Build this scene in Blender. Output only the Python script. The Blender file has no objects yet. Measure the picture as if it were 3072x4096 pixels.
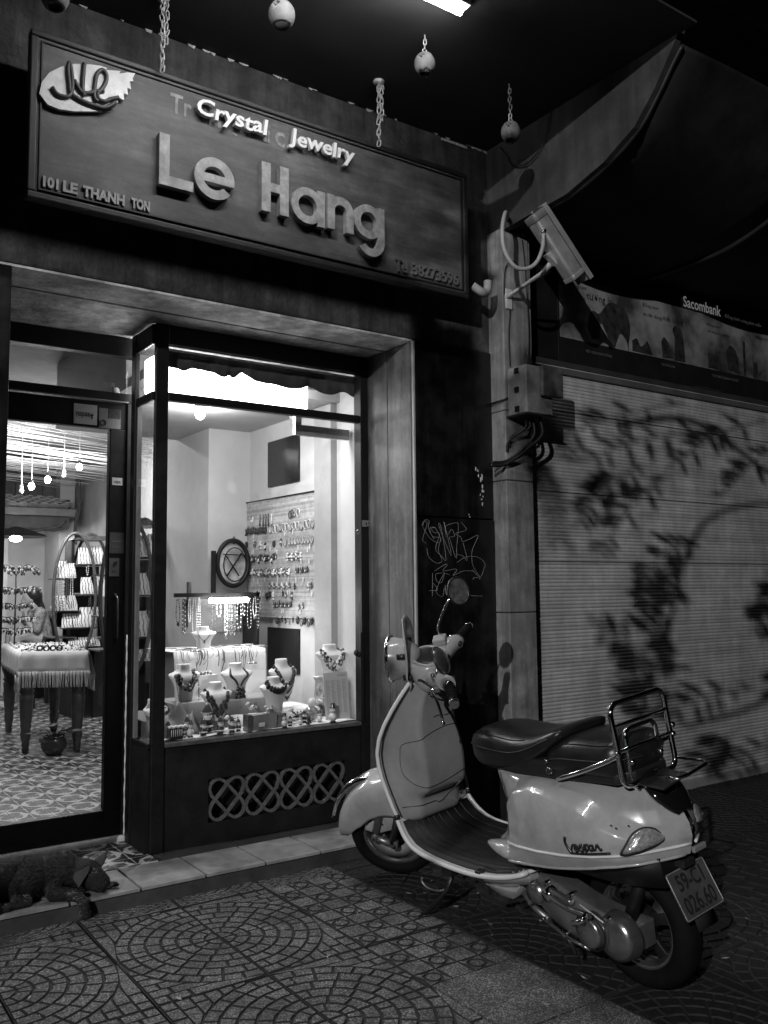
import bpy, bmesh, math, random
from mathutils import Vector, Matrix
from math import sin, cos, pi, radians, sqrt, atan2
random.seed(7)
SC = bpy.context.scene
COL = SC.collection

# ---------------------------------------------------------------- camera
cam_d = bpy.data.cameras.new("camera"); cam = bpy.data.objects.new("camera", cam_d); COL.objects.link(cam)
yaw, pitch, roll = radians(34.788), radians(4.931), radians(-0.530)
fwd = Vector((sin(yaw)*cos(pitch), cos(yaw)*cos(pitch), sin(pitch)))
rgt = Vector((cos(yaw), -sin(yaw), 0)); upv = rgt.cross(fwd)
R_ = rgt*cos(roll) + upv*sin(roll); U_ = -rgt*sin(roll) + upv*cos(roll)
cam.matrix_world = Matrix(((R_.x, U_.x, -fwd.x, 0), (R_.y, U_.y, -fwd.y, 0), (R_.z, U_.z, -fwd.z, 1.35), (0, 0, 0, 1)))
cam_d.sensor_fit = 'VERTICAL'; cam_d.sensor_height = 36; cam_d.lens = 36*3528.93/4096
cam_d.clip_start = .05; cam_d.clip_end = 300
SC.camera = cam
SC.view_settings.view_transform = 'Standard'; SC.view_settings.look = 'None'
SC.view_settings.exposure = 0; SC.view_settings.gamma = 1; SC.view_settings.use_curve_mapping = False
SC.cycles.use_denoising = True
SC.cycles.max_bounces = 8; SC.cycles.diffuse_bounces = 4; SC.cycles.glossy_bounces = 4
SC.cycles.transparent_max_bounces = 16; SC.cycles.caustics_reflective = False; SC.cycles.caustics_refractive = False
SC.cycles.sample_clamp_indirect = 4
# ---------------------------------------------------------------- night sky
W = bpy.data.worlds.new("World"); SC.world = W; W.use_nodes = True
W.node_tree.nodes['Background'].inputs[0].default_value = (.5, .5, .5, 1)
W.node_tree.nodes['Background'].inputs[1].default_value = .0015

LAMP_POS = Vector((-6.5, -3.8, 5.0))
STREET_W = 2700; CEIL_W = 9; IW = 1.1

# ---------------------------------------------------------------- materials
MATS = {}
def nd(t, ty, **kw):
    n = t.nodes.new(ty)
    for k, v in kw.items():
        if k in n.inputs: n.inputs[k].default_value = v
        else: setattr(n, k, v)
    return n
def g3(v): return (v, v, v, 1)
def mat(name, c=.4, rough=.6, metal=0, var=.25, scale=6, bump=.15, bscale=80, coat=0, spec=.5, dist=.002, rnd=0, stain=0, emit=0, obj=False, drip=0):
    if name in MATS: return MATS[name]
    m = bpy.data.materials.new(name); m.use_nodes = True; t = m.node_tree; L = t.links
    b = t.nodes['Principled BSDF']
    b.inputs['Roughness'].default_value = rough; b.inputs['Metallic'].default_value = metal
    b.inputs['Coat Weight'].default_value = coat; b.inputs['Coat Roughness'].default_value = .04
    b.inputs['Specular IOR Level'].default_value = spec
    if emit:
        b.inputs['Emission Color'].default_value = (1, 1, 1, 1); b.inputs['Emission Strength'].default_value = emit
    if obj: pos = nd(t, 'ShaderNodeTexCoord').outputs['Object']
    else: pos = nd(t, 'ShaderNodeNewGeometry').outputs['Position']
    n = nd(t, 'ShaderNodeTexNoise', Scale=scale, Detail=7.0, Roughness=.62); L.new(pos, n.inputs['Vector'])
    mr = nd(t, 'ShaderNodeMapRange'); mr.inputs['From Min'].default_value = .3; mr.inputs['From Max'].default_value = .7
    mr.inputs['To Min'].default_value = c*(1-var); mr.inputs['To Max'].default_value = c*(1+var)
    L.new(n.outputs['Fac'], mr.inputs['Value']); out = mr.outputs['Result']
    if stain:
        n3 = nd(t, 'ShaderNodeTexNoise', Scale=scale*.35, Detail=10.0, Roughness=.75); L.new(pos, n3.inputs['Vector'])
        m3 = nd(t, 'ShaderNodeMapRange'); m3.inputs['From Min'].default_value = .45; m3.inputs['From Max'].default_value = .62
        m3.inputs['To Min'].default_value = 1-stain; m3.inputs['To Max'].default_value = 1
        L.new(n3.outputs['Fac'], m3.inputs['Value'])
        mm = nd(t, 'ShaderNodeMath', operation='MULTIPLY'); L.new(out, mm.inputs[0]); L.new(m3.outputs['Result'], mm.inputs[1]); out = mm.outputs[0]
    if drip:      # run-down dirt: noise stretched along the vertical
        mg = nd(t, 'ShaderNodeMapping'); mg.inputs['Scale'].default_value = (16, 16, 1.3); L.new(pos, mg.inputs['Vector'])
        n5 = nd(t, 'ShaderNodeTexNoise', Scale=1.0, Detail=8.0, Roughness=.65); L.new(mg.outputs[0], n5.inputs['Vector'])
        m6 = nd(t, 'ShaderNodeMapRange'); m6.inputs['From Min'].default_value = .40; m6.inputs['From Max'].default_value = .60
        m6.inputs['To Min'].default_value = 1-drip; m6.inputs['To Max'].default_value = 1+drip*.25
        L.new(n5.outputs['Fac'], m6.inputs['Value'])
        mm = nd(t, 'ShaderNodeMath', operation='MULTIPLY'); L.new(out, mm.inputs[0]); L.new(m6.outputs['Result'], mm.inputs[1]); out = mm.outputs[0]
    if rnd:
        oi = nd(t, 'ShaderNodeObjectInfo'); m4 = nd(t, 'ShaderNodeMapRange')
        m4.inputs['To Min'].default_value = 1-rnd; m4.inputs['To Max'].default_value = 1+rnd
        L.new(oi.outputs['Random'], m4.inputs['Value'])
        mm = nd(t, 'ShaderNodeMath', operation='MULTIPLY'); L.new(out, mm.inputs[0]); L.new(m4.outputs['Result'], mm.inputs[1]); out = mm.outputs[0]
    cc = nd(t, 'ShaderNodeCombineColor'); [L.new(out, cc.inputs[i]) for i in range(3)]
    L.new(cc.outputs[0], b.inputs['Base Color'])
    if rough > .05:
        mr2 = nd(t, 'ShaderNodeMapRange'); mr2.inputs['To Min'].default_value = max(0, rough*.75); mr2.inputs['To Max'].default_value = min(1, rough*1.25)
        L.new(n.outputs['Fac'], mr2.inputs['Value']); L.new(mr2.outputs['Result'], b.inputs['Roughness'])
    if bump:
        n2 = nd(t, 'ShaderNodeTexNoise', Scale=bscale, Detail=5.0); L.new(pos, n2.inputs['Vector'])
        bp = nd(t, 'ShaderNodeBump', Strength=bump, Distance=dist); L.new(n2.outputs['Fac'], bp.inputs['Height'])
        L.new(bp.outputs['Normal'], b.inputs['Normal'])
    m['b'] = b.name
    MATS[name] = m; return m
def glassmat():
    if 'glass' in MATS: return MATS['glass']
    m = bpy.data.materials.new('window_glass'); m.use_nodes = True; t = m.node_tree; L = t.links
    t.nodes.remove(t.nodes['Principled BSDF'])
    tr = nd(t, 'ShaderNodeBsdfTransparent'); tr.inputs[0].default_value = (.93, .93, .93, 1)
    gl = nd(t, 'ShaderNodeBsdfGlossy'); gl.inputs['Roughness'].default_value = .02; gl.inputs['Color'].default_value = (1, 1, 1, 1)
    lw = nd(t, 'ShaderNodeLayerWeight'); lw.inputs['Blend'].default_value = .5
    pw = nd(t, 'ShaderNodeMath', operation='POWER'); pw.inputs[1].default_value = 5; L.new(lw.outputs['Facing'], pw.inputs[0])
    fr = nd(t, 'ShaderNodeMath', operation='MULTIPLY_ADD'); fr.inputs[1].default_value = .8; fr.inputs[2].default_value = .025; L.new(pw.outputs[0], fr.inputs[0])
    mx = nd(t, 'ShaderNodeMixShader'); L.new(fr.outputs[0], mx.inputs[0]); L.new(tr.outputs[0], mx.inputs[1]); L.new(gl.outputs[0], mx.inputs[2])
    L.new(mx.outputs[0], t.nodes['Material Output'].inputs['Surface'])
    MATS['glass'] = m; return m
def emat(name, s):
    if name in MATS: return MATS[name]
    m = bpy.data.materials.new(name); m.use_nodes = True; t = m.node_tree
    t.nodes.remove(t.nodes['Principled BSDF'])
    e = nd(t, 'ShaderNodeEmission', Strength=s); e.inputs[0].default_value = (1, 1, 1, 1)
    t.links.new(e.outputs[0], t.nodes['Material Output'].inputs['Surface'])
    MATS[name] = m; return m

# ---------------------------------------------------------------- objects
TM = {}
def tag(o, label=None, cat=None, group=None, kind=None):
    if label: o['label'] = label
    if cat: o['category'] = cat
    if group: o['group'] = group
    if kind: o['kind'] = kind
    return o
def thing(name, label, cat, loc=(0, 0, 0), M=None, group=None, kind=None):
    o = bpy.data.objects.new(name, None); COL.objects.link(o); o.empty_display_size = .05
    m = M if M is not None else Matrix.Translation(Vector(loc))
    o.matrix_world = m; TM[o] = m.copy()
    return tag(o, label, cat, group, kind)
def fr(o, u, v):  # frame: columns u, v, u x v
    u = Vector(u).normalized(); v = Vector(v); w = u.cross(v).normalized(); v = w.cross(u)
    return Matrix(((u.x, v.x, w.x, o[0]), (u.y, v.y, w.y, o[1]), (u.z, v.z, w.z, o[2]), (0, 0, 0, 1)))
FACE = lambda o: fr(o, (1, 0, 0), (0, 0, 1))       # drawing plane facing the street (-Y)
class MB:
    def __init__(s): s.v = []; s.f = []; s.mi = []; s.sm = []
    def add(s, vs, fs, mi=0, smooth=False, M=None):
        k = len(s.v)
        s.v += [(M @ Vector(p)) if M is not None else Vector(p) for p in vs]
        for f in fs: s.f.append([i+k for i in f]); s.mi.append(mi); s.sm.append(smooth)
        return s
    def box(s, x0, x1, y0, y1, z0, z1, mi=0, M=None):
        return s.add([(x0, y0, z0), (x1, y0, z0), (x1, y1, z0), (x0, y1, z0), (x0, y0, z1), (x1, y0, z1), (x1, y1, z1), (x0, y1, z1)],
                     [(0, 3, 2, 1), (4, 5, 6, 7), (0, 1, 5, 4), (1, 2, 6, 5), (2, 3, 7, 6), (3, 0, 4, 7)], mi, False, M)
    def tube(s, pts, r, n=8, closed=False, mi=0, cap=True, M=None, flat=1.0, upn=None):
        pts = [Vector(p) for p in pts]; N = len(pts)
        rs = r if isinstance(r, (list, tuple)) else [r]*N
        vs = []; up = Vector(upn) if upn else None
        for i, p in enumerate(pts):
            a = pts[i-1] if (i or closed) else pts[0]; b = pts[(i+1) % N] if (i < N-1 or closed) else pts[-1]
            d = (b-a)
            if d.length < 1e-9: d = Vector((0, 0, 1))
            d.normalize()
            if up is None: up = Vector((0, 0, 1)) if abs(d.z) < .9 else Vector((1, 0, 0))
            x = up.cross(d)
            if x.length < 1e-4: x = Vector((1, 0, 0)).cross(d)
            x.normalize(); y = d.cross(x).normalized(); up = y if not upn else Vector(upn)
            for k in range(n):
                t = 2*pi*k/n; vs.append(p + x*cos(t)*rs[i] + y*sin(t)*rs[i]*flat)
        fs = []
        for i in range(N if closed else N-1):
            j = (i+1) % N
            for k in range(n): fs.append((i*n+k, i*n+(k+1) % n, j*n+(k+1) % n, j*n+k))
        s.add(vs, fs, mi, True, M)
        if cap and not closed:
            k0 = len(s.v)-N*n
            s.f.append([k0+n-1-k for k in range(n)]); s.mi.append(mi); s.sm.append(False)
            s.f.append([k0+(N-1)*n+k for k in range(n)]); s.mi.append(mi); s.sm.append(False)
        return s
    def lathe(s, prof, n=20, M=None, mi=0, smooth=True, a0=0, a1=2*pi):
        full = abs(a1-a0-2*pi) < 1e-6; c = n if full else n+1
        vs = [(r*cos(a0+(a1-a0)*k/n), r*sin(a0+(a1-a0)*k/n), z) for r, z in prof for k in range(c)]
        fs = []
        for i in range(len(prof)-1):
            for k in range(n):
                k2 = (k+1) % c
                fs.append((i*c+k, i*c+k2, (i+1)*c+k2, (i+1)*c+k))
        return s.add(vs, fs, mi, smooth, M)
    def ell(s, c, r, n=14, m=9, mi=0, M=None, rot=None):
        if not isinstance(r, (tuple, list)): r = (r, r, r)
        prof = [(max(1e-4, sin(pi*i/m)), -cos(pi*i/m)) for i in range(m+1)]
        T = Matrix.Translation(Vector(c)) @ (rot.to_4x4() if rot else Matrix.Identity(4)) @ Matrix.Diagonal((r[0], r[1], r[2], 1))
        return s.lathe(prof, n, (M @ T) if M is not None else T, mi)
    def prism(s, poly, t0, t1, M=None, mi=0, smooth=False):
        n = len(poly); vs = [(x, y, t0) for x, y in poly] + [(x, y, t1) for x, y in poly]
        fs = [tuple(range(n-1, -1, -1)), tuple(range(n, 2*n))] + [(i, (i+1) % n, n+(i+1) % n, n+i) for i in range(n)]
        s.add(vs, fs, mi, False, M)
        if smooth:
            for i in range(n): s.sm[-1-i] = True
        return s
    def loft(s, secs, closed=True, cap=True, mi=0, smooth=True, M=None):
        n = len(secs[0]); vs = [p for q in secs for p in q]; fs = []
        for i in range(len(secs)-1):
            for k in range(n if closed else n-1):
                k2 = (k+1) % n; fs.append((i*n+k, i*n+k2, (i+1)*n+k2, (i+1)*n+k))
        s.add(vs, fs, mi, smooth, M)
        if cap and closed:
            k0 = len(s.v)-len(vs)
            s.f.append([k0+n-1-k for k in range(n)]); s.mi.append(mi); s.sm.append(False)
            s.f.append([k0+(len(secs)-1)*n+k for k in range(n)]); s.mi.append(mi); s.sm.append(False)
        return s
    def build(s, name, mats, parent=None, bevel=0, sub=0, local=False, solid=0, label=None, mesh_only=False, recalc=True, seg=2, disp=None):
        me = bpy.data.meshes.new(name)
        vs = s.v
        if parent is not None and not local:
            Mi = TM[parent].inverted(); vs = [Mi @ p for p in s.v]
        me.from_pydata([tuple(p) for p in vs], [], s.f)
        me.polygons.foreach_set('material_index', s.mi); me.polygons.foreach_set('use_smooth', s.sm)
        for m in (mats if isinstance(mats, (list, tuple)) else [mats]): me.materials.append(m)
        me.validate()
        if recalc:
            bm = bmesh.new(); bm.from_mesh(me); bmesh.ops.recalc_face_normals(bm, faces=bm.faces); bm.to_mesh(me); bm.free()
        me.update()
        if mesh_only: return me
        o = bpy.data.objects.new(name, me); COL.objects.link(o)
        if parent is not None: o.parent = parent; TM[o] = TM[parent]
        else: TM[o] = Matrix.Identity(4)
        if solid:
            md = o.modifiers.new('s', 'SOLIDIFY'); md.thickness = solid; md.offset = 0
        if bevel:
            md = o.modifiers.new('b', 'BEVEL'); md.width = bevel; md.segments = seg; md.limit_method = 'ANGLE'; md.angle_limit = radians(40)
        if sub:
            md = o.modifiers.new('u', 'SUBSURF'); md.levels = sub; md.render_levels = sub
        if disp:
            tx = bpy.data.textures.new(name, 'CLOUDS'); tx.noise_scale = disp[1]
            md = o.modifiers.new('d', 'DISPLACE'); md.texture = tx; md.strength = disp[0]; md.texture_coords = 'GLOBAL'
        if label: o['label'] = label
        return o
def struct(o): o['kind'] = 'structure'; return o
def part(me, name, parent, loc=(0, 0, 0), rot=(0, 0, 0), sc=(1, 1, 1), world=True):   # shared-mesh child
    o = bpy.data.objects.new(name, me); COL.objects.link(o)
    M = Matrix.LocRotScale(Vector(loc), Matrix.Rotation(rot[2], 3, 'Z') @ Matrix.Rotation(rot[1], 3, 'Y') @ Matrix.Rotation(rot[0], 3, 'X'), Vector(sc))
    if parent is not None:
        o.parent = parent; o.matrix_local = (TM[parent].inverted() @ M) if world else M; TM[o] = TM[parent] @ o.matrix_local
    else: o.matrix_world = M; TM[o] = M
    return o
def dup(root, M, label=None, group=None):
    r = root.copy(); COL.objects.link(r); r.matrix_world = M; TM[r] = M
    if label: r['label'] = label
    if group: r['group'] = group
    for ch in list(root.children):
        c = ch.copy(); COL.objects.link(c); c.parent = r
        for g in ch.children:
            d = g.copy(); COL.objects.link(d); d.parent = c
    return r
def shape(loops, ext, bev=0):
    """closed 2D outlines (holes by even-odd) -> extruded mesh, as (verts, faces) centred on z=0"""
    cu = bpy.data.curves.new('t', 'CURVE'); cu.dimensions = '2D'; cu.fill_mode = 'BOTH'; cu.extrude = ext; cu.bevel_depth = bev; cu.bevel_resolution = 1
    for lp in loops:
        sp = cu.splines.new('POLY'); sp.points.add(len(lp)-1)
        for i, p in enumerate(lp): sp.points[i].co = (p[0], p[1], 0, 1)
        sp.use_cyclic_u = True
    o = bpy.data.objects.new('t', cu); COL.objects.link(o)
    dg = bpy.context.evaluated_depsgraph_get(); me = bpy.data.meshes.new_from_object(o.evaluated_get(dg))
    r = ([tuple(v.co) for v in me.vertices], [tuple(p.vertices) for p in me.polygons])
    bpy.data.objects.remove(o); bpy.data.curves.remove(cu); bpy.data.meshes.remove(me)
    return r
def text(s, size=1, ext=0, off=0, bev=0, res=3):
    cu = bpy.data.curves.new('t', 'FONT'); cu.body = s; cu.size = size; cu.extrude = ext; cu.offset = off; cu.bevel_depth = bev; cu.resolution_u = res
    o = bpy.data.objects.new('t', cu); COL.objects.link(o)
    dg = bpy.context.evaluated_depsgraph_get(); me = bpy.data.meshes.new_from_object(o.evaluated_get(dg))
    r = ([tuple(v.co) for v in me.vertices], [tuple(p.vertices) for p in me.polygons])
    bpy.data.objects.remove(o); bpy.data.curves.remove(cu); bpy.data.meshes.remove(me)
    return r
def fit(vf, x0, x1, y0, y1):
    """stretch flat lettering to a box"""
    v, f = vf; a = min(p[0] for p in v); b = max(p[0] for p in v); c = min(p[1] for p in v); d = max(p[1] for p in v)
    return [(x0+(p[0]-a)/(b-a)*(x1-x0), y0+(p[1]-c)/(d-c)*(y1-y0), p[2]) for p in v], f
def islands(vf):
    """split lettering into letters (islands merged where their x ranges overlap)"""
    v, f = vf; par = list(range(len(v)))
    def fd(a):
        while par[a] != a: par[a] = par[par[a]]; a = par[a]
        return a
    for q in f:
        for i in q[1:]: par[fd(i)] = fd(q[0])
    gr = {}
    for q in f: gr.setdefault(fd(q[0]), []).append(q)
    it = []
    for fs in gr.values():
        xs = [v[i][0] for q in fs for i in q]; it.append([min(xs), max(xs), fs])
    it.sort(key=lambda a: a[0]); out = []
    for a in it:
        if out:
            ov = min(out[-1][1], a[1])-a[0]
            if ov > .35*min(a[1]-a[0], out[-1][1]-out[-1][0]): out[-1][1] = max(out[-1][1], a[1]); out[-1][2] += a[2]; continue
        out.append(a)
    res = []
    for a, b, fs in out:
        idx = sorted({i for q in fs for i in q}); mp = {i: k for k, i in enumerate(idx)}
        res.append(([v[i] for i in idx], [tuple(mp[i] for i in q) for q in fs]))
    return res
def arc(cx, cy, r, a0, a1, n=16, ry=None):
    ry = ry or r
    return [(cx+r*cos(radians(a0+(a1-a0)*i/n)), cy+ry*sin(radians(a0+(a1-a0)*i/n))) for i in range(n+1)]
def bez(pts, n=8, closed=False):
    """Catmull-Rom through points"""
    P = [Vector(p) for p in pts]; N = len(P); out = []
    for i in range(N if closed else N-1):
        p1, p2 = P[i], P[(i+1) % N]
        p0 = P[i-1] if (i or closed) else p1*2-p2; p3 = P[(i+2) % N] if (i < N-2 or closed) else p2*2-p1
        for k in range(n):
            t = k/n; out.append(.5*((2*p1)+(p2-p0)*t+(2*p0-5*p1+4*p2-p3)*t*t+(3*p1-p0-3*p2+p3)*t*t*t))
    if not closed: out.append(P[-1])
    return out
def light(name, kind, loc, energy, parent=None, size=.1, size_y=None, rot=None, spot=None, blend=.3):
    d = bpy.data.lights.new(name, kind); d.energy = energy; d.color = (1, 1, 1)
    if kind == 'AREA':
        d.size = size
        if size_y: d.shape = 'RECTANGLE'; d.size_y = size_y
    elif kind in ('POINT', 'SPOT'): d.shadow_soft_size = size
    if spot: d.spot_size = spot; d.spot_blend = blend
    o = bpy.data.objects.new(name, d); COL.objects.link(o)
    M = Matrix.Translation(Vector(loc)) @ (rot.to_matrix().to_4x4() if rot else Matrix.Identity(4))
    if parent is not None: o.parent = parent; o.matrix_local = TM[parent].inverted() @ M
    else: o.matrix_world = M
    return o
# ---------------------------------------------------------------- shared materials
m_plaster = mat('painted_plaster', .2, .85, var=.22, scale=3, bump=.5, bscale=60, stain=.25)
m_soffit = mat('soffit_plaster', .8, .9, var=.45, scale=9, bump=.9, bscale=45, stain=.55, dist=.006)
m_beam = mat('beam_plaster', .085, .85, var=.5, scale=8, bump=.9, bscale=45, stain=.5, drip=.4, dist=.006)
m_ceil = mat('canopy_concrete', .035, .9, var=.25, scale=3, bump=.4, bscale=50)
m_marble = mat('black_stone', .010, .35, spec=.35, drip=.5, var=.8, scale=9, bump=.1, bscale=120)
m_wood = mat('dark_wood_frame', .009, .5, spec=.3, var=.4, scale=18, bump=.25, bscale=120)
m_base = mat('dark_painted_base', .014, .6, spec=.3, var=.4, scale=8, bump=.4, bscale=90, stain=.4)
m_post = mat('pillar_cladding', .33, .5, var=.25, scale=7, bump=.4, bscale=60, stain=.4, drip=.35, rnd=.1)
m_strip = mat('reveal_boards', .16, .55, var=.3, scale=6, bump=.4, bscale=60, stain=.5, drip=.45, rnd=.1)
m_black = mat('black', .005, .6, var=.3, bump=0)
m_dark = mat('dark_grey', .02, .5, var=.3, bump=.1)
m_chain = mat('rusty_chain', .55, .6, metal=.4, var=.4, scale=40)
m_white = mat('white_paint', .75, .6, var=.08, bump=.1)
m_int = mat('interior_plaster', .6, .85, var=.1, scale=3, bump=.3, bscale=50, stain=.12)
m_int2 = mat('interior_plaster_grey', .42, .85, var=.15, scale=3, bump=.3, bscale=50, stain=.2)
m_chrome = mat('chrome', .75, .08, metal=1, var=.05, bump=0)
m_alu = mat('cast_aluminium', .4, .24, metal=.9, var=.25, scale=12, bump=.15, bscale=150)
m_rubber = mat('tyre_rubber', .006, .8, spec=.15, var=.3, scale=20, bump=.3, bscale=150)
m_cloth = mat('white_cloth', .78, .9, var=.06, bump=.4, bscale=300)
m_steel = mat('galvanised_steel', .5, .4, metal=.6, var=.25, scale=14, bump=.1)
m_joint = mat('joint_line', .03, .9, var=.3, bump=0)
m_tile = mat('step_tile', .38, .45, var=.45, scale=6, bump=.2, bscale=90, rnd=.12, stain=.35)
m_gro = mat('grout', .02, .9, var=.3, scale=20)
# ================================================================ the setting
YP, YW, YD, ZS, ZC = 3.826, 4.262, 4.615, 2.72, 3.96
# ---- pavement: relief tiles 0.405 m, most carry a quarter fan of setts
def granite(name, c):
    m = mat(name, c, .75, var=.5, scale=90, bump=.9, bscale=220, dist=.003, rnd=.3)
    t = m.node_tree; L = t.links; b = t.nodes['Principled BSDF']
    pos = [n for n in t.nodes if n.bl_idname == 'ShaderNodeNewGeometry'][0].outputs['Position']
    v = nd(t, 'ShaderNodeTexVoronoi', Scale=230.0); L.new(pos, v.inputs['Vector'])
    n = nd(t, 'ShaderNodeTexNoise', Scale=7.0, Detail=6.0); L.new(pos, n.inputs['Vector'])
    mr = nd(t, 'ShaderNodeMapRange'); mr.inputs['From Min'].default_value = .15; mr.inputs['From Max'].default_value = .95
    mr.inputs['To Min'].default_value = c*.45; mr.inputs['To Max'].default_value = c*2.8
    sc = nd(t, 'ShaderNodeSeparateColor'); L.new(v.outputs['Color'], sc.inputs[0]); 
    pw = nd(t, 'ShaderNodeMath', operation='POWER'); pw.inputs[1].default_value = 2.2; L.new(sc.outputs[0], pw.inputs[0]); L.new(pw.outputs[0], mr.inputs['Value'])
    m5 = nd(t, 'ShaderNodeMapRange'); m5.inputs['From Min'].default_value = .35; m5.inputs['From Max'].default_value = .65; m5.inputs['To Min'].default_value = .6; m5.inputs['To Max'].default_value = 1.3
    L.new(n.outputs['Fac'], m5.inputs['Value'])
    mm = nd(t, 'ShaderNodeMath', operation='MULTIPLY'); L.new(mr.outputs['Result'], mm.inputs[0]); L.new(m5.outputs['Result'], mm.inputs[1])
    cc = nd(t, 'ShaderNodeCombineColor'); [L.new(mm.outputs[0], cc.inputs[i]) for i in range(3)]
    L.new(cc.outputs[0], b.inputs['Base Color'])
    return m
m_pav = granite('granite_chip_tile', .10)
m_pav2 = granite('worn_dark_tile', .008)  # dark right-hand paving; shade over that ground is put into the colour
m_pavdark = mat('pavement_joint_dirt', .018, .9, var=.3, bump=0)
P_ = .405
def cobble(mb, poly, inset=.005, z0=-.007, z1=0.0, mi=0, side=1):
    cx = sum(p[0] for p in poly)/len(poly); cy = sum(p[1] for p in poly)/len(poly)
    def sh(k, z):
        out = []
        for x, y in poly:
            d = sqrt((x-cx)**2+(y-cy)**2) or 1; out.append((x+(cx-x)*k/d, y+(cy-y)*k/d, z))
        return out
    n = len(poly); a = sh(inset*.7, z0); b = sh(inset*1.6, z1)
    mb.add(b, [tuple(range(n))], mi)
    mb.add(a+b, [(i, (i+1) % n, n+(i+1) % n, n+i) for i in range(n)], side)
def fan_tile(m_pav, nm='fan_tile'):
    mb = MB(); S = P_-.006; mb.add([(0, 0, -.006), (S, 0, -.006), (S, S, -.006), (0, S, -.006), (0, 0, -.03), (S, 0, -.03), (S, S, -.03), (0, S, -.03)],
        [(0, 1, 2, 3), (0, 4, 5, 1), (1, 5, 6, 2), (2, 6, 7, 3), (3, 7, 4, 0)], 1)
    radii = [0, .055, .11, .165, .222, .28, .338, .392]
    for i in range(len(radii)-1):
        r0, r1 = radii[i], radii[i+1]; n = max(1, round((r0+r1)/2*pi/2/.075)); off = .5 if i % 2 else 0
        cuts = [0]+[(k+off)/n for k in range(0 if off else 1, n)]+[1]
        for a, b in zip(cuts, cuts[1:]):
            if b-a < 1e-4: continue
            aa, bb = a*90, b*90; q = max(2, int((bb-aa)/8))
            poly = arc(0, 0, r1, aa, bb, q) + (arc(0, 0, r0, bb, aa, q) if r0 else [(0, 0)])
            poly = [(min(x, S), min(y, S)) for x, y in poly]; cobble(mb, poly)
    # corner beyond the last arc: courses of setts cut by the arc
    h = .052; R = .392
    y = S
    rows = []
    while y > .02: rows.append((max(y-h, 0), y)); y -= h
    for ri, (y0, y1) in enumerate(rows):
        xs0 = sqrt(max(R*R-y0*y0, 0)); xs1 = sqrt(max(R*R-y1*y1, 0)) if y1 < R else 0
        x = S; k = 0
        while x > max(xs0, xs1)+.012:
            wd = .075 if (k or ri % 2) else .05; xa = x-wd
            if xa < xs0+.018: xa = None
            if xa is None:
                cobble(mb, [(xs0+.002, y0), (x, y0), (x, y1), (max(xs1, 0)+.002, y1)]); break
            cobble(mb, [(xa, y0), (x, y0), (x, y1), (xa, y1)]); x = xa; k += 1
    return mb.build(nm, [m_pav, m_pavdark], mesh_only=True)
def ring_tile(m_pav):
    mb = MB(); S = P_-.006
    mb.box(0, S, 0, S, -.03, -.004, 1)
    n = 4; h = S/n
    for i in range(n):
        for j in range(n):
            x0, y0 = i*h, j*h
            if (i+j) % 2: cobble(mb, [(x0, y0), (x0+h, y0), (x0+h, y0+h), (x0, y0+h)], inset=.004, z0=-.0035, z1=.001)
            else:
                c = (x0+h/2, y0+h/2)
                cobble(mb, arc(c[0], c[1], h*.3, 0, 345, 15), inset=.003, z0=-.0035, z1=.002)
                for q in range(4):
                    a = q*90; ci = arc(c[0], c[1], h*.38, a, a+90, 5); co = (c[0]+h*.5*(1 if q in (0, 3) else -1), c[1]+h*.5*(1 if q < 2 else -1))
                    cobble(mb, ci+[co], inset=.003, z0=-.0035, z1=.001)
    return mb.build('ring_tile', [m_pav, m_pavdark], mesh_only=True)
def plain_tile():
    mb = MB(); S = P_-.008
    mb.box(0, S, 0, S, -.03, 0)
    return mb.build('plain_tile', [m_pav], mesh_only=True)
pav = thing('pavement', None, None, kind='structure')
del pav['kind']; pav['kind'] = 'structure'
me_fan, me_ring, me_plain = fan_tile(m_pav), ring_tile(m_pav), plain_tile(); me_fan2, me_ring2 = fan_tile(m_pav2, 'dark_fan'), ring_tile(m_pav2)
GX, GY = .69, 2.49
MB().box(-3, 9, -.5, 3.83, -.05, -.028).build('bed', m_pavdark, pav)
random.seed(3)
for i in range(-4, 15):
    for j in range(-5, 4):
        x, y = GX+i*P_, GY+j*P_; dz = random.uniform(-.003, .003)
        x0 = x
        if j == 3:   # last course against the step, cut short
            sc = (3.826-y)/P_
            if sc < .05: continue
        else: sc = 1
        ring = (i == 3 and -1 < j < 3) or (i in (7, 8))
        plain = (i == 3 and j <= -1)
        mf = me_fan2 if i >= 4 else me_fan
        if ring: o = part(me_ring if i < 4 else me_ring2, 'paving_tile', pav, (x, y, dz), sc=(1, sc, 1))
        elif plain: o = part(me_plain, 'paving_tile', pav, (x, y, dz))
        else:
            ii = i if i < 4 else i-4
            ex, ey = ii % 2, j % 2      # fan corner at even grid nodes
            sx = 1 if ex == 0 else -1; sy = 1 if ey == 0 else -1
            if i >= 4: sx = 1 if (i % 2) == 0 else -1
            a = {(1, 1): 0, (-1, 1): 90, (-1, -1): 180, (1, -1): 270}[(sx, sy)]
            ox = 0 if sx == 1 else P_-.006; oy = 0 if sy == 1 else P_-.006
            if j == 3: o = part(mf, 'paving_tile', pav, (x+ox, y+(P_-.006)*sc, dz), rot=(0, 0, radians(180 if sx < 0 else 270)), sc=(1, 1, 1)); \
                o.matrix_local = Matrix.Translation((x+(0 if sx > 0 else P_-.006), y+(P_-.006)*sc, dz)) @ Matrix.Diagonal((sx, -sc, 1, 1))
            else: o = part(mf, 'paving_tile', pav, (x+ox, y+oy, dz), rot=(0, 0, radians(a)))
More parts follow.
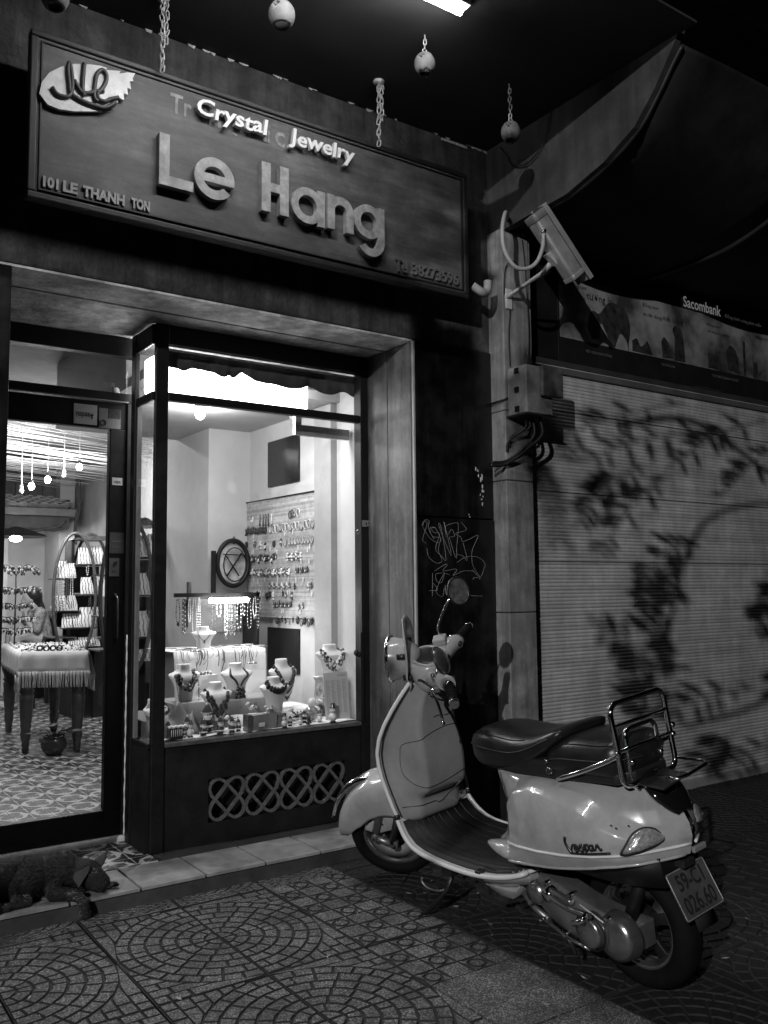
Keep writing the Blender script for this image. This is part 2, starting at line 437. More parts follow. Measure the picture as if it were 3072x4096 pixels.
# dry leaf bits, twigs and grit lying in the joints
lt = MB(); random.seed(41)
for k in range(150):
    x, y = random.uniform(.3, 3.4), random.uniform(1.6, 3.8); a = random.uniform(0, 6.3); l = random.uniform(.004, .018); w_ = l*random.uniform(.12, .5); u_, v_ = Vector((cos(a), sin(a), 0)), Vector((-sin(a), cos(a), 0)); c = Vector((x, y, .006))
    lt.add([c-u_*l, c-v_*w_+Vector((0, 0, .002)), c+u_*l+Vector((0, 0, .003)), c+v_*w_], [(0, 1, 2, 3)], k % 3)
o = lt.build('litter', [mat('litter_pale', .35, .8), mat('litter_mid', .12, .8), mat('litter_dark', .02, .8)]); tag(o, 'dry leaf bits and grit scattered over the patterned pavement', 'litter'); o['kind'] = 'stuff'
# ground sheet and road far beyond the pavement
struct(MB().add([(-60, -80, -.16), (80, -80, -.16), (80, 60, -.16), (-60, 60, -.16)], [(0, 1, 2, 3)]).build('ground', mat('asphalt', .045, .9, var=.3, scale=30, bump=.4)))
struct(MB().box(-20, 25, -9, -.52, -.1, -.028).box(-20, -3.02, -.52, 3.8, -.1, -.024).box(9.02, 25, -.52, 3.8, -.1, -.024).build('road', MATS['asphalt']))
kb = thing('kerb', 'long row of concrete kerb stones along the road edge', 'kerb', (0, -.6, 0)); kb['kind'] = 'structure'; del kb['category']
ks = MB().box(0, .98, 0, .16, -.03, .01).build('kerb_stone', mat('kerb_concrete', .25, .8), mesh_only=True)
for i in range(16): part(ks, 'kerb_stone', kb, (-5+i, -.66, 0))

# ---- entrance step: tiled strip, riser
step = thing('entrance_step', None, None, (1, 3.83, 0)); step['kind'] = 'structure'
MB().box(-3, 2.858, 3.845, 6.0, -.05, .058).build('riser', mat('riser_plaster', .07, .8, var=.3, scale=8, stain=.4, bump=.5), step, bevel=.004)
MB().box(-3, 2.858, 3.835, 4.17, .0582, .060).build('grout', m_gro, step)
st = MB().box(0, .289, 0, .316, 0, .0125).build('step_tile', m_tile, mesh_only=True)
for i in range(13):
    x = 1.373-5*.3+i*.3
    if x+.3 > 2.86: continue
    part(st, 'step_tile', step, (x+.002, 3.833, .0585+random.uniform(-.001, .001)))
# patterned cement tiles: small landing before the door and the shop floor
m_tl = mat('cement_tile_pale', .55, .4, var=.1, scale=20, bump=.1, rnd=.1)
m_td = mat('cement_tile_dark', .015, .4, var=.3, scale=20, bump=.1, rnd=.3)
m_tm = mat('cement_tile_mid', .07, .4, var=.2, scale=20, bump=.1, rnd=.25)
def star_tile(w, h, m_tl):
    """one cement tile, star at its centre, pattern laid as flat inlays"""
    mb = MB(); mb.box(.0012, w-.0012, .0012, h-.0012, -.012, 0)
    z = .0006
    def pol(pts, mi):
        pts = [(w/2+x*w/2*.985, h/2+y*h/2*.985, z) for x, y in pts]
        mb.add(pts, [tuple(range(len(pts)))], mi)
    for q in range(4):
        c, s = [(1, 0), (0, 1), (-1, 0), (0, -1)][q]
        rt = lambda pts: [(x*c-y*s, x*s+y*c) for x, y in pts]
        # square at the diagonal, two petals beside the axis
        pol(rt([(.05, .05), (.36, .08), (.44, .44), (.08, .36)]), 1)
        pol(rt([(.07, .02), (.42, .03), (.97, .02), (.50, .30)]), 1)
        pol(rt([(.07, -.02), (.50, -.30), (.97, -.02), (.42, -.03)]), 1)
        pol(rt([(.50, .99), (.99, .50), (.99, .99)]), 2)
        pol(rt([(.47, .47), (.95, .40), (.74, .74), (.40, .95)]), 2)
    return mb.build('cement_tile', [m_tl, m_td, m_tm], mesh_only=True, recalc=False)
TW, TH = .2, .235
me_star = star_tile(TW, TH, m_tl)
me_star2 = star_tile(TW, TH, mat('cement_tile_floor', .42, .4, var=.15, scale=20, bump=.1, rnd=.12))  # darker copy of the landing tile; stronger shop light is offset in its colour
land = thing('landing', None, None, (1.2, 4.4, .06)); land['kind'] = 'structure'
for i in range(-2, 5):
    for j in range(2):
        x = .77+.2*(i-1); 
        if x > 1.5: continue
        part(me_star, 'cement_tile', land, (x, 4.165+j*TH*.95, .0715), sc=(1, .95, 1))
MB().box(-3, 1.6, 4.162, YD-.03, .055, .0600).build('mortar_bed', m_gro, land)
fl = thing('shop_floor', None, None, (1.5, 7, .09)); fl['kind'] = 'structure'
for i in range(12):
    for j in range(31):
        x, y = .77+.2*i-.005, YD+.06+TH*j
        if i > 3 and y < 5.0: pass
        if x > 3.1 or not .15 < x/y < .47: continue
        part(me_star2, 'cement_tile', fl, (x, y, .092))
MB().box(-4, 2.86, YD+.03, 13, .0, .080).build('floor_slab', m_gro, fl)
# bright moulded threshold under the door
struct(MB().box(-3, 1.60, YD-.028, YD+.055, .06, .098).build('threshold', mat('threshold_stone', .6, .5, var=.2, scale=20), bevel=.012))

# ---- canopy slab, beam, soffit
cs = struct(MB().prism([(-4, -.15), (-2.0, -.15), (-1.6, .15), (-.9, .45), (-.5, .95), (.9, 1.6), (1.0, 2.36), (3.44, 2.36), (3.44, 8), (-4, 8)], ZC, ZC+.012).build('canopy_ceiling', m_ceil))  # unseen front outline shaped to keep lamp light off the beam, not the fascia
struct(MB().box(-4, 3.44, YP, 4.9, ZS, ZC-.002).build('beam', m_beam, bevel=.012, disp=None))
struct(MB().box(-4, 2.858, YP+.004, 4.08, ZS-.012, ZS-.002).box(-4, 2.858, 4.10, 4.9, ZS-.012, ZS-.002).build('soffit', m_soffit))
# peeling bits of render along the ceiling joint
pe = MB(); random.seed(11)
for k in range(46):
    x = random.uniform(.2, 3.4); w = random.uniform(.01, .05); 
    pe.add([(x, YP-.004, ZC-.003), (x+w, YP-.004, ZC-.003), (x+w*.8, YP-.005, ZC-random.uniform(.006, .022)), (x+w*.2, YP-.006, ZC-random.uniform(.004, .02))], [(0, 1, 2, 3)])
pe.box(3.08, 3.27, YP-.012, YP-.003, 3.925, 3.94)
pp = pe.build('peeling_render', mat('peeling_paint', .5, .8, var=.5, scale=60)); tag(pp, 'pale flaking render along the joint of beam and canopy ceiling', 'render'); pp['kind'] = 'stuff'

# ---- dark stone pillar with scratched graffiti, boarded reveal
pil = thing('stone_pillar', 'black stone clad pillar with scratched graffiti between shop window and pale pillar', 'pillar', (3.14, 3.9, 0))
MB().box(2.866, 3.418, YP+.004, 4.3, -.03, ZS-.015).build('core', m_black, pil)
MB().box(2.862, 3.418, YP-.022, YP+.003, -.03, 1.733).build('lower_slab', m_marble, pil, bevel=.003)
MB().box(2.862, 3.418, YP-.016, YP+.003, 1.741, ZS-.003).build('upper_slab', m_marble, pil, bevel=.003)
rv = MB(); rv.box(2.846, 2.8655, 3.83, 4.052, .0, ZS-.014).build('reveal_board', m_strip, pil, bevel=.003)
MB().box(2.846, 2.8655, 4.056, 4.262, .0, ZS-.014).build('reveal_board', m_strip, pil, bevel=.003)
MB().box(2.852, 2.8618, 3.812, 3.8295, .0, ZS-.014).build('corner_bead', mat('corner_bead', .35, .5), pil)
gz = lambda x, y: None
G = FACE((0, YP-.0235, 0))
def gpt(x, y):    # graffiti drawing units -> metres on the slab (x, z)
    return (2.893+(x-605)*.000958, 1.720-(y-1435)*.000735)
GR = [[(630,1610),(608,1580),(640,1470),(625,1450),(605,1475),(650,1560),(700,1600),(740,1590),(715,1520),(690,1490),(660,1500),(680,1560),(735,1570),(720,1660),(745,1740),(700,1755),(650,1710),(637,1650)],
 [(610,1480),(625,1440),(655,1445),(650,1500),(690,1580)],[(700,1490),(672,1500),(690,1530),(730,1540),(700,1650),(740,1700),(775,1725),(740,1480),(730,1490),(815,1700),(765,1450),(780,1560)],
 [(800,1560),(840,1550),(820,1500),(790,1540),(775,1480),(855,1450),(870,1480),(855,1640),(850,1720),(800,1560)],[(890,1440),(930,1500),(850,1530),(890,1560),(900,1590),(955,1570),(1022,1540),(975,1650),(970,1740),(990,1800),(1030,1860)],
 [(860,1690),(900,1700),(935,1735),(905,1600)],[(855,1750),(930,1705),(1020,1710),(1070,1755),(1060,1800),(1030,1860),(970,1805)],[(690,1815),(770,1765),(780,1775),(750,1815),(840,1800),(850,1815),(825,1850),(900,1815),(985,1815)],
 [(675,1830),(672,2000)],[(650,1960),(710,1955),(680,1905)],[(745,1830),(700,1840),(705,1890),(740,1900),(760,1830),(700,1960),(745,2005),(760,1940),(775,2000),(765,1920),(780,1990),(815,1990)],[(750,1825),(800,1845)],[(955,2000),(1000,2005),(1045,2005)],[(975,1880),(985,1865),(1030,1868),(1025,1878)]]
gm = MB()
for ln in GR:
    p = bez([(gpt(*q)[0], YP-.0225, gpt(*q)[1]) for q in ln], 5); gm.tube(p, .0008, 4, cap=False)
gm.build('graffiti', mat('chalk_scratch', .42, .8, bump=0), pil)
ch = MB(); random.seed(4)
for k in range(26):
    cx, cz = random.choice([(3.31, 2.0), (3.335, 1.97), (3.33, 1.885), (3.24, 1.755), (3.335, 1.83)]); x, z = cx+random.gauss(0, .012), cz+random.gauss(0, .018); r = random.uniform(.002, .007)
    ch.ell((x, YP-.017, z), (r, .002, r*random.uniform(.6, 2.5)), 6, 4)
ch.build('chipped_spots', mat('chip_white', .5, .8), pil)

# left twin of the pillar, at the frame edge
pl2 = thing('left_pillar', 'dark stone pillar at the left end of the shop front', 'pillar', (.3, 3.9, 0))
MB().box(-.1, .775, YP-.01, 4.66, 0, ZS-.015).build('core', m_marble, pl2, bevel=.004)

# ---- pale clad pillar between the two shops
pp = thing('tile_clad_pillar', 'pale grey panel clad pillar between jewelry shop and roller shutter', 'pillar', (3.52, 3.8, 0))
YQ = 3.70
for z0, z1 in ((-.03, 1.202), (1.208, 1.955), (1.961, 2.36), (2.364, 3.44)):
    MB().box(3.424, 3.632, YQ, 4.2, z0, z1).build('cladding_panel', m_post, pp, bevel=.004)
MB().box(3.428, 3.628, YQ+.004, 4.19, -.03, 3.43).build('core', m_joint, pp)
MB().box(3.634, 3.655, YQ+.01, YQ+.05, 2.62, 3.42).build('metal_corner_strip', m_steel, pp, bevel=.002)
# partition wall above it, cut by the arc of the awning
arcp = [(3.9, 3.43), (3.652, 3.43), (3.486, 3.44), (3.196, 3.452), (2.931, 3.522), (2.732, 3.621), (2.605, 3.755), (2.50, 3.90), (2.44, 3.99)]
pw = thing('partition_wall', 'pale plaster wall under the canopy cut by a curved awning edge', 'wall', (3.47, 3.4, 3.43))
mb = MB(); poly = [(y, z) for y, z in arcp]+[(3.9, 3.99)]
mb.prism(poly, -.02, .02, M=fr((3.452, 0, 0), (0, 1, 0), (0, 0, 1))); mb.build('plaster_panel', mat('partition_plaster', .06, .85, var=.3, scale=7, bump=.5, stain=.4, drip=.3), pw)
cb = MB(); cb.tube(bez([(3.425, 3.70, 3.93), (3.42, 3.64, 3.86), (3.415, 3.58, 3.77), (3.41, 3.45, 3.73), (3.41, 3.33, 3.80), (3.41, 3.28, 3.93), (3.42, 3.27, 3.96)], 8), .004, 6)
o = cb.build('loose_cable', m_black); tag(o, 'thin black cable looping down the pale wall under the canopy corner', 'cable')

# ---- neighbour: roller shutter, fascia, curved awning
sh = thing('roller_shutter', 'pale ribbed roller shutter closed over the neighbouring shop front', 'shutter', (5.6, 3.8, 0))
YS = 3.80
m_shut = mat('shutter_paint', .6, .42, var=.12, scale=6, bump=.2, bscale=9, dist=.01, rnd=.10, stain=.25, drip=.12)
sl = MB(); Hs = .022; prof = [(0, 0), (-.002, .002), (-.0042, .006), (-.005, .011), (-.0042, .016), (-.002, .020), (0, .0216)]
sl.loft([[(x, y, z) for y, z in prof] for x in (0, 5.3)], closed=False); me_sl = sl.build('slat', m_shut, mesh_only=True, recalc=False)
n = 0; z = .05
while z < 2.70:
    o = part(me_sl, 'slat', sh, (3.665, YS+random.uniform(-.0006, .0006), z)); z += Hs; n += 1
MB().box(3.665, 8.97, YS+.002, YS+.012, .0, 2.75).build('backing', m_joint, sh)
MB().box(3.665, 8.97, YS-.02, YS+.02, -.028, .05).build('bottom_rail', mat('shutter_rail', .3, .5), sh, bevel=.004)
MB().box(3.634, 3.664, YS-.03, YS+.03, -.028, 2.72).build('guide_rail', mat('guide_rail', .2, .5), sh, bevel=.003)
for zz in (1.925, 2.43, 1.50): MB().box(3.666, 8.96, YS-.0072, YS-.0050, zz, zz+.003).build('seam', m_black, sh)
struct(MB().box(8.97, 14, 3.7, 4.2, -.03, 6).build('wall_far_right', m_plaster))
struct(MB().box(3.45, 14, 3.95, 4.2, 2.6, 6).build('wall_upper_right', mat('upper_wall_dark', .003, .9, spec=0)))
fa = thing('shop_fascia', 'dark bank fascia board with printed advert strip above the roller shutter', 'sign', (6, 3.85, 2.65))
MB().box(3.64, 4.035, 3.86, 3.945, 2.655, 3.44).build('return_panel', m_black, fa)
MB().box(4.037, 9.2, 3.86, 3.945, 2.655, 3.44).build('board', mat('fascia_black', .015, .4, bump=0), fa, bevel=.003)
MB().box(3.64, 9.2, 3.775, 3.858, 2.66, 2.70).build('shutter_hood', mat('hood', .1, .6), fa, bevel=.004)
# advert print: pale strip with blurry photo shapes
mp = bpy.data.materials.new('advert_print'); mp.use_nodes = True; t = mp.node_tree; L = t.links; b = t.nodes['Principled BSDF']; b.inputs['Roughness'].default_value = .45
ps = nd(t, 'ShaderNodeNewGeometry').outputs['Position']
n1 = nd(t, 'ShaderNodeTexNoise', Scale=3.2, Detail=3.0); L.new(ps, n1.inputs['Vector'])
n2 = nd(t, 'ShaderNodeTexNoise', Scale=14.0, Detail=6.0); L.new(ps, n2.inputs['Vector'])
ad = nd(t, 'ShaderNodeMath', operation='MULTIPLY_ADD'); ad.inputs[1].default_value = .35; L.new(n2.outputs['Fac'], ad.inputs[0]); L.new(n1.outputs['Fac'], ad.inputs[2])
mr = nd(t, 'ShaderNodeMapRange'); mr.inputs['From Min'].default_value = .5; mr.inputs['From Max'].default_value = .85; mr.inputs['To Min'].default_value = .05; mr.inputs['To Max'].default_value = .34
L.new(ad.outputs[0], mr.inputs['Value']); cc = nd(t, 'ShaderNodeCombineColor'); [L.new(mr.outputs[0], cc.inputs[i]) for i in range(3)]; L.new(cc.outputs[0], b.inputs['Base Color'])
MB().add([(4.05, 3.856, 2.93), (9.2, 3.856, 2.93), (9.2, 3.856, 3.335), (4.05, 3.856, 3.335)], [(0, 1, 2, 3)]).build('advert_strip', mp, fa)
FF = FACE((0, 3.852, 0))
def blob(pts):
    pts = [(p.x, p.y) for p in bez([(x, z, 0) for x, z in pts[1:-1]], 4)] + [pts[-1], pts[0]]
    MB().prism(pts, 0, .002, M=FF).build('printed_figure', mat('print_dark', .035, .5, bump=0, var=.8, scale=18), fa)
blob([(4.30,3.03),(4.32,3.12),(4.36,3.15),(4.42,3.14),(4.50,3.22),(4.58,3.235),(4.68,3.20),(4.72,3.10),(4.70,2.98),(4.70,2.92),(4.68,3.0),(4.62,3.04),(4.58,2.98),(4.55,2.93),(4.48,3.02),(4.43,3.08),(4.40,2.98),(4.34,2.96)])
blob([(5.06,2.94),(5.05,3.05),(5.08,3.085),(5.13,3.05),(5.17,2.95)]); blob([(5.19,2.94),(5.20,3.10),(5.18,3.16),(5.22,3.19),(5.28,3.16),(5.30,3.06),(5.31,2.94)])
blob([(4.74,2.94),(4.74,3.01),(4.79,3.03),(4.83,2.98),(4.90,3.03),(4.95,2.94)]); blob([(5.58,2.94),(5.58,3.05),(5.72,3.04),(5.75,2.94)])
blob([(5.82,2.96),(5.80,3.08),(5.85,3.14),(5.92,3.12),(5.95,3.05),(5.97,2.94)]); blob([(6.02,2.94),(6.02,3.2),(6.05,3.2),(6.05,2.94)]); blob([(6.14,2.94),(6.15,3.06),(6.2,3.06),(6.2,2.94)])
blob([(6.34,2.95),(6.36,3.1),(6.42,3.15),(6.5,3.08),(6.52,2.95)]); blob([(6.8,2.95),(6.85,3.1),(6.95,3.12),(7.0,2.95)])
def ftext(s, x0, x1, z0, z1, m, par=fa, y=3.851, name='lettering', off=0):
    v, f = fit(text(s, 1, 0, off), x0, x1, z0, z1); return MB().add(v, f, M=FACE((0, y, 0))).build(name, m, par, recalc=False)
m_ink = mat('ink_black', .02, .5, bump=0); m_lt = mat('letter_white', .62, .5, bump=0); m_lt2 = mat('letter_dimmed', .2, .5, bump=0)
ftext('Sacombank', 5.315, 5.76, 3.348, 3.428, emat('backlit_letters', .13), off=.012); ftext('Đồng hành cùng phát triển', 5.81, 6.28, 3.345, 3.385, emat('backlit_small', .035))  # faint glow added to both texts, which lie in the awning's shade
ftext('Đồng hành', 4.16, 4.30, 3.27, 3.305, m_ink); ftext('vì một cuộc', 4.10, 4.29, 3.20, 3.23, m_ink); ftext('tương lai', 4.30, 4.56, 3.205, 3.265, m_ink)
ftext('Đồng hành', 4.86, 5.03, 3.265, 3.30, m_ink); ftext('và tiên dùng', 4.86, 5.06, 3.20, 3.23, m_ink); ftext('chất lượng', 5.07, 5.30, 3.20, 3.25, m_ink)
ftext('Đồng hành', 5.58, 5.74, 3.25, 3.28, m_ink); ftext('với doanh nghiệp', 5.58, 5.86, 3.20, 3.225, m_ink); ftext('Đồng hành', 6.2, 6.36, 3.25, 3.28, m_ink)
ftext('TIẾT KIỆM PHÙ ĐỔNG', 4.275, 4.53, 2.855, 2.885, m_lt2); ftext('THẺ TÍN DỤNG', 5.04, 5.19, 2.875, 2.90, m_lt2); ftext('TÀI TRỢ DOANH NGHIỆP', 5.62, 5.95, 2.87, 2.90, m_lt2)
ftext('1900 5555 88     www.sacombank.com', 5.4, 6.3, 2.745, 2.785, mat('letter_faint', .06, .5, bump=0))
# awning: quarter-barrel of canvas on arched ribs, seen from below
aw = thing('barrel_awning', 'dark curved canvas awning on arched ribs above the bank fascia', 'awning', (6, 3.4, 3.5))
ap = [(3.94, 3.46), (3.70, 3.455), (3.486, 3.455), (3.196, 3.468), (2.931, 3.538), (2.732, 3.637), (2.605, 3.771), (2.526, 3.868), (2.47, 3.93)]
pr_ = bez([(0, y, z) for y, z in ap], 4)
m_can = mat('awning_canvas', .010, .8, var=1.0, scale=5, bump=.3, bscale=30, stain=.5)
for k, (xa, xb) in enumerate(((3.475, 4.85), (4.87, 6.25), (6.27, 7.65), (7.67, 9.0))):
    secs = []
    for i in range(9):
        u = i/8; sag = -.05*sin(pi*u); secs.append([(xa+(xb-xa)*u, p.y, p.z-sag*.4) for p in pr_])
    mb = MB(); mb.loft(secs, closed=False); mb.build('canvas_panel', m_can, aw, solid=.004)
    MB().tube([(xb+.01, p.y, p.z-.012) for p in pr_], .014, 8).build('rib', m_dark, aw)
MB().tube([(3.478, p.y, p.z-.008) for p in pr_], .012, 8).build('rib', m_dark, aw)
MB().add([(3.476, 3.94, 3.46), (3.476, 3.94, 3.99), (3.476, 2.46, 3.99), (3.476, 2.605, 3.78), (3.476, 2.931, 3.55)], [(0, 1, 2, 3, 4)]).build('end_panel', mat('awning_end', .03, .9), aw)

# ---- security camera, conduit, junction box
cc_ = thing('security_camera', 'long steel housed security camera pointing down right on a bracket by the pale pillar', 'security camera', (3.53, 3.66, 3.02))
A_, B_ = Vector((3.40, 3.40, 3.40)), Vector((3.66, 3.36, 3.09)); d = (B_-A_).normalized()
up = Vector((0.65, -.1, .75)); up = (up-d*up.dot(d)).normalized(); sd = d.cross(up)
Mc = Matrix(((d.x, sd.x, up.x, A_.x), (d.y, sd.y, up.y, A_.y), (d.z, sd.z, up.z, A_.z), (0, 0, 0, 1))); Ln = (B_-A_).length
def rr(w, h, r, n=4):
    o = []
    for cx, cy, a in ((w-r, h-r, 0), (-w+r, h-r, 90), (-w+r, -h+r, 180), (w-r, -h+r, 270)): o += arc(cx, cy, r, a, a+90, n)
    return o
mb = MB(); mb.loft([[(x, p[0], p[1]) for p in rr(.046*s_, .05*s_, .02)] for x, s_ in ((0, .97), (.008, 1), (Ln-.01, 1), (Ln, .97))], M=Mc); mb.build('housing', m_steel, cc_)
MB().loft([[(x, p[0], p[1]) for p in rr(.05, .053, .02)] for x in (-.012, .03)], M=Mc).build('rear_cap', mat('cctv_cap', .22, .5, metal=.3), cc_, bevel=.002)
MB().loft([[(x, p[0], p[1]) for p in rr(.05, .053, .02)] for x in (Ln-.02, Ln+.006)], M=Mc).build('front_ring', m_steel, cc_, bevel=.002)
MB().loft([[(x, p[0], p[1]) for p in rr(.041, .044, .02)] for x in (Ln+.0065, Ln+.009)], M=Mc).build('lens_window', m_black, cc_)
MB().box(-.025, Ln+.06, -.056, .056, .060, .068, M=Mc).box(-.025, Ln+.06, -.056, -.052, .035, .060, M=Mc).box(-.025, Ln+.06, .052, .056, .035, .060, M=Mc).build('sun_shield', mat('shield_steel', .33, .5, metal=.3), cc_, bevel=.0015)
br = MB(); br.tube([(3.452, 3.71, 3.02), (3.47, 3.64, 3.05), (3.50, 3.55, 3.09), (3.525, 3.48, 3.12), (3.545, 3.42, 3.17)], [.02, .018, .017, .02, .026], 10, flat=.55)
br.build('bracket_arm', mat('bracket_grey', .5, .5), cc_)
MB().box(3.44, 3.49, 3.69, 3.70, 2.96, 3.08).build('wall_plate', mat('bracket_grey'), cc_, bevel=.004)
MB().prism([(-.045, -.06), (.05, -.06), (.0, .045)], -.02, .02, M=fr((3.535, 3.40, 3.22), (1, 0, -.5), (.4, 0, 1))).build('clevis', mat('bracket_grey'), cc_, bevel=.004)
MB().tube([(3.448, 3.375, 3.335), (3.435, 3.36, 3.315), (3.415, 3.355, 3.29)], .011, 10).build('cable_gland', m_chrome, cc_)
cd = MB(); cd.tube(bez([(3.45, 3.70, 3.47), (3.40, 3.62, 3.475), (3.27, 3.50, 3.42), (3.20, 3.45, 3.30), (3.20, 3.44, 3.18), (3.25, 3.42, 3.09), (3.32, 3.40, 3.08), (3.38, 3.38, 3.12), (3.41, 3.36, 3.20), (3.418, 3.355, 3.285)], 10), .0115, 10)
o = cd.build('flexible_conduit', mat('conduit_grey', .33, .55, var=.1)); tag(o, 'pale flexible conduit curling in a big loop to the security camera', 'conduit')
st_ = MB(); st_.tube(bez([(3.16, 3.66, 3.03), (3.20, 3.64, 3.00), (3.24, 3.65, 3.0), (3.27, 3.66, 3.03), (3.275, 3.66, 3.08)], 8), [.03*.8]*33, 10)
o = st_.build('cable_stub', mat('conduit_white', .3, .7)); tag(o, 'short fat white cable sleeve bent beside the sign corner', 'cable sleeve')
jb = thing('junction_box', 'weathered metal junction box fixed on the pale pillar above bent cables', 'junction box', (3.5, 3.66, 2.3))
MB().box(3.44, 3.645, 3.54, 3.694, 2.325, 2.60).build('body', mat('box_paint', .3, .6, var=.3, scale=14, stain=.3), jb, bevel=.006)
MB().box(3.535, 3.70, 3.505, 3.538, 2.425, 2.60).build('meter_cover', mat('box_cover', .12, .5, var=.4, scale=20, stain=.4), jb, bevel=.008)
MB().box(3.43, 3.66, 3.535, 3.70, 2.315, 2.3245).build('bottom_plate', m_dark, jb)
for k, pts in enumerate(([(3.46, 3.69, 2.62), (3.455, 3.69, 2.8), (3.47, 3.69, 2.96)], [(3.60, 3.69, 2.62), (3.61, 3.685, 2.85), (3.60, 3.69, 3.2), (3.58, 3.69, 3.4)], [(3.43, 3.695, 3.05), (3.44, 3.69, 3.2), (3.50, 3.685, 3.25), (3.56, 3.69, 3.22)])):
    o = MB().tube(bez(pts, 6), .0032, 5).build('thin_wire', m_black); tag(o, ['thin black wire running up from the junction box to the camera bracket', 'thin black wire running from the junction box up the pillar edge', 'thin black wire sagging across the pillar behind the conduit loop'][k], 'wire')
for x, z in ((3.50, 2.56), (3.62, 2.56), (3.50, 2.35), (3.62, 2.35)): MB().tube([(x, 3.5405, z), (x, 3.536, z)], .004, 8).build('screw', m_steel, jb)
for zz in (2.34, 2.45, 2.56): MB().box(3.431, 3.4395, 3.60, 3.63, zz, zz+.03).build('hinge', m_black, jb)
for k, (a, bq, r) in enumerate((((3.60, 3.60, 2.315), (3.30, 3.70, 2.03), .011), ((3.56, 3.62, 2.315), (3.32, 3.72, 2.05), .009), ((3.50, 3.62, 2.315), (3.42, 3.69, 2.12), .007), ((3.52, 3.61, 2.315), (3.44, 3.69, 2.15), .007))):
    a, bq = Vector(a), Vector(bq); mid1 = a+Vector((0.0, 0, -.11)); mid2 = bq+Vector((.12, -.03, .025))
    if k > 1: mid2 = bq+Vector((.01, -.01, .06)); mid1 = a+Vector((.01, .01, -.06))
    o = MB().tube(bez([a, mid1, mid2, bq], 8), r, 8).build('supply_cable', m_black if k < 2 else m_dark)
    tag(o, ['thickest black cable bending from the junction box to the dark pillar', 'black cable running just under the thickest one to the dark pillar', 'thin grey cable hanging left under the junction box', 'thin grey cable hanging right under the junction box'][k], 'cable')
o = MB().box(3.31, 3.345, YP-.024, YP-.017, 2.0, 2.05).build('cable_entry_plate', m_black); tag(o, 'small black plate where cables enter the dark stone pillar', 'plate')
o = MB().tube([(3.414, 3.70, 2.42), (3.45, 3.694, 2.435)], .006, 6).tube([(3.40, YP-.02, 2.41), (3.414, 3.70, 2.42)], .006, 6).build('short_cable', m_black); tag(o, 'short black cable crossing the pale pillar left of the junction box', 'cable')
# ================================================================ hanging signboard
sg = thing('signboard', 'long weathered wooden signboard of the jewelry shop hung by chains under the canopy', 'sign', (1.98, 3.73, 2.98))
YB = 3.70
class MB(MB):      # board shifted outward, x and z scaled about the camera position; seen outline unchanged
    def build(s, *a, **k):
        s.v = [Vector((p.x*.973, p.y-.10, 1.35+(p.z-1.35)*.973)) for p in s.v]; return super().build(*a, **k)
ms = mat('sign_board', .10, .6, var=.35, scale=7, bump=.25, bscale=60, stain=.35)
t = ms.node_tree; L = t.links; b = t.nodes['Principled BSDF']       # streaked, faded paint
ps = nd(t, 'ShaderNodeNewGeometry').outputs['Position']; mp_ = nd(t, 'ShaderNodeMapping'); mp_.inputs['Scale'].default_value = (1.6, 1, 9); L.new(ps, mp_.inputs['Vector'])
n = nd(t, 'ShaderNodeTexNoise', Scale=1.4, Detail=9.0, Roughness=.7); L.new(mp_.outputs[0], n.inputs['Vector'])
mr = nd(t, 'ShaderNodeMapRange'); mr.inputs['From Min'].default_value = .35; mr.inputs['From Max'].default_value = .68; mr.inputs['To Min'].default_value = .55; mr.inputs['To Max'].default_value = 1.7
L.new(n.outputs['Fac'], mr.inputs['Value']); src = b.inputs['Base Color'].links[0].from_socket
sc_ = nd(t, 'ShaderNodeVectorMath', operation='SCALE'); L.new(src, sc_.inputs[0]); L.new(mr.outputs['Result'], sc_.inputs['Scale']); L.new(sc_.outputs[0], b.inputs['Base Color'])
MB().box(.835, 3.14, YB+.012, YB+.05, 3.0, 3.67).build('board', ms, sg)
mfr = mat('sign_frame', .016, .5, var=.4, scale=20, bump=.2)
# moulded frame, four lengths
for nm, x0, x1, z0, z1 in (('t', .80, 3.172, 3.672, 3.70), ('b', .80, 3.172, 2.968, 2.998), ('l', .80, .833, 2.9985, 3.6715), ('r', 3.142, 3.172, 2.9985, 3.6715)):
    MB().box(x0, x1, YB+.002, YB+.055, z0, z1).build('frame_rail', mfr, sg, bevel=.006)
for x0, x1, z0, z1 in ((.845, 3.13, 3.654, 3.660), (.845, 3.13, 3.010, 3.016), (.845, .851, 3.0165, 3.6535), (3.124, 3.13, 3.0165, 3.6535)):
    MB().box(x0, x1, YB+.004, YB+.0115, z0, z1).build('frame_bead', mfr, sg)
S_ = lambda y: FACE((0, y, 0))
m_let = mat('letter_face', .42, .55, var=.4, scale=22, bump=.3, bscale=90, stain=.25)
m_letw = mat('letter_white_foam', .8, .55, var=.1, scale=16, bump=.2)
def letter(loops, depth, y, m, nm='letter', lab=None):
    v, f = shape(loops, depth/2); return MB().add(v, f, M=S_(y)).build(nm, m, sg, bevel=0, label=lab)
D = .034; yL = YB+.012-D/2-.001
st_w = .048
letter([[(1.350, 3.395), (1.350+st_w, 3.395), (1.350+st_w, 3.156+.047), (1.512, 3.203), (1.512, 3.156), (1.350, 3.156)]], D, yL, m_let)
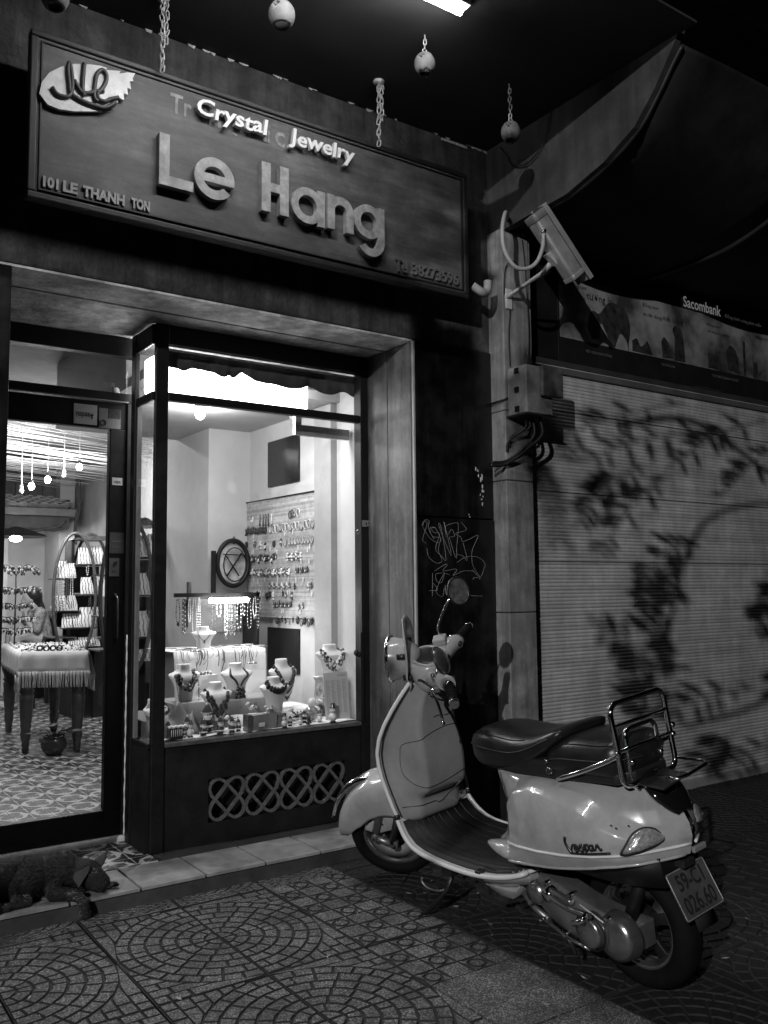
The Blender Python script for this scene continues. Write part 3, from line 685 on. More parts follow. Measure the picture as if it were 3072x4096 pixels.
# e : ring opened under the bar
ex, ez, eR, ew = 1.616, 3.249, .100, .044
outer = arc(ex, ez, eR, 0, 322, 30); inner = arc(ex, ez, eR-ew, 322, 24, 26)
ri = eR-ew
letter([[(ex+eR*cos(radians(0)), ez)]+arc(ex, ez, eR, 6, 322, 30)+arc(ex, ez, ri, 318, 203, 12)+[(ex-ri*.93, ez-.021), (ex+eR*.985, ez-.021)],
        arc(ex, ez+.0, ri, 168, 13, 14)+[(ex+ri*.95, ez+.018), (ex-ri*.95, ez+.018)]], D, yL, m_let)
hx0, hx1, hb, ht = 1.858, 2.005, 3.158, 3.402
letter([[(hx0, hb), (hx0, ht), (hx0+st_w, ht), (hx0+st_w, 3.306), (hx1-st_w, 3.306), (hx1-st_w, ht), (hx1, ht), (hx1, hb), (hx1-st_w, hb), (hx1-st_w, 3.262), (hx0+st_w, 3.262), (hx0+st_w, hb)]], D, yL, m_let)
def bowl(cx, cz, R, w, xr, top, bot, g=False):
    # round bowl with a straight stem on the right
    th = math.degrees(math.acos((xr-w-cx)/R)); pts = arc(cx, cz, R, th, 360-th, 36)
    a = arc(cx, cz, R, th, 360-th, 36)
    if not g: ol = a+[(xr-w, bot), (xr, bot), (xr, top), (xr-w, top)]
    else:
        rr_ = .084; cy = bot+rr_; cxx = xr-rr_
        ol = a+[(xr-w, cy)]+arc(cxx, cy, rr_-w, 0, -150, 10)+arc(cxx, cy, rr_, -150, 0, 14)+[(xr, top), (xr-w, top)]
    letter([ol, arc(cx, cz, R-w*.92, 0, 350, 30)], D, yL, m_let)
bowl(2.112, 3.242, .092, .043, 2.211, 3.333, 3.150)
nx0, nx1, nb, nt, R = 2.226, 2.382, 3.156, 3.335, .078
letter([[(nx0, nb), (nx0, nt), (nx0+.042, nt), (nx0+.042, nt-.012)]+[(x, z) for x, z in arc(nx1-R, nt-R, R, 118, 0, 14)]+[(nx1, nb), (nx1-.043, nb)]+arc(nx1-R, nt-R, R-.043, 0, 180, 12)+[(nx0+.043, nb)]], D, yL, m_let)
bowl(2.475, 3.246, .090, .043, 2.574, 3.333, 3.062, g=True)
# Crystal / Jewelry: thinner white letters standing on short pins
def brush(s, x0, x1, z0, z1, depth, m, off, y=None, rot=0, nm='letter', lab=None, slant=.12, hop=0):
    vf = text(s, 1, 0, off); vf = fit(vf, x0, x1, z0, z1); k = 0
    flat = (vf[0], vf[1])
    # re-extrude each letter outline by hand
    for v, f in islands(flat):
        k += 1; dz = hop*sin(k*2.3)
        ed = {}
        for q in f:
            for a, b2 in zip(q, q[1:]+q[:1]): ed[(a, b2)] = 1
        bd = [e for e in ed if (e[1], e[0]) not in ed]; n = len(v)
        vv = [(p[0]+slant*(p[1]-z0), p[1]+dz, -depth/2) for p in v]+[(p[0]+slant*(p[1]-z0), p[1]+dz, depth/2) for p in v]
        ff = [tuple(reversed(q)) for q in f]+[tuple(i+n for i in q) for q in f]+[(a, b2, b2+n, a+n) for a, b2 in bd]
        MB().add(vv, ff, M=S_(y)).build(nm, m, sg, label=lab)
brush('Crystal', 1.520, 1.880, 3.512, 3.618, .022, m_letw, .022, y=YB-.012, slant=.12, hop=.003)
brush('Jewelry', 2.005, 2.385, 3.512, 3.617, .022, m_letw, .022, y=YB-.012, slant=.10, hop=.003)
# ghosts of the older flat lettering left on the paint
m_gh = mat('ghost_letter', .36, .6, var=.5, scale=30, stain=.5)
m_gh2 = mat('ghost_letter_worn', .24, .6, var=.6, scale=40, stain=.7)
for s, x0, x1, m, z1 in (('Tr', 1.408, 1.512, m_gh, 3.618), ('an', 1.535, 1.66, m_gh2, 3.60), ('g', 1.70, 1.76, m_gh2, 3.59), ('m', 1.80, 1.90, m_gh2, 3.60), ('i', 1.905, 1.918, m_gh2, 3.615), ('c', 1.945, 2.000, m_gh, 3.595)):
    brush(s, x0, x1, 3.520 if s != 'g' else 3.49, z1, .0016, m, .018, y=YB+.0108, nm='ghost_letter', slant=.03)
# address and telephone in small cut-out letters
m_sm = mat('small_letter', .36, .5, var=.3, scale=40)
def serif(s, x0, x1, z0, z1):
    brush(s, x0, x1, z0, z1, .012, m_sm, .045, y=YB+.0055, nm='small_letter', slant=0)
serif('101', .862, .925, 3.024, 3.072); serif('LE', .943, 1.003, 3.024, 3.072); serif('THANH', 1.025, 1.205, 3.024, 3.073); serif('TON', 1.235, 1.318, 3.024, 3.072)
m_tel = mat('telephone_letter', .10, .5, var=.3, scale=40)
brush('Tel', 2.665, 2.745, 3.030, 3.100, .012, m_tel, .02, y=YB+.0055, nm='small_letter', slant=0)
brush('38273596', 2.775, 3.095, 3.030, 3.100, .012, m_tel, .02, y=YB+.0055, nm='small_letter', slant=0)
# logo: leaf plate with a scripted monogram
lp = [(.836,3.415),(.846,3.470),(.875,3.52),(.92,3.56),(.975,3.592),(1.04,3.612),(1.085,3.622),(1.115,3.622),(1.105,3.610),(1.15,3.622),(1.175,3.628),(1.168,3.614),(1.205,3.632),(1.240,3.640),(1.228,3.612),(1.232,3.600),(1.216,3.595),(1.222,3.560),(1.205,3.562),(1.208,3.528),(1.190,3.532),(1.192,3.500),(1.165,3.505),(1.165,3.478),(1.135,3.470),(1.150,3.455),(1.12,3.450),(1.085,3.430),(1.10,3.420),(1.04,3.400),(.98,3.382),(.92,3.372),(.87,3.378)]
lp = [(x, z-.0) for x, z in lp]
v, f = shape([lp], .008); MB().add(v, f, M=S_(YB-.002)).build('logo_leaf', mat('logo_plate', .85, .5, var=.15, scale=14, stain=.25), sg)
sp_ = [[(.885,3.455),(.905,3.432),(.94,3.430),(.962,3.450),(.968,3.50),(.960,3.565),(.952,3.585),(.948,3.55),(.955,3.49),(.962,3.455),(1.00,3.437),(1.055,3.430),(1.10,3.432),(1.135,3.455),(1.150,3.475)],
       [(1.015,3.605),(1.012,3.56),(1.010,3.51),(1.012,3.475),(1.02,3.46)],[(.975,3.515),(1.0,3.478),(1.03,3.475),(1.065,3.495),(1.10,3.51)],
       [(1.075,3.45),(1.06,3.47),(1.062,3.53),(1.07,3.575),(1.09,3.60),(1.108,3.59),(1.11,3.56),(1.095,3.52),(1.075,3.49),(1.08,3.465),(1.105,3.462),(1.13,3.480),(1.165,3.500)]]
for ln in sp_:
    p = bez([(x, YB-.016, z) for x, z in ln], 7); MB().tube(p, .0105, 8, flat=.9).build('monogram_stroke', mat('monogram', .05, .5, var=.2), sg)
MB = MB.__mro__[1]
# ---- chains
def link_mesh():
    mb = MB(); p = [(x*.0085, 0, z*.013+(.0085 if z > 0 else -.0085)) for x, z in [(cos(radians(a)), sin(radians(a))*.65) for a in range(0, 360, 30)]]
    mb.tube(p, .0029, 6, closed=True); return mb.build('chain_link', m_chain, mesh_only=True)
me_link = link_mesh()
def chain(p, z0, z1, label, par=None, wob=.003, name='sign_chain', sc=1.0, parts=True, double=False):
    t = par or thing(name, label, 'chain', (p[0], p[1], z0), group=None)
    z = z1-.014; k = 0
    while z > z0:
        part(me_link, 'chain_link', t, (p[0]+random.gauss(0, wob*.5), p[1]+random.gauss(0, wob*.4), z), rot=(random.gauss(0, .12), random.gauss(0, .12), (pi/2 if k % 2 else 0)+.7), sc=(sc, sc, sc)); z -= .0265*sc; k += 1
    if double:
        z = z1-.02; k = 0; off = .018
        while z > z0+.12:
            part(me_link, 'chain_link', t, (p[0]+off+random.gauss(0, .003), p[1], z), rot=(random.gauss(0, .2), random.gauss(0, .2), (pi/2 if k % 2 else 0)+.4), sc=(sc,)*3); z -= .0265*sc; k += 1
    return t
chain((1.318, 3.57), 3.625, ZC, 'rusty chain carrying the left end of the signboard', double=True, sc=1.1)
chain((2.475, 3.575), 3.625, ZC, 'rusty chain carrying the right end of the signboard', double=True, sc=1.1)
c_ = MB().ell((1.318, 3.57, ZC-.006), (.03, .03, .016)).build('ceiling_hook', m_chain); tag(c_, 'rusty ceiling hook over the left chain of the signboard', 'hook')
c_ = MB().ell((2.475, 3.575, ZC-.006), (.03, .03, .016)).build('ceiling_hook', m_chain); tag(c_, 'rusty ceiling hook over the right chain of the signboard', 'hook')
# ---- pierced clay bell lanterns on thin chains
m_clay = mat('clay_lantern', .13, .8, var=.3, scale=30, bump=.6, bscale=90)
def lantern(x, y, z, R, label, jag=0.0, zt=ZC, dim=1):
    t = thing('clay_lantern', label, 'lantern', (x, y, z), group='clay bell lanterns hung from the canopy')
    prof = []; n = 12; N = 28
    rows = []
    for i in range(n+1):
        a = pi*.5-pi*.80*i/n; rows.append((R*cos(a)*1.0 if i else .004, R*sin(a)*1.12))
    mb = MB(); vs = []; holes = set()
    for i, (r, zz) in enumerate(rows):
        for k in range(N):
            zj = zz+(jag*R*sin(k*1.9)*sin(k*.6) if i == n else 0); vs.append((x+r*cos(2*pi*k/N), y+r*sin(2*pi*k/N), z+zj))
    fs = []
    for i in range(n):
        for k in range(N):
            # ring of pierced holes: flower groups
            if i in (4, 5, 6) and (k % 7, i) in {(2, 4), (1, 5), (3, 5), (2, 6)}: continue
            fs.append((i*N+k, i*N+(k+1) % N, (i+1)*N+(k+1) % N, (i+1)*N+k))
    mb.add(vs, fs, 0, True); mb.build('shell', m_clay, t, solid=.006)
    MB().tube([(x+.012*cos(a), y, z+R*1.12+.010+.012*sin(a)) for a in [2*pi*q/10 for q in range(10)]], .003, 6, closed=True).build('ring', m_chain, t)
    for q in range(3):
        pass
    chain((x, y), z+R*1.12+.02, zt, None, par=t, sc=.85)
    return t
for args in ((.79, 3.28, 3.585, .050, 'round clay lantern hanging at the far left above the signboard', 0),
             (1.70, 3.18, 3.80, .054, 'round clay lantern hanging highest, between the two sign chains', 0),
             (2.44, 3.14, 3.815, .047, 'brightly lit pierced clay lantern with a broken lower rim', .25),
             (3.06, 3.22, 3.70, .048, 'dim pierced clay lantern hanging in the canopy corner by the pale wall', .2)):
    lantern(*args)
# ================================================================ shop front: display bay
G_ = glassmat()
bay = thing('display_window', 'dark framed glass display window on a dark base with a pierced lattice', 'window', (2.2, YW, .07))
XL, XR = 1.545, 2.855
# base: front panel with an opening for the lattice, side panel
vx0, vx1, vz0, vz1 = 1.868, 2.690, .175, .392
MB().box(1.632, vx0, YW+.01, YW+.05, .071, .575).box(vx1, 2.79, YW+.01, YW+.05, .071, .575).box(vx0, vx1, YW+.01, YW+.05, .071, vz0).box(vx0, vx1, YW+.01, YW+.05, vz1, .575).build('base_panel', m_base, bay)
MB().box(vx0-.01, vx1+.01, YW+.09, YW+.10, vz0-.02, vz1+.02).build('lattice_backing', m_black, bay)
MB().box(XL+.0, XL+.03, YW+.031, YD-.116, .071, .575).build('side_base_panel', m_base, bay)
# lattice: chains of octagons crossing as in cut-out stone screen tiles
m_lat = mat('lattice_stone', .10, .7, var=.35, scale=30, bump=.4)
def bar2(mb, a, b, w, M, t0, t1):
    a = Vector((a[0], a[1], 0)); b = Vector((b[0], b[1], 0)); d = (b-a).normalized(); n = Vector((-d.y, d.x, 0))*w/2
    mb.prism([((a-n).x, (a-n).y), ((b-n).x, (b-n).y), ((b+n).x, (b+n).y), ((a+n).x, (a+n).y)], t0, t1, M=M)
FL = FACE((0, YW+.012, 0))
def screen(u0, u1, z0, z1, n, M):
    """each tile: two slanting octagonal loops that cross"""
    W_ = (u1-u0)/n; H = z1-z0; w = .0145; out = []
    for k in range(n):
        xc, zc = u0+(k+.5)*W_, (z0+z1)/2; mb = MB()
        for s in (1, -1):
            r = W_*.235; c1 = Vector((xc-s*(W_*.5-r-w*.3), zc+H*.5-r-w*.3)); c2 = Vector((xc+s*(W_*.5-r-w*.3), zc-H*.5+r+w*.3)); d = (c1-c2).normalized(); a0 = atan2(d.y, d.x)
            P = [(c1.x+r*cos(a0+g), c1.y+r*sin(a0+g)) for g in [radians(q) for q in (-90, -52, -18, 18, 52, 90)]]+[(c2.x+r*cos(a0+g), c2.y+r*sin(a0+g)) for g in [radians(q) for q in (90, 128, 162, 198, 232, 270)]]
            for i in range(len(P)): bar2(mb, P[i], P[(i+1) % len(P)], w, M, .0006*i+(.0003 if s > 0 else 0), .016+.0005*i+(.00025 if s > 0 else 0))
        out.append(mb)
    return out
for mb in screen(vx0+.004, vx1-.004, vz0+.002, vz1-.002, 4, FACE((0, YW+.030, 0))): mb.build('lattice_tile', m_lat, bay)
for mb in screen(YW+.06, YD-.15, vz0+.0, vz1+.01, 1, fr((XL+.010, 0, 0), (0, 1, 0), (0, 0, 1))): mb.build('lattice_tile', m_lat, bay)
# frame
MB().box(1.562, 1.630, YW-.002, YW+.030, .072, 2.72-.014).build('corner_post', m_wood, bay, bevel=.004)
MB().box(2.792, 2.843, YW-.012, YW+.06, .072, 2.72-.014).build('right_stile', m_wood, bay, bevel=.003)
MB().box(1.538, 1.562, YD-.115, YD-.055, .072, 2.70).build('rear_post', m_wood, bay, bevel=.003)
MB().box(1.632, 2.79, YW-.004, YW+.05, 2.607, 2.705).build('head_rail', m_wood, bay, bevel=.003)
MB().box(1.632, 2.79, YW+.0, YW+.045, 2.315, 2.357).build('transom_bar', m_wood, bay, bevel=.003)
MB().box(1.632, 2.79, YW-.006, YW+.06, .5755, .597).build('sill', mat('sill_wood', .09, .35, var=.4, scale=30), bay, bevel=.003)
for z0, z1 in ((2.597, 2.70), (2.31, 2.352), (.5755, .60)): MB().box(XL-.003, 1.561, YW+.004, YD-.116, z0, z1).build('side_rail', m_wood, bay, bevel=.003)
MB().box(XL+.006, XL+.028, YD-.128, YD-.1165, .601, 2.31).build('side_bead', mat('pale_bead', .3, .6), bay)
for x0, x1, z0, z1 in ((1.628, 2.794, .598, 2.314), (1.628, 2.794, 2.358, 2.606)):
    MB().box(x0, x1, YW+.018, YW+.023, z0, z1).build('pane', G_, bay)
MB().box(1.549, 1.553, YW+.006, YD-.1165, .602, 2.309).build('pane', G_, bay)
MB().box(1.549, 1.553, YW+.006, YD-.1165, 2.353, 2.596).build('pane', G_, bay)
MB().box(1.64, 2.78, YW+.03, YW+.042, 2.583, 2.588).build('bright_bead', mat('aluminium_strip', .7, .3, metal=.8), bay)
# hasp and bolts on the right stile
MB().box(2.795, 2.84, YW-.017, YW-.013, 1.705, 1.742).tube([(2.832, YW-.02, 1.735+.014*sin(a)) if 0 else (2.835+.010*cos(a), YW-.02, 1.722+.015*sin(a)) for a in [2*pi*q/12 for q in range(12)]], .0035, 6, closed=True).build('hasp', m_chrome, bay)
MB().tube([(2.775+.008*cos(a), YW-.006, 1.675+.014*sin(a)) for a in [2*pi*q/12 for q in range(12)]], .0035, 6, closed=True).build('staple', m_chrome, bay)
MB().box(2.775, 2.797, YW-.024, YW-.013, .60, 1.1).build('bolt_bar', m_black, bay, bevel=.002)
MB().ell((2.752, YW-.012, .985), (.016, .016, .018), 10, 6).ell((2.77, YW-.012, .975), (.014, .014, .016), 10, 6).build('knob', m_black, bay)
# ---- entrance door
dr = thing('shop_door', 'wide dark framed glass door standing shut with stickers on its frame', 'door', (1.2, YD, .1))
MB().box(.40, 1.585, YD-.0, YD+.045, .1, .232).build('bottom_rail', m_wood, dr, bevel=.004)
MB().box(.40, 1.585, YD-.0, YD+.045, 2.205, 2.345).build('top_rail', m_wood, dr, bevel=.004)
MB().box(1.445, 1.536, YD-.002, YD+.047, .2325, 2.2045).build('lock_stile', m_wood, dr, bevel=.004)
MB().box(1.5365, 1.585, YD-.012, YD+.05, .1, 2.349).build('door_jamb', m_wood, dr)
MB().box(.40, .49, YD-.002, YD+.047, .2325, 2.2045).build('hinge_stile', m_wood, dr, bevel=.004)
MB().box(.49, 1.445, YD+.018, YD+.024, .232, 2.205).build('pane', G_, dr)
MB().tube([(1.487, YD-.005, 1.09), (1.487, YD-.035, 1.11), (1.487, YD-.035, 1.31), (1.487, YD-.005, 1.33)], .007, 8).build('handle', mat('handle_dark', .12, .25, metal=.6), dr)
tr = thing('door_transom', 'dark framed glass transom above the entrance door', 'transom', (1.2, YD, 2.36))
MB().box(.40, 1.585, YD-.012, YD+.05, 2.352, 2.40).build('lower_rail', m_wood, tr, bevel=.004)
MB().box(.40, 1.585, YD-.012, YD+.05, 2.60, 2.70).build('head_rail', m_wood, tr, bevel=.004)
MB().box(.45, 1.54, YD+.018, YD+.023, 2.40, 2.60).build('pane', G_, tr)
MB().box(.40, 1.54, YD-.016, YD-.0125, 2.349, 2.3545).build('bright_bead', MATS['aluminium_strip'], tr)
# stickers
def sticker(x0, x1, z0, z1, label, lines, m=None, y=YD-.0035):
    t = thing('sticker', label, 'sticker', ((x0+x1)/2, y, z0))
    MB().box(x0, x1, y, y+.0012, z0, z1).build('paper', m or mat('sticker_paper', .45, .5, var=.15), t)
    for s, a, b2, c, d2, mm in lines:
        v, f = fit(text(s, 1, 0, .01), x0+(x1-x0)*a, x0+(x1-x0)*b2, z0+(z1-z0)*c, z0+(z1-z0)*d2); MB().add(v, f, M=FACE((0, y-.0006, 0))).build('print', mm, t, recalc=False)
    return t
t = sticker(1.255, 1.375, 2.215, 2.32, 'card payment sticker reading napas on the door top rail', [('napas', .10, .68, .30, .60, m_ink)])
MB().prism([(1.345, 2.245), (1.352, 2.245), (1.352, 2.262), (1.358, 2.262), (1.3485, 2.276), (1.339, 2.262), (1.345, 2.262)], 0, .0008, M=FACE((0, YD-.0042, 0))).build('arrow', m_ink, t)
t = sticker(1.385, 1.50, 2.205, 2.31, 'grey sticker with three dark blocks and a ring on the door corner', [('JCB', .42, .95, .52, .95, m_ink)], mat('sticker_grey', .16, .5))
for k in range(3): MB().box(1.436+k*.022, 1.454+k*.022, YD-.0046, YD-.0041, 2.26, 2.31).build('block', m_dark, t)
MB().tube([(1.408+.014*cos(a), YD-.0046, 2.232+.014*sin(a)) for a in [2*pi*q/14 for q in range(14)]], .0022, 5, closed=True).build('ring', m_ink, t)
sticker(1.46, 1.515, 1.905, 1.945, 'small white VISA sticker on the door stile', [('VISA', .18, .82, .25, .60, m_ink)], mat('sticker_white', .7, .5))
sticker(1.452, 1.528, 1.545, 1.655, 'dark card payment sticker with faded lines on the door stile', [('____', .2, .8, .55, .6, m_lt2), ('____', .2, .8, .3, .33, m_lt2)], mat('sticker_dark', .10, .5))
t = sticker(1.452, 1.505, 1.425, 1.52, 'grey sticker with a dark slanted emblem under the dark sticker', [('BIDV', .3, .7, .2, .32, m_ink)], mat('sticker_grey'))
MB().prism([(1.47, 1.475), (1.49, 1.482), (1.495, 1.505), (1.475, 1.50)], 0, .0008, M=FACE((0, YD-.0042, 0))).build('emblem', m_ink, t)
# small wall camera / fan seen through the transom
t = thing('dome_camera', 'little round camera fixed inside above the door corner', 'security camera', (1.49, YD+.07, 2.42))
MB().ell((1.50, YD+.09, 2.43), (.022, .02, .022)).build('dome', mat('dome_grey', .4, .3), t); MB().box(1.44, 1.49, YD+.08, YD+.10, 2.45, 2.47).build('arm', m_dark, t)
# white cord hanging in the corner between door and display base
ww = MB(); ww.tube([(1.5395+.0008*sin(k), YD-.040, .10+.02*k) for k in range(52)], [.0038+.0012*sin(k*1.7) for k in range(52)], 6)
ww.build('white_cord', m_white, dr)
# fallen thing by the left door edge
ORD = 'first second third fourth fifth sixth seventh eighth ninth tenth eleventh twelfth thirteenth fourteenth fifteenth sixteenth seventeenth eighteenth nineteenth'.split()
def ordinal(i):
    i += 1
    if i < 20: return ORD[i-1]
    if i % 10 == 0: return {20: 'twentieth', 30: 'thirtieth'}[i]
    return {2: 'twenty', 3: 'thirty'}[i//10]+'-'+ORD[i % 10-1]
# ================================================================ shop interior: shell
XM = 3.12
struct(MB().box(2.52, 2.845, 5.8, 6.6, .05, 2.95).build('wall_nook', m_int))
struct(MB().box(2.845, 2.90, 4.262, 6.6, .05, 2.95).build('wall_bay_side', m_int))
struct(MB().box(2.80, 2.845, 4.60, 4.80, .05, 2.49).build('wall_pilaster', m_int2))
struct(MB().box(XM, XM+.1, 6.6, 12.2, .05, 3.4).build('wall_shop_right', m_int2))
struct(MB().box(2.845, XM, 6.55, 6.6, .05, 3.4).build('wall_shop_return', m_int))
struct(MB().box(-4, 3.25, 12.0, 12.1, .05, 3.4).build('wall_shop_back', m_int))
struct(MB().box(2.592, 2.675, 6.50, 6.62, .05, 2.95).build('wall_column', m_int))
struct(MB().box(-4, -3.9, YD, 12.1, .05, 3.4).build('wall_shop_left', m_int))
struct(MB().box(-4, .40, YD, YD+.1, .05, 2.72).build('wall_front_left', m_dark))
struct(MB().box(1.60, 1.63, 4.66, 5.02, .09, .82).build('wall_low_cabinet', m_wood))
struct(MB().box(1.62, 2.845, YW+.30, 6.4, 2.495, 2.55).build('bay_ceiling', mat('bay_ceiling_paint', .42, .9, var=.1)))
struct(MB().box(-4, XM, YD+.06, 12.1, 2.96, 3.02).build('shop_ceiling', mat('shop_ceiling_paint', .35, .9)))
struct(MB().box(1.62, 2.845, 4.9, 6.4, 2.551, 2.959).build('bay_ceiling_box', MATS['bay_ceiling_paint']))
struct(MB().box(-4, 2.9, 4.901, YD+.4, 2.73, 2.959).build('inner_lintel', m_int2))
MB_ = MB
# string canopy under the shop ceiling
cn = MB(); random.seed(21)
for k in range(80):
    y = 6.2+k*.048+random.gauss(0, .01); y2 = y+random.gauss(1.2, .25)
    cn.tube([(.2, y, 2.80+random.gauss(0, .02)), (1.6, (y+y2)/2, 2.68+random.gauss(0, .03)), (XM, y2, 2.66+random.gauss(0, .02))], .0024, 4, cap=False)
o = cn.build('string_canopy', mat('pale_string', .8, .8, bump=0)); tag(o, 'many pale strings stretched side by side under the shop ceiling', 'strings'); o['kind'] = 'stuff'
# wooden partition planks above the little roof
wp = thing('plank_wall', 'dark vertical plank wall above the small tiled roof', 'wall', (2.4, 11.5, 2.3))
for k in range(8): MB().box(1.65+k*.16, 1.805+k*.16, 11.5, 11.53, 2.45, 2.96).build('plank', mat('plank_wood', .09, .6, var=.4, scale=15, rnd=.3), wp, bevel=.004)
# wall piers by the back
struct(MB().box(2.93, 3.11, 11.3, 11.99, .05, 2.958).build('wall_pier_right', m_int)); struct(MB().box(2.19, 2.40, 11.6, 11.99, .05, 2.0).build('wall_pier_centre', m_int))
# ---- miniature roof with fish-scale tiles
rf = thing('tiled_canopy', 'little indoor roof of rounded clay scale tiles on a dark beam', 'roof', (2.5, 11, 2.2))
ts = MB(); ts.loft([[(.062*cos(a)*s_, -.07*0+(.062*sin(a)*s_ if sin(a) < 0 else .05*s_ if abs(cos(a)) < .99 else 0), z) for a in [2*pi*q/12 for q in range(12)]] for s_, z in ((1, 0), (1, .010), (.92, .018))]); me_sc = ts.build('roof_tile', mat('clay_scale', .34, .7, var=.25, scale=20, rnd=.15), mesh_only=True)
for r in range(5):
    for k in range(8 if r < 4 else 7):
        x = 2.04+k*.118+(.059 if r % 2 else 0)
        if x > 3.0-r*.03: continue
        part(me_sc, 'roof_tile', rf, (x, 10.86+r*.055, 2.36+r*.026), rot=(radians(-22), 0, 0))
MB().box(1.9, 3.04, 10.86, 11.45, 2.245, 2.335).build('eave_beam', mat('eave_wood', .2, .6, var=.3), rf, bevel=.006)
MB().box(1.9, 2.95, 10.95, 11.5, 2.10, 2.244).build('lower_beam', mat('eave_dark', .09, .6, var=.4, scale=10), rf)
MB().box(1.9, 3.0, 11.1, 11.5, 2.34, 2.47).build('roof_core', m_dark, rf)
cv = MB(); 
cv.tube(bez([(1.9, 10.9, 2.06), (2.3, 10.9, 2.09), (2.5, 10.9, 2.06), (2.66, 10.9, 2.09), (2.8, 10.9, 2.12), (2.9, 10.9, 2.2)], 5), [.02]*26, 6); cv.build('carved_trim', MATS['eave_dark'], rf)
# vine / cable twisting down the wall
o = MB().tube(bez([(2.99, 10.7, 2.72), (2.96, 10.7, 2.5), (3.0, 10.7, 2.3), (2.95, 10.7, 2.1), (2.97, 10.7, 1.9)], 8), .014, 6).tube(bez([(3.01, 10.72, 2.72), (3.02, 10.7, 2.45), (2.96, 10.7, 2.25), (2.98, 10.7, 1.95)], 8), .01, 6).build('twisted_vine', mat('vine_dark', .06, .7))
tag(o, 'dark twisted vine hanging down the wall right of the little tiled roof', 'vine')
# ---- pendant bulbs
def bulb(x, y, z, zt, label, on=0, r=.028, glow=60):
    t = thing('pendant_bulb', label, 'bulb', (x, y, z))
    MB().ell((x, y, z), (r, r, r*1.2), 12, 8).build('bulb_glass', emat('bulb_glow', glow) if on else mat('bulb_off', .75, .2, bump=0), t)
    MB().tube([(x, y, z+r*1.1), (x, y, z+r*1.1+.03)], .014, 8).build('socket', m_dark if on else m_white, t)
    MB().tube([(x, y, z+r*1.1+.03), (x, y, zt)], .0022 if on else .004, 5).build('cord', m_white, t)
    if on: light('bulb_light', 'POINT', (x, y, z-.05), on, t, size=.04)
bulb(2.375, 8.5, 2.527, 2.95, 'lit bare bulb highest and rightmost in the shop doorway', 28*IW)
bulb(2.088, 8.5, 2.386, 2.95, 'lit bare bulb in the middle of the three above the little roof', 28*IW)
bulb(1.946, 8.5, 2.316, 2.95, 'lit bare bulb lowest of the three above the little roof', 28*IW)
bulb(1.857, 8.5, 2.27, 2.95, 'unlit bulb on a thick white cord left of the lit ones', r=.02)
bulb(2.234, 8.5, 2.44, 2.95, 'small unlit bulb between two lit bulbs near the ceiling', r=.017)
bulb(1.66, 8.5, 2.36, 2.95, 'unlit bulb on a white cord at the door frame edge', r=.016)
# hat-like lampshade below the roof
hl = thing('hanging_lamp', 'lit lamp under a flat dark conical shade below the little roof', 'lamp', (2.3, 10.8, 1.96))
MB().lathe([(.34, 0), (.30, .03), (.12, .09), (.02, .12)], 20, M=Matrix.Translation((2.32, 10.8, 1.98))).build('shade', m_dark, hl)
MB().ell((2.30, 10.74, 1.955), (.07, .06, .035)).build('bulb_glass', emat('bulb_glow', 60), hl)
light('shade_light', 'POINT', (2.30, 10.72, 1.90), 22*IW, hl, size=.05)
light('shop_fill_lamp', 'AREA', (1.2, 7.6, 2.93), 60*IW, size=1.4, size_y=.2)
fx = thing('ceiling_tube_lamp', 'long white ceiling lamp inside the shop behind the strings', 'lamp', (1.2, 7.6, 2.95))
MB().box(.5, 1.9, 7.52, 7.68, 2.935, 2.955).build('diffuser', emat('panel_glow', 4), fx)
# ---- bay lamps
fb = thing('light_box', 'glowing white fluorescent light box behind the scalloped valance', 'lamp', (2.1, 4.5, 2.38))
bm_ = MB(); bm_.loft([[(x, y, z) for y, z in ((4.42, 2.40), (4.45, 2.385), (4.53, 2.385), (4.55, 2.41), (4.55, 2.58), (4.42, 2.58))] for x in (1.60, 2.54)]); bm_.build('diffuser', emat('box_glow', 11), fb, bevel=.012)
light('box_light', 'AREA', (2.1, 4.49, 2.365), 14*IW, fb, size=.9, size_y=.1)
cl = thing('ceiling_bulb', 'lit round bulb on the display window ceiling', 'lamp', (2.156, 5.1, 2.45))
MB().ell((2.156, 5.1, 2.44), (.03, .03, .035), 12, 8).build('bulb_glass', emat('bulb_glow', 60), cl); MB().tube([(2.156, 5.1, 2.47), (2.156, 5.1, 2.494)], .03, 12).build('rose', m_white, cl)
light('ceiling_bulb_light', 'POINT', (2.156, 5.1, 2.39), 16*IW, cl, size=.05)
cu_ = MB().lathe([(.001, -.02), (.025, -.015), (.03, 0), (.03, .012)], 14, M=Matrix.Translation((2.78, 5.03, 2.478))).build('ceiling_rose', m_white); tag(cu_, 'small white ceiling cup in the upper corner above the black square picture', 'ceiling cup')
# valance: scalloped dark cloth
va = MB(); low = [(1.632, 2.508), (1.70, 2.506), (1.74, 2.496), (1.78, 2.513), (1.83, 2.516), (1.893, 2.512), (1.93, 2.498), (1.97, 2.492), (2.0, 2.508), (2.03, 2.498), (2.07, 2.530), (2.10, 2.517), (2.145, 2.500), (2.25, 2.490), (2.38, 2.482), (2.44, 2.488), (2.494, 2.508), (2.55, 2.490), (2.60, 2.474), (2.66, 2.480), (2.723, 2.502), (2.77, 2.487), (2.846, 2.465)]
lo = bez([(x, 0, z) for x, z in low], 5); 
secs = []
for p in lo: w = .008*sin(p.x*38)+.004*sin(p.x*91); secs.append([(p.x, 4.335+w, p.z), (p.x, 4.335+w*.6, (p.z+2.60)/2), (p.x, 4.335, 2.604)])
va.loft(secs, closed=False); o = va.build('valance', mat('valance_cloth', .06, .9, var=.3), solid=.003); tag(o, 'dark scalloped valance hanging behind the top of the display window', 'valance')
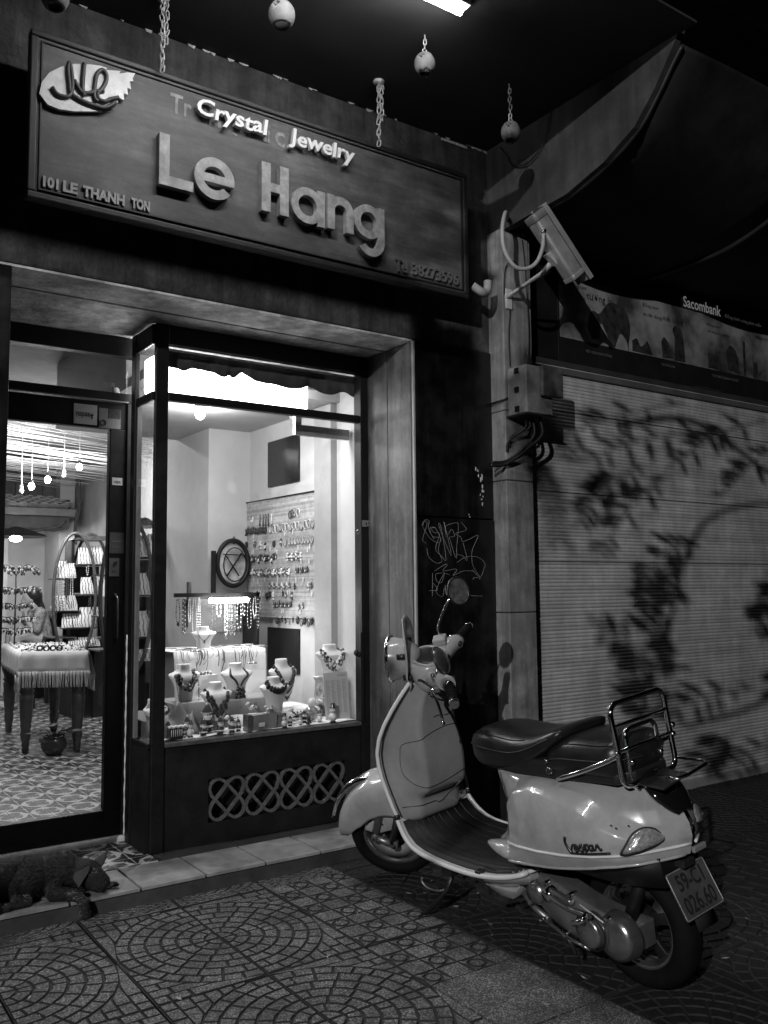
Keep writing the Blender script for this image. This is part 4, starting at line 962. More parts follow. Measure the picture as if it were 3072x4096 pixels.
o = MB().box(2.46, 2.83, 4.43, 4.46, 2.24, 2.30).box(2.46, 2.50, 4.43, 4.46, 2.301, 2.49).build('inner_window_frame', mat('inner_frame', .3, .5)); tag(o, 'pale wooden frame corner in the upper right of the display window', 'frame')
# ---- black square panels on the side wall
for z0, z1, y0, y1, lb in ((2.06, 2.375, 5.06, 5.50, 'glossy black square panel high on the wall above the bamboo blind'), (.80, 1.09, 5.06, 5.50, 'matt black square panel low on the wall behind the jewelry busts')):
    o = MB().box(2.832, 2.8445, y0, y1, z0, z1).build('black_panel', mat('panel_black', .012, .15, bump=0) if z1 > 2 else m_black); tag(o, lb, 'panel')
# ---- bamboo blind with earrings
bd = thing('bamboo_blind', 'pale bamboo slat blind on the side wall carrying rows of earrings', 'blind', (2.83, 5.3, 1.15))
me_b = MB().box(-.003, .003, 0, 1.10, -.0042, .0042).build('slat', mat('bamboo_slat', .42, .6, var=.3, scale=30, rnd=.22, bump=.1), mesh_only=True)
random.seed(9)
for k in range(88): part(me_b, 'slat', bd, (2.822+random.gauss(0, .0008), 4.785+random.gauss(0, .003), 1.163+k*.0092))
MB().tube([(2.815, 4.78, 1.968), (2.815, 5.80, 1.975)], .005, 6).build('top_cord', m_black, bd)
MB().tube([(2.812, 4.772, 1.968), (2.812, 4.772, 1.175)], .0055, 6).build('edge_rod', m_dark, bd)
m_e = [mat('earring_dark', .02, .3, bump=0), mat('earring_mid', .15, .3, metal=.4, bump=0), mat('earring_pale', .75, .3, bump=0)]
def ear(kind, sc=1):
    mb = MB()
    if kind == 0:   # beaded drop
        for q in range(5): mb.ell((0, (q % 2)*.006-.003, -.006-q*.007), .0055, 6, 4, mi=q % 3 if q else 1)
    elif kind == 1:  # hoop
        mb.tube([(0, .014*cos(a), -.018+.019*sin(a)) for a in [2*pi*q/12 for q in range(12)]], .0022, 4, closed=True, mi=0)
        mb.tube([(0, .010*cos(a), -.016+.015*sin(a)) for a in [2*pi*q/12 for q in range(12)]], .0016, 4, closed=True, mi=1)
    elif kind == 2:  # teardrop
        mb.prism([(0, .002), (.006, -.010), (.008, -.020), (0, -.030), (-.008, -.020), (-.006, -.010)], -.001, .001, M=fr((0, 0, 0), (0, 1, 0), (0, 0, 1)), mi=0); mb.ell((-.002, 0, -.019), (.002, .004, .005), 6, 4, mi=1)
    elif kind == 3:  # cluster
        for q in range(9): mb.ell((0, .008*cos(q*2.4), -.014+.012*sin(q*2.4)), .0062, 6, 4, mi=0 if q % 3 else 1)
    else:            # long tassel
        mb.tube([(0, 0, 0), (0, 0, -.05)], .003, 5, mi=1); mb.ell((0, 0, -.053), .0055, 6, 4, mi=0)
    return mb
EM = {}
def earring(kind, shade, y, z, label, group, sc=1):
    k = (kind, shade)
    if k not in EM: EM[k] = ear(kind).build('earring', [m_e[shade], m_e[(shade+1) % 3], m_e[2]], mesh_only=True)
    o = bpy.data.objects.new('earring', EM[k]); COL.objects.link(o)
    o.matrix_world = Matrix.Translation((2.812, y, z)) @ Matrix.Diagonal((sc, sc, sc, 1)); tag(o, label, 'earring', group)
rows = [('earrings in the top row of the bamboo blind', 'dark tasselled earring in the sparse top row of the blind', 1.87, [(5.70, 2, 3), (5.58, 0, 4), (5.53, 0, 4), (5.49, 0, 4), (5.45, 0, 4), (5.40, 1, 4), (5.14, 0, 1), (5.11, 0, 1), (5.08, 1, 1), (5.03, 2, 1)]),
 ('earrings in the second row of the bamboo blind', 'earring in the second row of the blind', 1.785, [(5.80-q*.038, 0, 3) for q in range(9)]+[(5.42-q*.048, 2 if q % 3 else 1, 1) for q in range(14)]),
 ('earrings in the third row of the bamboo blind', 'earring in the third row of the blind', 1.685, [(5.79, 0, 3), (5.66, 1, 3), (5.57, 1, 0), (5.5, 2, 0), (5.37, 0, 3), (5.27, 0, 0), (5.21, 1, 1)]+[(5.15-q*.042, 1, 1) for q in range(8)]),
 ('earrings in the fourth row of the bamboo blind', 'earring in the fourth row of the blind', 1.59, [(5.80-q*.033, [2, 0, 1][q % 3], [0, 3, 2][q % 3]) for q in range(15)]+[(5.18-q*.03, 0 if q % 2 else 1, 0) for q in range(7)]),
 ('earrings in the fifth row of the bamboo blind', 'earring in the crowded fifth row of the blind', 1.49, [(5.78-q*.027, [0, 1, 0, 2][q % 4], [0, 2, 0, 3][q % 4]) for q in range(24)]+[(5.06-q*.03, [1, 0][q % 2], 2) for q in range(6)]),
 ('earrings in the sixth row of the bamboo blind', 'earring in the sixth row of the blind', 1.395, [(5.43-q*.035, 2 if q % 2 else 1, 2) for q in range(9)]+[(5.08, 0, 2), (4.9, 1, 0), (4.86, 0, 2)]),
 ('earrings in the seventh row of the bamboo blind', 'earring in the seventh row of the blind', 1.335, [(5.72, 0, 0), (5.67, 1, 0), (5.62, 2, 0), (5.58, 2, 0), (5.47, 0, 3), (5.43, 0, 3), (5.38, 1, 0), (5.24, 0, 2), (5.2, 1, 2), (5.12, 0, 0)]),
 ('earrings in the eighth row of the bamboo blind', 'earring in the eighth row of the blind', 1.265, [(5.58, 1, 0)]+[(5.37-q*.027, [1, 0][q % 2], 2) for q in range(10)]+[(5.02, 1, 2), (4.97, 1, 2)]),
 ('earrings along the bottom edge of the bamboo blind', 'dark earring on the bottom edge of the blind', 1.165, [(5.32, 0, 3), (5.25, 0, 2), (5.2, 0, 2), (5.1, 0, 2), (5.04, 0, 3), (4.99, 0, 1), (4.95, 0, 3), (4.9, 0, 1), (4.86, 0, 3), (4.81, 0, 1)])]
for grp, lab, z, items in rows:
    items = sorted(items, key=lambda q: -q[0])
    for i_, (y, s_, k) in enumerate(items): earring(k, s_, y, z+random.gauss(0, .004), '%s %s, %s from the left in the %s of the bamboo blind' % (['dark', 'grey', 'pale'][s_], ['beaded drop earring', 'hoop earring', 'teardrop earring', 'clustered earring', 'tassel earring'][k], ordinal(i_), grp.replace('earrings in the ', '').replace(' of the bamboo blind', '').replace('earrings along the ', '')), grp, 1.45 if k != 1 else 1.4)
tg = MB()
for k in range(34): 
    y = random.uniform(4.84, 5.7); z = random.choice([1.735, 1.63, 1.54, 1.43, 1.34, 1.22])+random.gauss(0, .006); tg.box(2.811, 2.8125, y, y+.010, z-.03, z)
tg.build('price_tags', m_white, bd)
# ---- round wooden mirror frame
mr_ = thing('round_mirror', 'round wooden mirror frame with crossed bars on a wall peg', 'mirror', (2.66, 5.72, 1.42))
cx, cy, cz = 2.665, 5.70, 1.535
MB().tube([(cx+.118*cos(a), cy, cz+.118*1.35*sin(a)) for a in [2*pi*q/36 for q in range(36)]], .016, 10, closed=True).build('ring', m_wood, mr_)
MB().tube([(cx+.085*cos(a)+.01, cy-.01, cz-.01+.118*sin(a)) for a in [2*pi*q/30 for q in range(30)]], .0045, 8, closed=True).tube([(cx-.08, cy-.01, cz+.06), (cx+.09, cy-.01, cz+.055)], .005, 6).tube([(cx-.05, cy-.012, cz-.09), (cx+.06, cy-.012, cz+.07)], .006, 6).tube([(cx-.06, cy-.014, cz+.05), (cx+.04, cy-.014, cz-.09)], .005, 6).build('crossed_bars', m_wood, mr_)
MB().lathe([(.001, 0), (.115, 0)], 28, M=Matrix.Translation((cx, cy+.012, cz)) @ Matrix.Rotation(pi/2, 4, 'X') @ Matrix.Diagonal((1, 1.32, 1, 1))).build('glass', mat('mirror_glass', .5, .3, bump=0, var=.5, scale=12), mr_)  # pale mottled diffuse colour stands in for the mirror's reflection
MB().tube([(cx, cy-.01, cz+.135), (cx-.012, cy-.012, cz+.165), (cx, cy-.012, cz+.185), (cx+.012, cy-.012, cz+.165), (cx, cy-.01, cz+.135)], .005, 6).build('hanging_loop', m_black, mr_)
MB().box(cx-.16, cx-.13, cy-.01, cy+.02, 1.30, 1.62).box(cx-.17, cx+.15, cy-.03, cy+.04, 1.17, 1.31).build('stand', m_wood, mr_, bevel=.005)
# ---- white table with draped cloth behind, chains over it
tb = thing('cloth_table', 'low table under a pale cloth strewn with fine chains behind the busts', 'table', (2.3, 5.2, .6))
def drape(x0, x1, y0, y1, z1, z0, fold=.012, nx=40, mat_=None, name='cloth', parent=None, freq=34):
    mb = MB(); rows = []
    # top sheet and front/left drop as one skin
    path = []
    N = 14
    for i in range(nx+1):
        x = x0+(x1-x0)*i/nx; col = []
        col.append((x, y1, z1))
        for j in range(5): col.append((x, y1+(y0-y1)*(j+1)/5, z1+.002*sin(x*40+j)))
        for j in range(1, 9):
            u = j/8; w = fold*u*sin(x*freq+1.3*sin(x*9)); col.append((x, y0-.012-w-.02*u, z1-.006-(z1-z0)*u))
        rows.append(col)
    mb.loft(rows, closed=False); return mb.build(name, mat_ or m_cloth, parent, solid=.003)
drape(1.96, 2.56, 5.0, 5.45, .985, .60, mat_=m_cloth, parent=tb)
MB().box(1.98, 2.54, 5.02, 5.44, .60, .975).build('table_core', m_int2, tb)
ch_ = MB(); random.seed(5)
for k in range(110):
    x = random.uniform(1.98, 2.54); y = random.uniform(5.0, 5.3); a = random.uniform(-.6, .6); l = random.uniform(.04, .12)
    ch_.tube([(x, y, .992), (x+l*.5*cos(a), y+l*.3*sin(a), .994), (x+l*cos(a), y+random.uniform(-.03, .03), .992)], random.uniform(.0012, .003), 4, cap=False, mi=random.choice([0, 0, 1, 2]))
for k in range(38):
    x = random.uniform(1.98, 2.5); l = random.uniform(.03, .13); p = [(x, 5.02, .993), (x-.005, 4.985, .985), (x-.012, 4.965-.02*l*5, .985-l*.5), (x-.018+random.gauss(0, .01), 4.955, .985-l)]
    ch_.tube(bez(p, 3), random.uniform(.0012, .0026), 4, cap=False, mi=random.choice([0, 1, 1, 2]))
o = ch_.build('fine_chains', m_e); tag(o, 'tangle of fine chains lying over and hanging off the pale cloth', 'chains'); o['kind'] = 'stuff'
# ---- necklace rail with lit tube
rl = thing('necklace_rail', 'dark rail carrying many hanging necklaces under a glaring tube lamp', 'rail', (2.3, 5.25, 1.3))
MB().box(2.06, 2.64, 5.24, 5.26, 1.305, 1.33).build('rail', m_wood, rl); MB().box(2.62, 2.64, 5.24, 5.45, .98, 1.33).build('post', m_wood, rl)
MB().box(2.16, 2.18, 5.27, 5.30, 1.12, 1.40).box(2.14, 2.50, 5.30, 5.32, 1.08, 1.29).build('back_board', mat('box_shadow', .1, .6), rl)
nt = thing('tube_lamp', 'short glaring tube lamp over the hanging necklaces', 'lamp', (2.4, 5.2, 1.28))
MB().tube([(2.27, 5.19, 1.283), (2.53, 5.19, 1.283)], .017, 10).build('tube', emat('neck_tube_glow', 40), nt); light('neck_tube_light', 'AREA', (2.40, 5.16, 1.27), 5*IW, nt, size=.26, size_y=.03, rot=Vector((0, -.4, -1)).to_track_quat('-Z', 'Y'))
random.seed(13)
def beads(mb, pts, r, mi=0, step=None, jit=0, seg=(6, 4), alt=None):
    step = step or r*1.8; acc = 0; last = Vector(pts[0]); k = 0
    for p in pts:
        p = Vector(p); acc += (p-last).length; last = p
        if acc >= step:
            acc = 0; k += 1
            rr = r*random.uniform(.85, 1.15); q = p+Vector((random.gauss(0, jit), random.gauss(0, jit), random.gauss(0, jit)))
            mb.ell(q, rr, seg[0], seg[1], mi=(alt[k % len(alt)] if alt else mi))
nk_ = 0
for k in range(17):
    x = 2.075+k*.034+random.gauss(0, .004); L_ = random.choice([.12, .16, .2, .24]) if k > 5 else random.choice([.15, .22]); w = random.uniform(.006, .014)
    if 4 < k < 7: continue
    mb = MB(); y = 5.215+random.gauss(0, .006)
    p = bez([(x-w*.4, y, 1.30), (x-w, y, 1.30-L_*.5), (x-w*.8, y-.003, 1.30-L_*.9), (x, y-.004, 1.30-L_), (x+w*.8, y-.003, 1.30-L_*.9), (x+w, y, 1.30-L_*.5), (x+w*.4, y, 1.30)], 12)
    beads(mb, p, random.choice([.003, .004, .005]), alt=random.choice([(2, 2, 1), (1, 0, 1), (2,), (0, 0, 2)])); 
    if k % 3 == 0: mb.ell((x, y-.004, 1.29-L_), (.010, .004, .014), 8, 5, mi=k % 2)
    o = mb.build('hanging_necklace', m_e); tag(o, 'bead necklace hanging %s from the left on the dark rail' % ordinal(nk_), 'necklace', 'necklaces hanging from the rail'); nk_ += 1
# flat necklaces at the board corner
for k in range(3):
    mb = MB(); x, y = 2.76, 5.66-k*.05; beads(mb, [(x, y, 1.25-q*.003) for q in range(60)], .004, alt=(0, 1, 0)); beads(mb, [(x, y-.014, 1.25-q*.003) for q in range(60)], .004, alt=(0, 1, 2))
    o = mb.build('hanging_necklace', m_e); tag(o, 'long dark bead strand, %s from the left under the blind corner' % ordinal(k), 'necklace', 'strands at the blind corner')
# ---- oval display stand (left pane and door) and fittings
m_ben = mat('bent_wood', .07, .35, var=.4, scale=20)
ov = thing('oval_shelf', 'bentwood shelf with two tall oval hoops carrying necklace busts', 'shelf', (2.5, 9.1, .09))
def hoop(cx, y, cz, rx, rz, r):
    return MB().tube([(cx+rx*cos(a), y, cz+rz*sin(a)) for a in [2*pi*q/48 for q in range(48)]], r, 8, closed=True)
hoop(2.468, 8.9, 1.30, .205, .62, .016).build('front_hoop', m_ben, ov); hoop(2.74, 9.3, 1.32, .20, .62, .016).build('rear_hoop', m_ben, ov)
MB().box(2.46, 2.78, 8.92, 9.28, 1.86, 1.90).build('top_slab', m_ben, ov)
MB().box(2.47, 2.50, 9.05, 9.3, .75, 1.87).build('divider', m_black, ov)
for x0, x1, z in ((2.30, 2.48, 1.475), (2.50, 2.80, 1.615), (2.30, 2.55, 1.155), (2.54, 2.80, 1.315), (2.42, 2.74, .985), (2.28, 2.5, .90)):
    MB().box(x0, x1, 8.95, 9.25, z-.012, z).build('shelf', m_ben, ov)
for x0, x1, z0, z1 in ((2.515, 2.80, 1.33, 1.60), (2.55, 2.80, 1.02, 1.30), (2.345, 2.54, .99, 1.14), (2.45, 2.74, .80, .97)): MB().box(x0, x1, 9.22, 9.25, z0, z1).build('back_panel', m_black, ov)
MB().box(2.70, 2.86, 9.0, 9.5, .09, .86).build('side_panel', m_black, ov)
MB().box(2.5, 2.70, 9.1, 9.5, .09, .80).build('cabinet', m_black, ov)
m_vel = mat('bust_leatherette', .72, .55, var=.05, bump=.1)
def slope_bust(x, y, z, w=.10, h=.14, label=None, grp=None, lean=.07):
    """necklace ramp: sloped pale board with strands"""
    t = thing('necklace_ramp', label, 'necklace display', (x, y, z), group=grp)
    secs = [[(x-w*.5, y, z), (x-w*.5, y+.02, z), (x+w*.5, y+.02, z), (x+w*.5, y, z)], [(x-w*.47, y+lean*.35, z+h*.55), (x-w*.47, y+lean*.5, z+h*.52), (x+w*.47, y+lean*.5, z+h*.52), (x+w*.47, y+lean*.35, z+h*.55)],
            [(x-w*.36, y+lean*.9, z+h), (x-w*.36, y+lean, z+h*.96), (x+w*.36, y+lean, z+h*.96), (x+w*.36, y+lean*.9, z+h)]]
    MB().loft(secs).build('ramp', m_vel, t, bevel=.004)
    mb = MB()
    for q in range(4):
        xx = x-w*.33+q*w*.22; mb_p = [(xx+.004*sin(j), y+lean*.9*(j/14)**1.3-.006, z+h*(j/14)) for j in range(15)]
        p = bez(mb_p, 3); beads(mb, p, .0042, alt=[(0, 0), (1, 0), (1, 1), (0, 2)][q])
    mb.build('strands', m_e, t)
n_ = 0
for x, z, w, h in ((2.36, 1.477, .13, .17), (2.45, 1.477, .08, .15), (2.57, 1.617, .13, .17), (2.70, 1.617, .13, .18), (2.35, 1.157, .14, .15), (2.46, 1.157, .10, .15), (2.60, 1.317, .13, .17), (2.73, 1.317, .12, .19), (2.42, .99, .12, .14), (2.50, .99, .1, .14), (2.60, .99, .15, .2), (2.71, .99, .1, .2), (2.48, .80, .1, .09), (2.58, .80, .12, .09), (2.68, .80, .12, .09)):
    slope_bust(x, 8.93, z, w, h, 'pale sloped necklace display, %s counting down the tiers of the oval shelf' % ordinal(n_), 'necklace displays on the oval shelf'); n_ += 1
for k, (x, z0, z1, a) in enumerate(((2.33, 1.47, 1.16, (0, 0)), (2.36, 1.47, 1.18, (2, 1)), (2.40, 1.47, 1.22, (0, 1)), (2.44, 1.55, 1.25, (2, 2)), (2.59, 1.60, 1.50, (2, 1)), (2.29, 1.40, 1.05, (0, 1)), (2.62, 1.30, 1.12, (1, 0)))):
    mb = MB(); p = bez([(x-.007, 8.91, z0), (x-.01, 8.91, z1+.06), (x, 8.91, z1), (x+.01, 8.91, z1+.06), (x+.007, 8.91, z0)], 14); beads(mb, p, .005, alt=a); o = mb.build('hanging_necklace', m_e); tag(o, 'long necklace, %s of those hanging before the oval hooped shelf' % ordinal(k), 'necklace', 'necklaces hanging on the oval shelf')
o = MB().box(2.86, 2.90, 8.6, 8.62, 1.25, 1.55).build('strap_card', m_white); tag(o, 'white strap shaped display card on the wall by the oval shelf', 'card')
o = MB().prism([(2.30+.40, 1.30), (2.345+.40, 1.285), (2.375+.40, 1.55), (2.33+.42, 1.56)], 0, .004, M=FACE((0, 8.8, 0))).build('paddle_card', m_white); tag(o, 'tilted long white card with dark marks behind the corner post', 'card')
mb = MB().lathe([(.02, 0), (.026, .05), (.024, .16), (.018, .20)], 8, M=Matrix.Translation((2.628, 6.48, 1.33))); o = mb.build('woven_strip', mat('woven', .3, .7, var=.5, scale=60)); tag(o, 'narrow patterned woven strip hanging on the pale column', 'strip')
# a second hooped shelf nearer the street, seen past the corner post
SH2 = Matrix.Translation((-.20, -2.15, 0))
o = dup(ov, SH2 @ TM[ov], 'second bentwood hooped shelf, half hidden behind the window corner post')
q_ = 0
for src in [o for o in list(COL.objects) if o.name.startswith('necklace_ramp')]:
    if TM[src].translation.x > 2.52:
        dup(src, SH2 @ TM[src], 'pale sloped necklace display, %s on the shelf behind the corner post' % ordinal(q_), 'necklace displays behind the corner post'); q_ += 1
# ---- long table with fringed cloth
A2, B2, C2 = Vector((1.645, 7.344, 0)), Vector((2.085, 7.10, 0)), Vector((1.775, 8.65, 0)); D2 = B2+(C2-A2)
tt = thing('fringed_table', 'long table under a pale fringed cloth covered with small jewelry', 'table', (1.9, 7.9, .09))
def quad_pt(u, v): return A2+(B2-A2)*u+(C2-A2)*v
mb = MB(); nu = 36; zt = .88
rowsT = []
for i in range(nu+1):
    u = i/nu; a = quad_pt(u, 0); col = [tuple(quad_pt(u, 1-j/6))[:2]+(zt,) for j in range(7)]
    for j in range(1, 6):
        q = j/5; w = .008*q*sin(u*22+sin(u*7)); nrm = Vector((-.49, -.87, 0)); pnt = a+nrm*(.015+w+.01*q)+(B2-A2)*(.04*q*(u-.5)*2)
        col.append((pnt.x, pnt.y, zt-.008-.145*q))
    rowsT.append(col)
mb.loft(rowsT, closed=False)
rowsL = []
for i in range(31):
    v = i/30; a = quad_pt(0, v); col = [(a.x, a.y, zt)]
    for j in range(1, 6):
        q = j/5; w = .014*q*sin(v*40); col.append((a.x-.015-.01*q-w, a.y-(.02*q if v == 0 else 0), zt-.008-.19*q))
    rowsL.append(col)
mb.loft(rowsL, closed=False)
rowsR = []
for i in range(31):
    v = i/30; a = quad_pt(1, v); rowsR.append([(a.x, a.y, zt)]+[(a.x+.015+.03*q/5*1+.014*q/5*sin(v*40), a.y-.03*q/5, zt-.008-.19*q/5) for q in range(1, 6)])
mb.loft(rowsR, closed=False)
mb.build('cloth', mat('shawl_cloth', .62, .9, var=.14, scale=5, bump=.3, bscale=200), tt, solid=.003)
me_fr = MB().tube([(0, 0, 0), (.0015, 0, -.05), (-.001, 0, -.10), (.001, 0, -.125)], [.0034, .0028, .0026, .0034], 4).build('fringe_tassel', m_white, mesh_only=True)
for k in range(52):
    u = k/51; a = quad_pt(u, 0)+Vector((-.49, -.87, 0))*.032+(B2-A2)*(.04*(u-.5)*2); part(me_fr, 'fringe_tassel', tt, (a.x, a.y, zt-.152), rot=(random.gauss(0, .04), random.gauss(0, .05), 0))
for k in range(9):
    a = quad_pt(0, k*.02); part(me_fr, 'fringe_tassel', tt, (a.x-.03, a.y-.02, zt-.195), rot=(0, random.gauss(0, .06), 0))
    a = quad_pt(1, k*.02); part(me_fr, 'fringe_tassel', tt, (a.x+.045, a.y-.02, zt-.19), rot=(0, random.gauss(0, .06), 0))
legp = [(.001, 0), (.020, 0), (.026, .02), (.022, .045), (.030, .06), (.024, .075), (.034, .11), (.036, .16), (.030, .175), (.038, .20), (.036, .22), (.041, .27), (.046, .40), (.050, .44), (.040, .455), (.052, .47), (.044, .49), (.048, .52), (.062, .56), (.064, .60), (.046, .64), (.040, .66), (.045, .68), (.045, .79)]
me_leg = MB().lathe([(r*1.12, z) for r, z in legp], 18).build('leg', m_ben, mesh_only=True)
for (u, v) in ((.10, .065), (.88, .065), (.10, .93), (.88, .93)):
    p = quad_pt(u, v); part(me_leg, 'leg', tt, (p.x, p.y, .092))
mb = MB(); pp_ = [quad_pt(.02, .02), quad_pt(.98, .02), quad_pt(.98, .98), quad_pt(.02, .98)]; mb.prism([(p.x, p.y) for p in pp_], .78, .872); mb.build('apron', m_ben, tt)
jj = MB(); random.seed(31)
for k in range(420):
    u, v = random.random(), random.random()**1.3; p = quad_pt(u, v*.98+.01); r = random.uniform(.005, .011)
    jj.ell((p.x, p.y, zt+r*.7), (r, r, r*random.uniform(.5, 1.1)), 5, 3, mi=random.choice([0, 1, 2, 2]))
o = jj.build('scattered_jewelry', m_e); tag(o, 'small rings and beads spread thickly over the fringed table', 'jewelry'); o['kind'] = 'stuff'
for k in range(4):
    p = quad_pt(.27+k*.10, .03); mb = MB()
    mb.tube([(p.x+.020*cos(a), p.y-.002, zt+.022+.020*sin(a)) for a in [2*pi*q/12 for q in range(12)]], .007, 6, closed=True); o = mb.build('bangle', m_e[0]); tag(o, 'dark round bangle, %s from the left on the fringed table edge' % ordinal(k), 'bangle', 'bangles along the table edge')
# jewelry tree
jt = thing('jewelry_tree', 'wire tree crowded with dangling glass pendants on the fringed table', 'jewelry stand', (1.82, 8.3, .88))
tm = MB(); tc = Vector((1.80, 8.35, 0)); tm.tube([(tc.x, tc.y, .88), (tc.x, tc.y, 1.49)], .007, 6); tm.build('stem', m_dark, jt)
random.seed(8); dr_ = MB(); br_ = MB()
for lev, (z, rr_) in enumerate(((1.49, .22), (1.36, .2), (1.22, .18), (1.10, .17), (1.00, .16))):
    for q in range(12):
        a = 2*pi*q/12+lev*.4; R = rr_*random.uniform(.8, 1.15); pk = .12 if lev == 0 else .03
        p = bez([(tc.x, tc.y, z), (tc.x+R*.5*cos(a), tc.y+R*.5*sin(a), z+pk*.8), (tc.x+R*cos(a), tc.y+R*sin(a), z+pk*.3+.02)], 6)
        br_.tube(p, .002, 4, cap=False)
        for j in (3, 5, 7, 9, 11, 12):
            b_ = p[min(j, len(p)-1)]; l = random.uniform(.02, .045); dr_.ell((b_.x, b_.y, b_.z-l*.4), (.006, .006, .008), 5, 4, mi=random.choice([1, 2])); dr_.ell((b_.x, b_.y, b_.z-l), (.008, .005, .014), 6, 4, mi=random.choice([0, 0, 1, 2]))
br_.build('branches', m_dark, jt); o = dr_.build('pendants', m_e, jt); o['kind'] = 'stuff'
# things under and beside the table
def pot(x, y, label, s=1):
    t = thing('potted_plant', label, 'plant', (x, y, .092))
    T = Matrix.Translation((x, y, .092)) @ Matrix.Diagonal((s, s, s, 1))
    MB().lathe([(.001, 0), (.055, 0), (.062, .012), (.092, .05), (.098, .085), (.088, .12), (.078, .135), (.083, .145), (.072, .14), (.001, .12)], 20, M=T).build('bowl', mat('glazed_pot', .03, .12, bump=0), t)
    random.seed(int(x*100)); lf_ = MB(); stm = MB()
    for k in range(11):
        a = 2*pi*k/11+random.gauss(0, .2); l = random.uniform(.08, .17); c = Vector((x+l*s*cos(a), y+l*s*sin(a)*.7, .092+s*random.uniform(.10, .27)))
        stm.tube([(x, y, .092+.12*s), (x+l*.5*s*cos(a), y+l*.3*s*sin(a), c.z+.01), tuple(c)], .003, 4, cap=False)
        d = Vector((cos(a), sin(a)*.7, random.uniform(-.5, .6))).normalized(); n = Vector((-d.y, d.x, .2)).normalized(); w_ = .030*s; L2 = .09*s
        lf_.add([c, c+d*L2*.35+n*w_, c+d*L2*.7+n*w_*.7, c+d*L2, c+d*L2*.7-n*w_*.7, c+d*L2*.35-n*w_, c+d*L2*.5+Vector((0, 0, .012))], [(0, 1, 6), (1, 2, 6), (2, 3, 6), (3, 4, 6), (4, 5, 6), (5, 0, 6)], 0, True)
    stm.build('stems', m_dark, t); lf_.build('leaves', mat('plant_leaf', .12, .45, var=.3), t)
pot(1.853, 7.169, 'bowl of leafy plant standing between the front table legs'); pot(.98, 5.35, 'glazed pot with leaves at the left door edge', .9)
ob = thing('carved_stool', 'small carved pale pedestal under the table', 'pedestal', (2.8, 10.9, .09))
mb = MB(); mb.lathe([(.05, 0), (.06, .02), (.042, .05), (.05, .12), (.042, .20), (.06, .23), (.05, .25)], 8, M=Matrix.Translation((2.83, 10.9, .092))); mb.build('body', mat('carved', .3, .7), ob)
o = MB().box(2.62, 2.80, 11.0, 11.2, .09, .42).build('storage_box', m_black, bevel=.01); tag(o, 'black storage box on the floor beyond the table', 'box')
bk = [(2.86, 10.5, .10, .04), (2.865, 10.5, .145, .035), (2.855, 10.5, .185, .03)]
for k, (x, y, z, h) in enumerate(bk):
    o = MB().box(x-.05+k*.005, x+.10-k*.006, y-.1, y+.1, z, z+h).build('book', [m_dark, m_int2, m_white][k]); tag(o, ['dark bottom book of the pile under the table', 'grey middle book of the pile under the table', 'white top book of the pile under the table'][k], 'book', 'books piled under the table')
o = MB().tube([(2.86, 10.42, .25), (2.98, 10.42, .25)], .035, 14).build('rolled_cloth', m_white); tag(o, 'pale rolled cloth lying on the book pile under the table', 'cloth roll')
for k, (x, y) in enumerate(((2.40, 11.6), (2.50, 11.7))):
    o = MB().tube([(x, y, .1), (x+.06, y, .35), (x+.05, y, .6)], .02, 6).build('chair_leg_frame', m_black); tag(o, ['dark chair frame standing left behind the table', 'dark chair frame standing right behind the table'][k], 'chair')
o = MB().box(2.62, 2.75, 10.6, 10.75, .5, 1.12).build('dark_chair', m_black, bevel=.05); tag(o, 'dark upholstered chair back beside the seated woman', 'chair')
bg = MB().ell((2.70, 10.5, 1.12), (.075, .06, .11), 12, 8).build('patterned_bag', mat('bag_pattern', .3, .6, var=.9, scale=25)); tag(bg, 'patterned round bag on the chair behind the seated woman', 'bag')
# ================================================================ the scooter
hd, ln = radians(1.5), radians(7.5)
Fv = Vector((-sin(hd), cos(hd), 0)); L0 = Vector((-cos(hd), -sin(hd), 0)); Zv = Vector((0, 0, 1))
Lv = L0*cos(ln)-Zv*sin(ln); Uv = Zv*cos(ln)+L0*sin(ln)
MS = Matrix(((Fv.x, Lv.x, Uv.x, 2.51), (Fv.y, Lv.y, Uv.y, 2.055), (Fv.z, Lv.z, Uv.z, .006), (0, 0, 0, 1)))
sco = thing('motor_scooter', 'pale classic scooter with leather seat and chrome rear rack leaning on its stand', 'scooter', M=MS)
def B(mb, name, m, par=None, **k): return mb.build(name, m, par or sco, local=True, **k)
m_paint = mat('scooter_paint', .44, .22, var=.16, scale=7, bump=.0, coat=.9, spec=.5, stain=.22)
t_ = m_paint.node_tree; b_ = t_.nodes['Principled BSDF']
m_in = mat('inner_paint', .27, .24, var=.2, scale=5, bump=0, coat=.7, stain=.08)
m_lea = mat('seat_leather', .014, .32, var=.3, scale=14, bump=.35, bscale=160, dist=.001)
m_trim = mat('pale_trim', .7, .3, var=.08, bump=0)
m_blk = mat('black_plastic', .02, .35, var=.2, bump=.1)
m_mat = mat('rubber_mat', .022, .55, var=.3, scale=20, bump=.2)
def lerp(a, b, t): return a+(b-a)*t
def tab(T, x):
    if x <= T[0][0]: return T[0][1]
    for (a, va), (b, vb) in zip(T, T[1:]):
        if x <= b:
            t = (x-a)/(b-a); return va+(vb-va)*t
    return T[-1][1]
def smooth(t): t = max(0, min(1, t)); return t*t*(3-2*t)
XF = [(.38, .56), (.415, .545), (.43, .52), (.45, .50), (.50, .475), (.56, .478), (.62, .51), (.685, .567), (.74, .60)]
XT = [(.40, -.10), (.45, -.195), (.50, -.230), (.56, -.246), (.60, -.240), (.65, -.212), (.70, -.155), (.735, -.09), (.78, -.05)]
ZT = [(0, .687), (.15, .692), (.35, .70), (.6, .716), (.8, .728), (1, .735)]
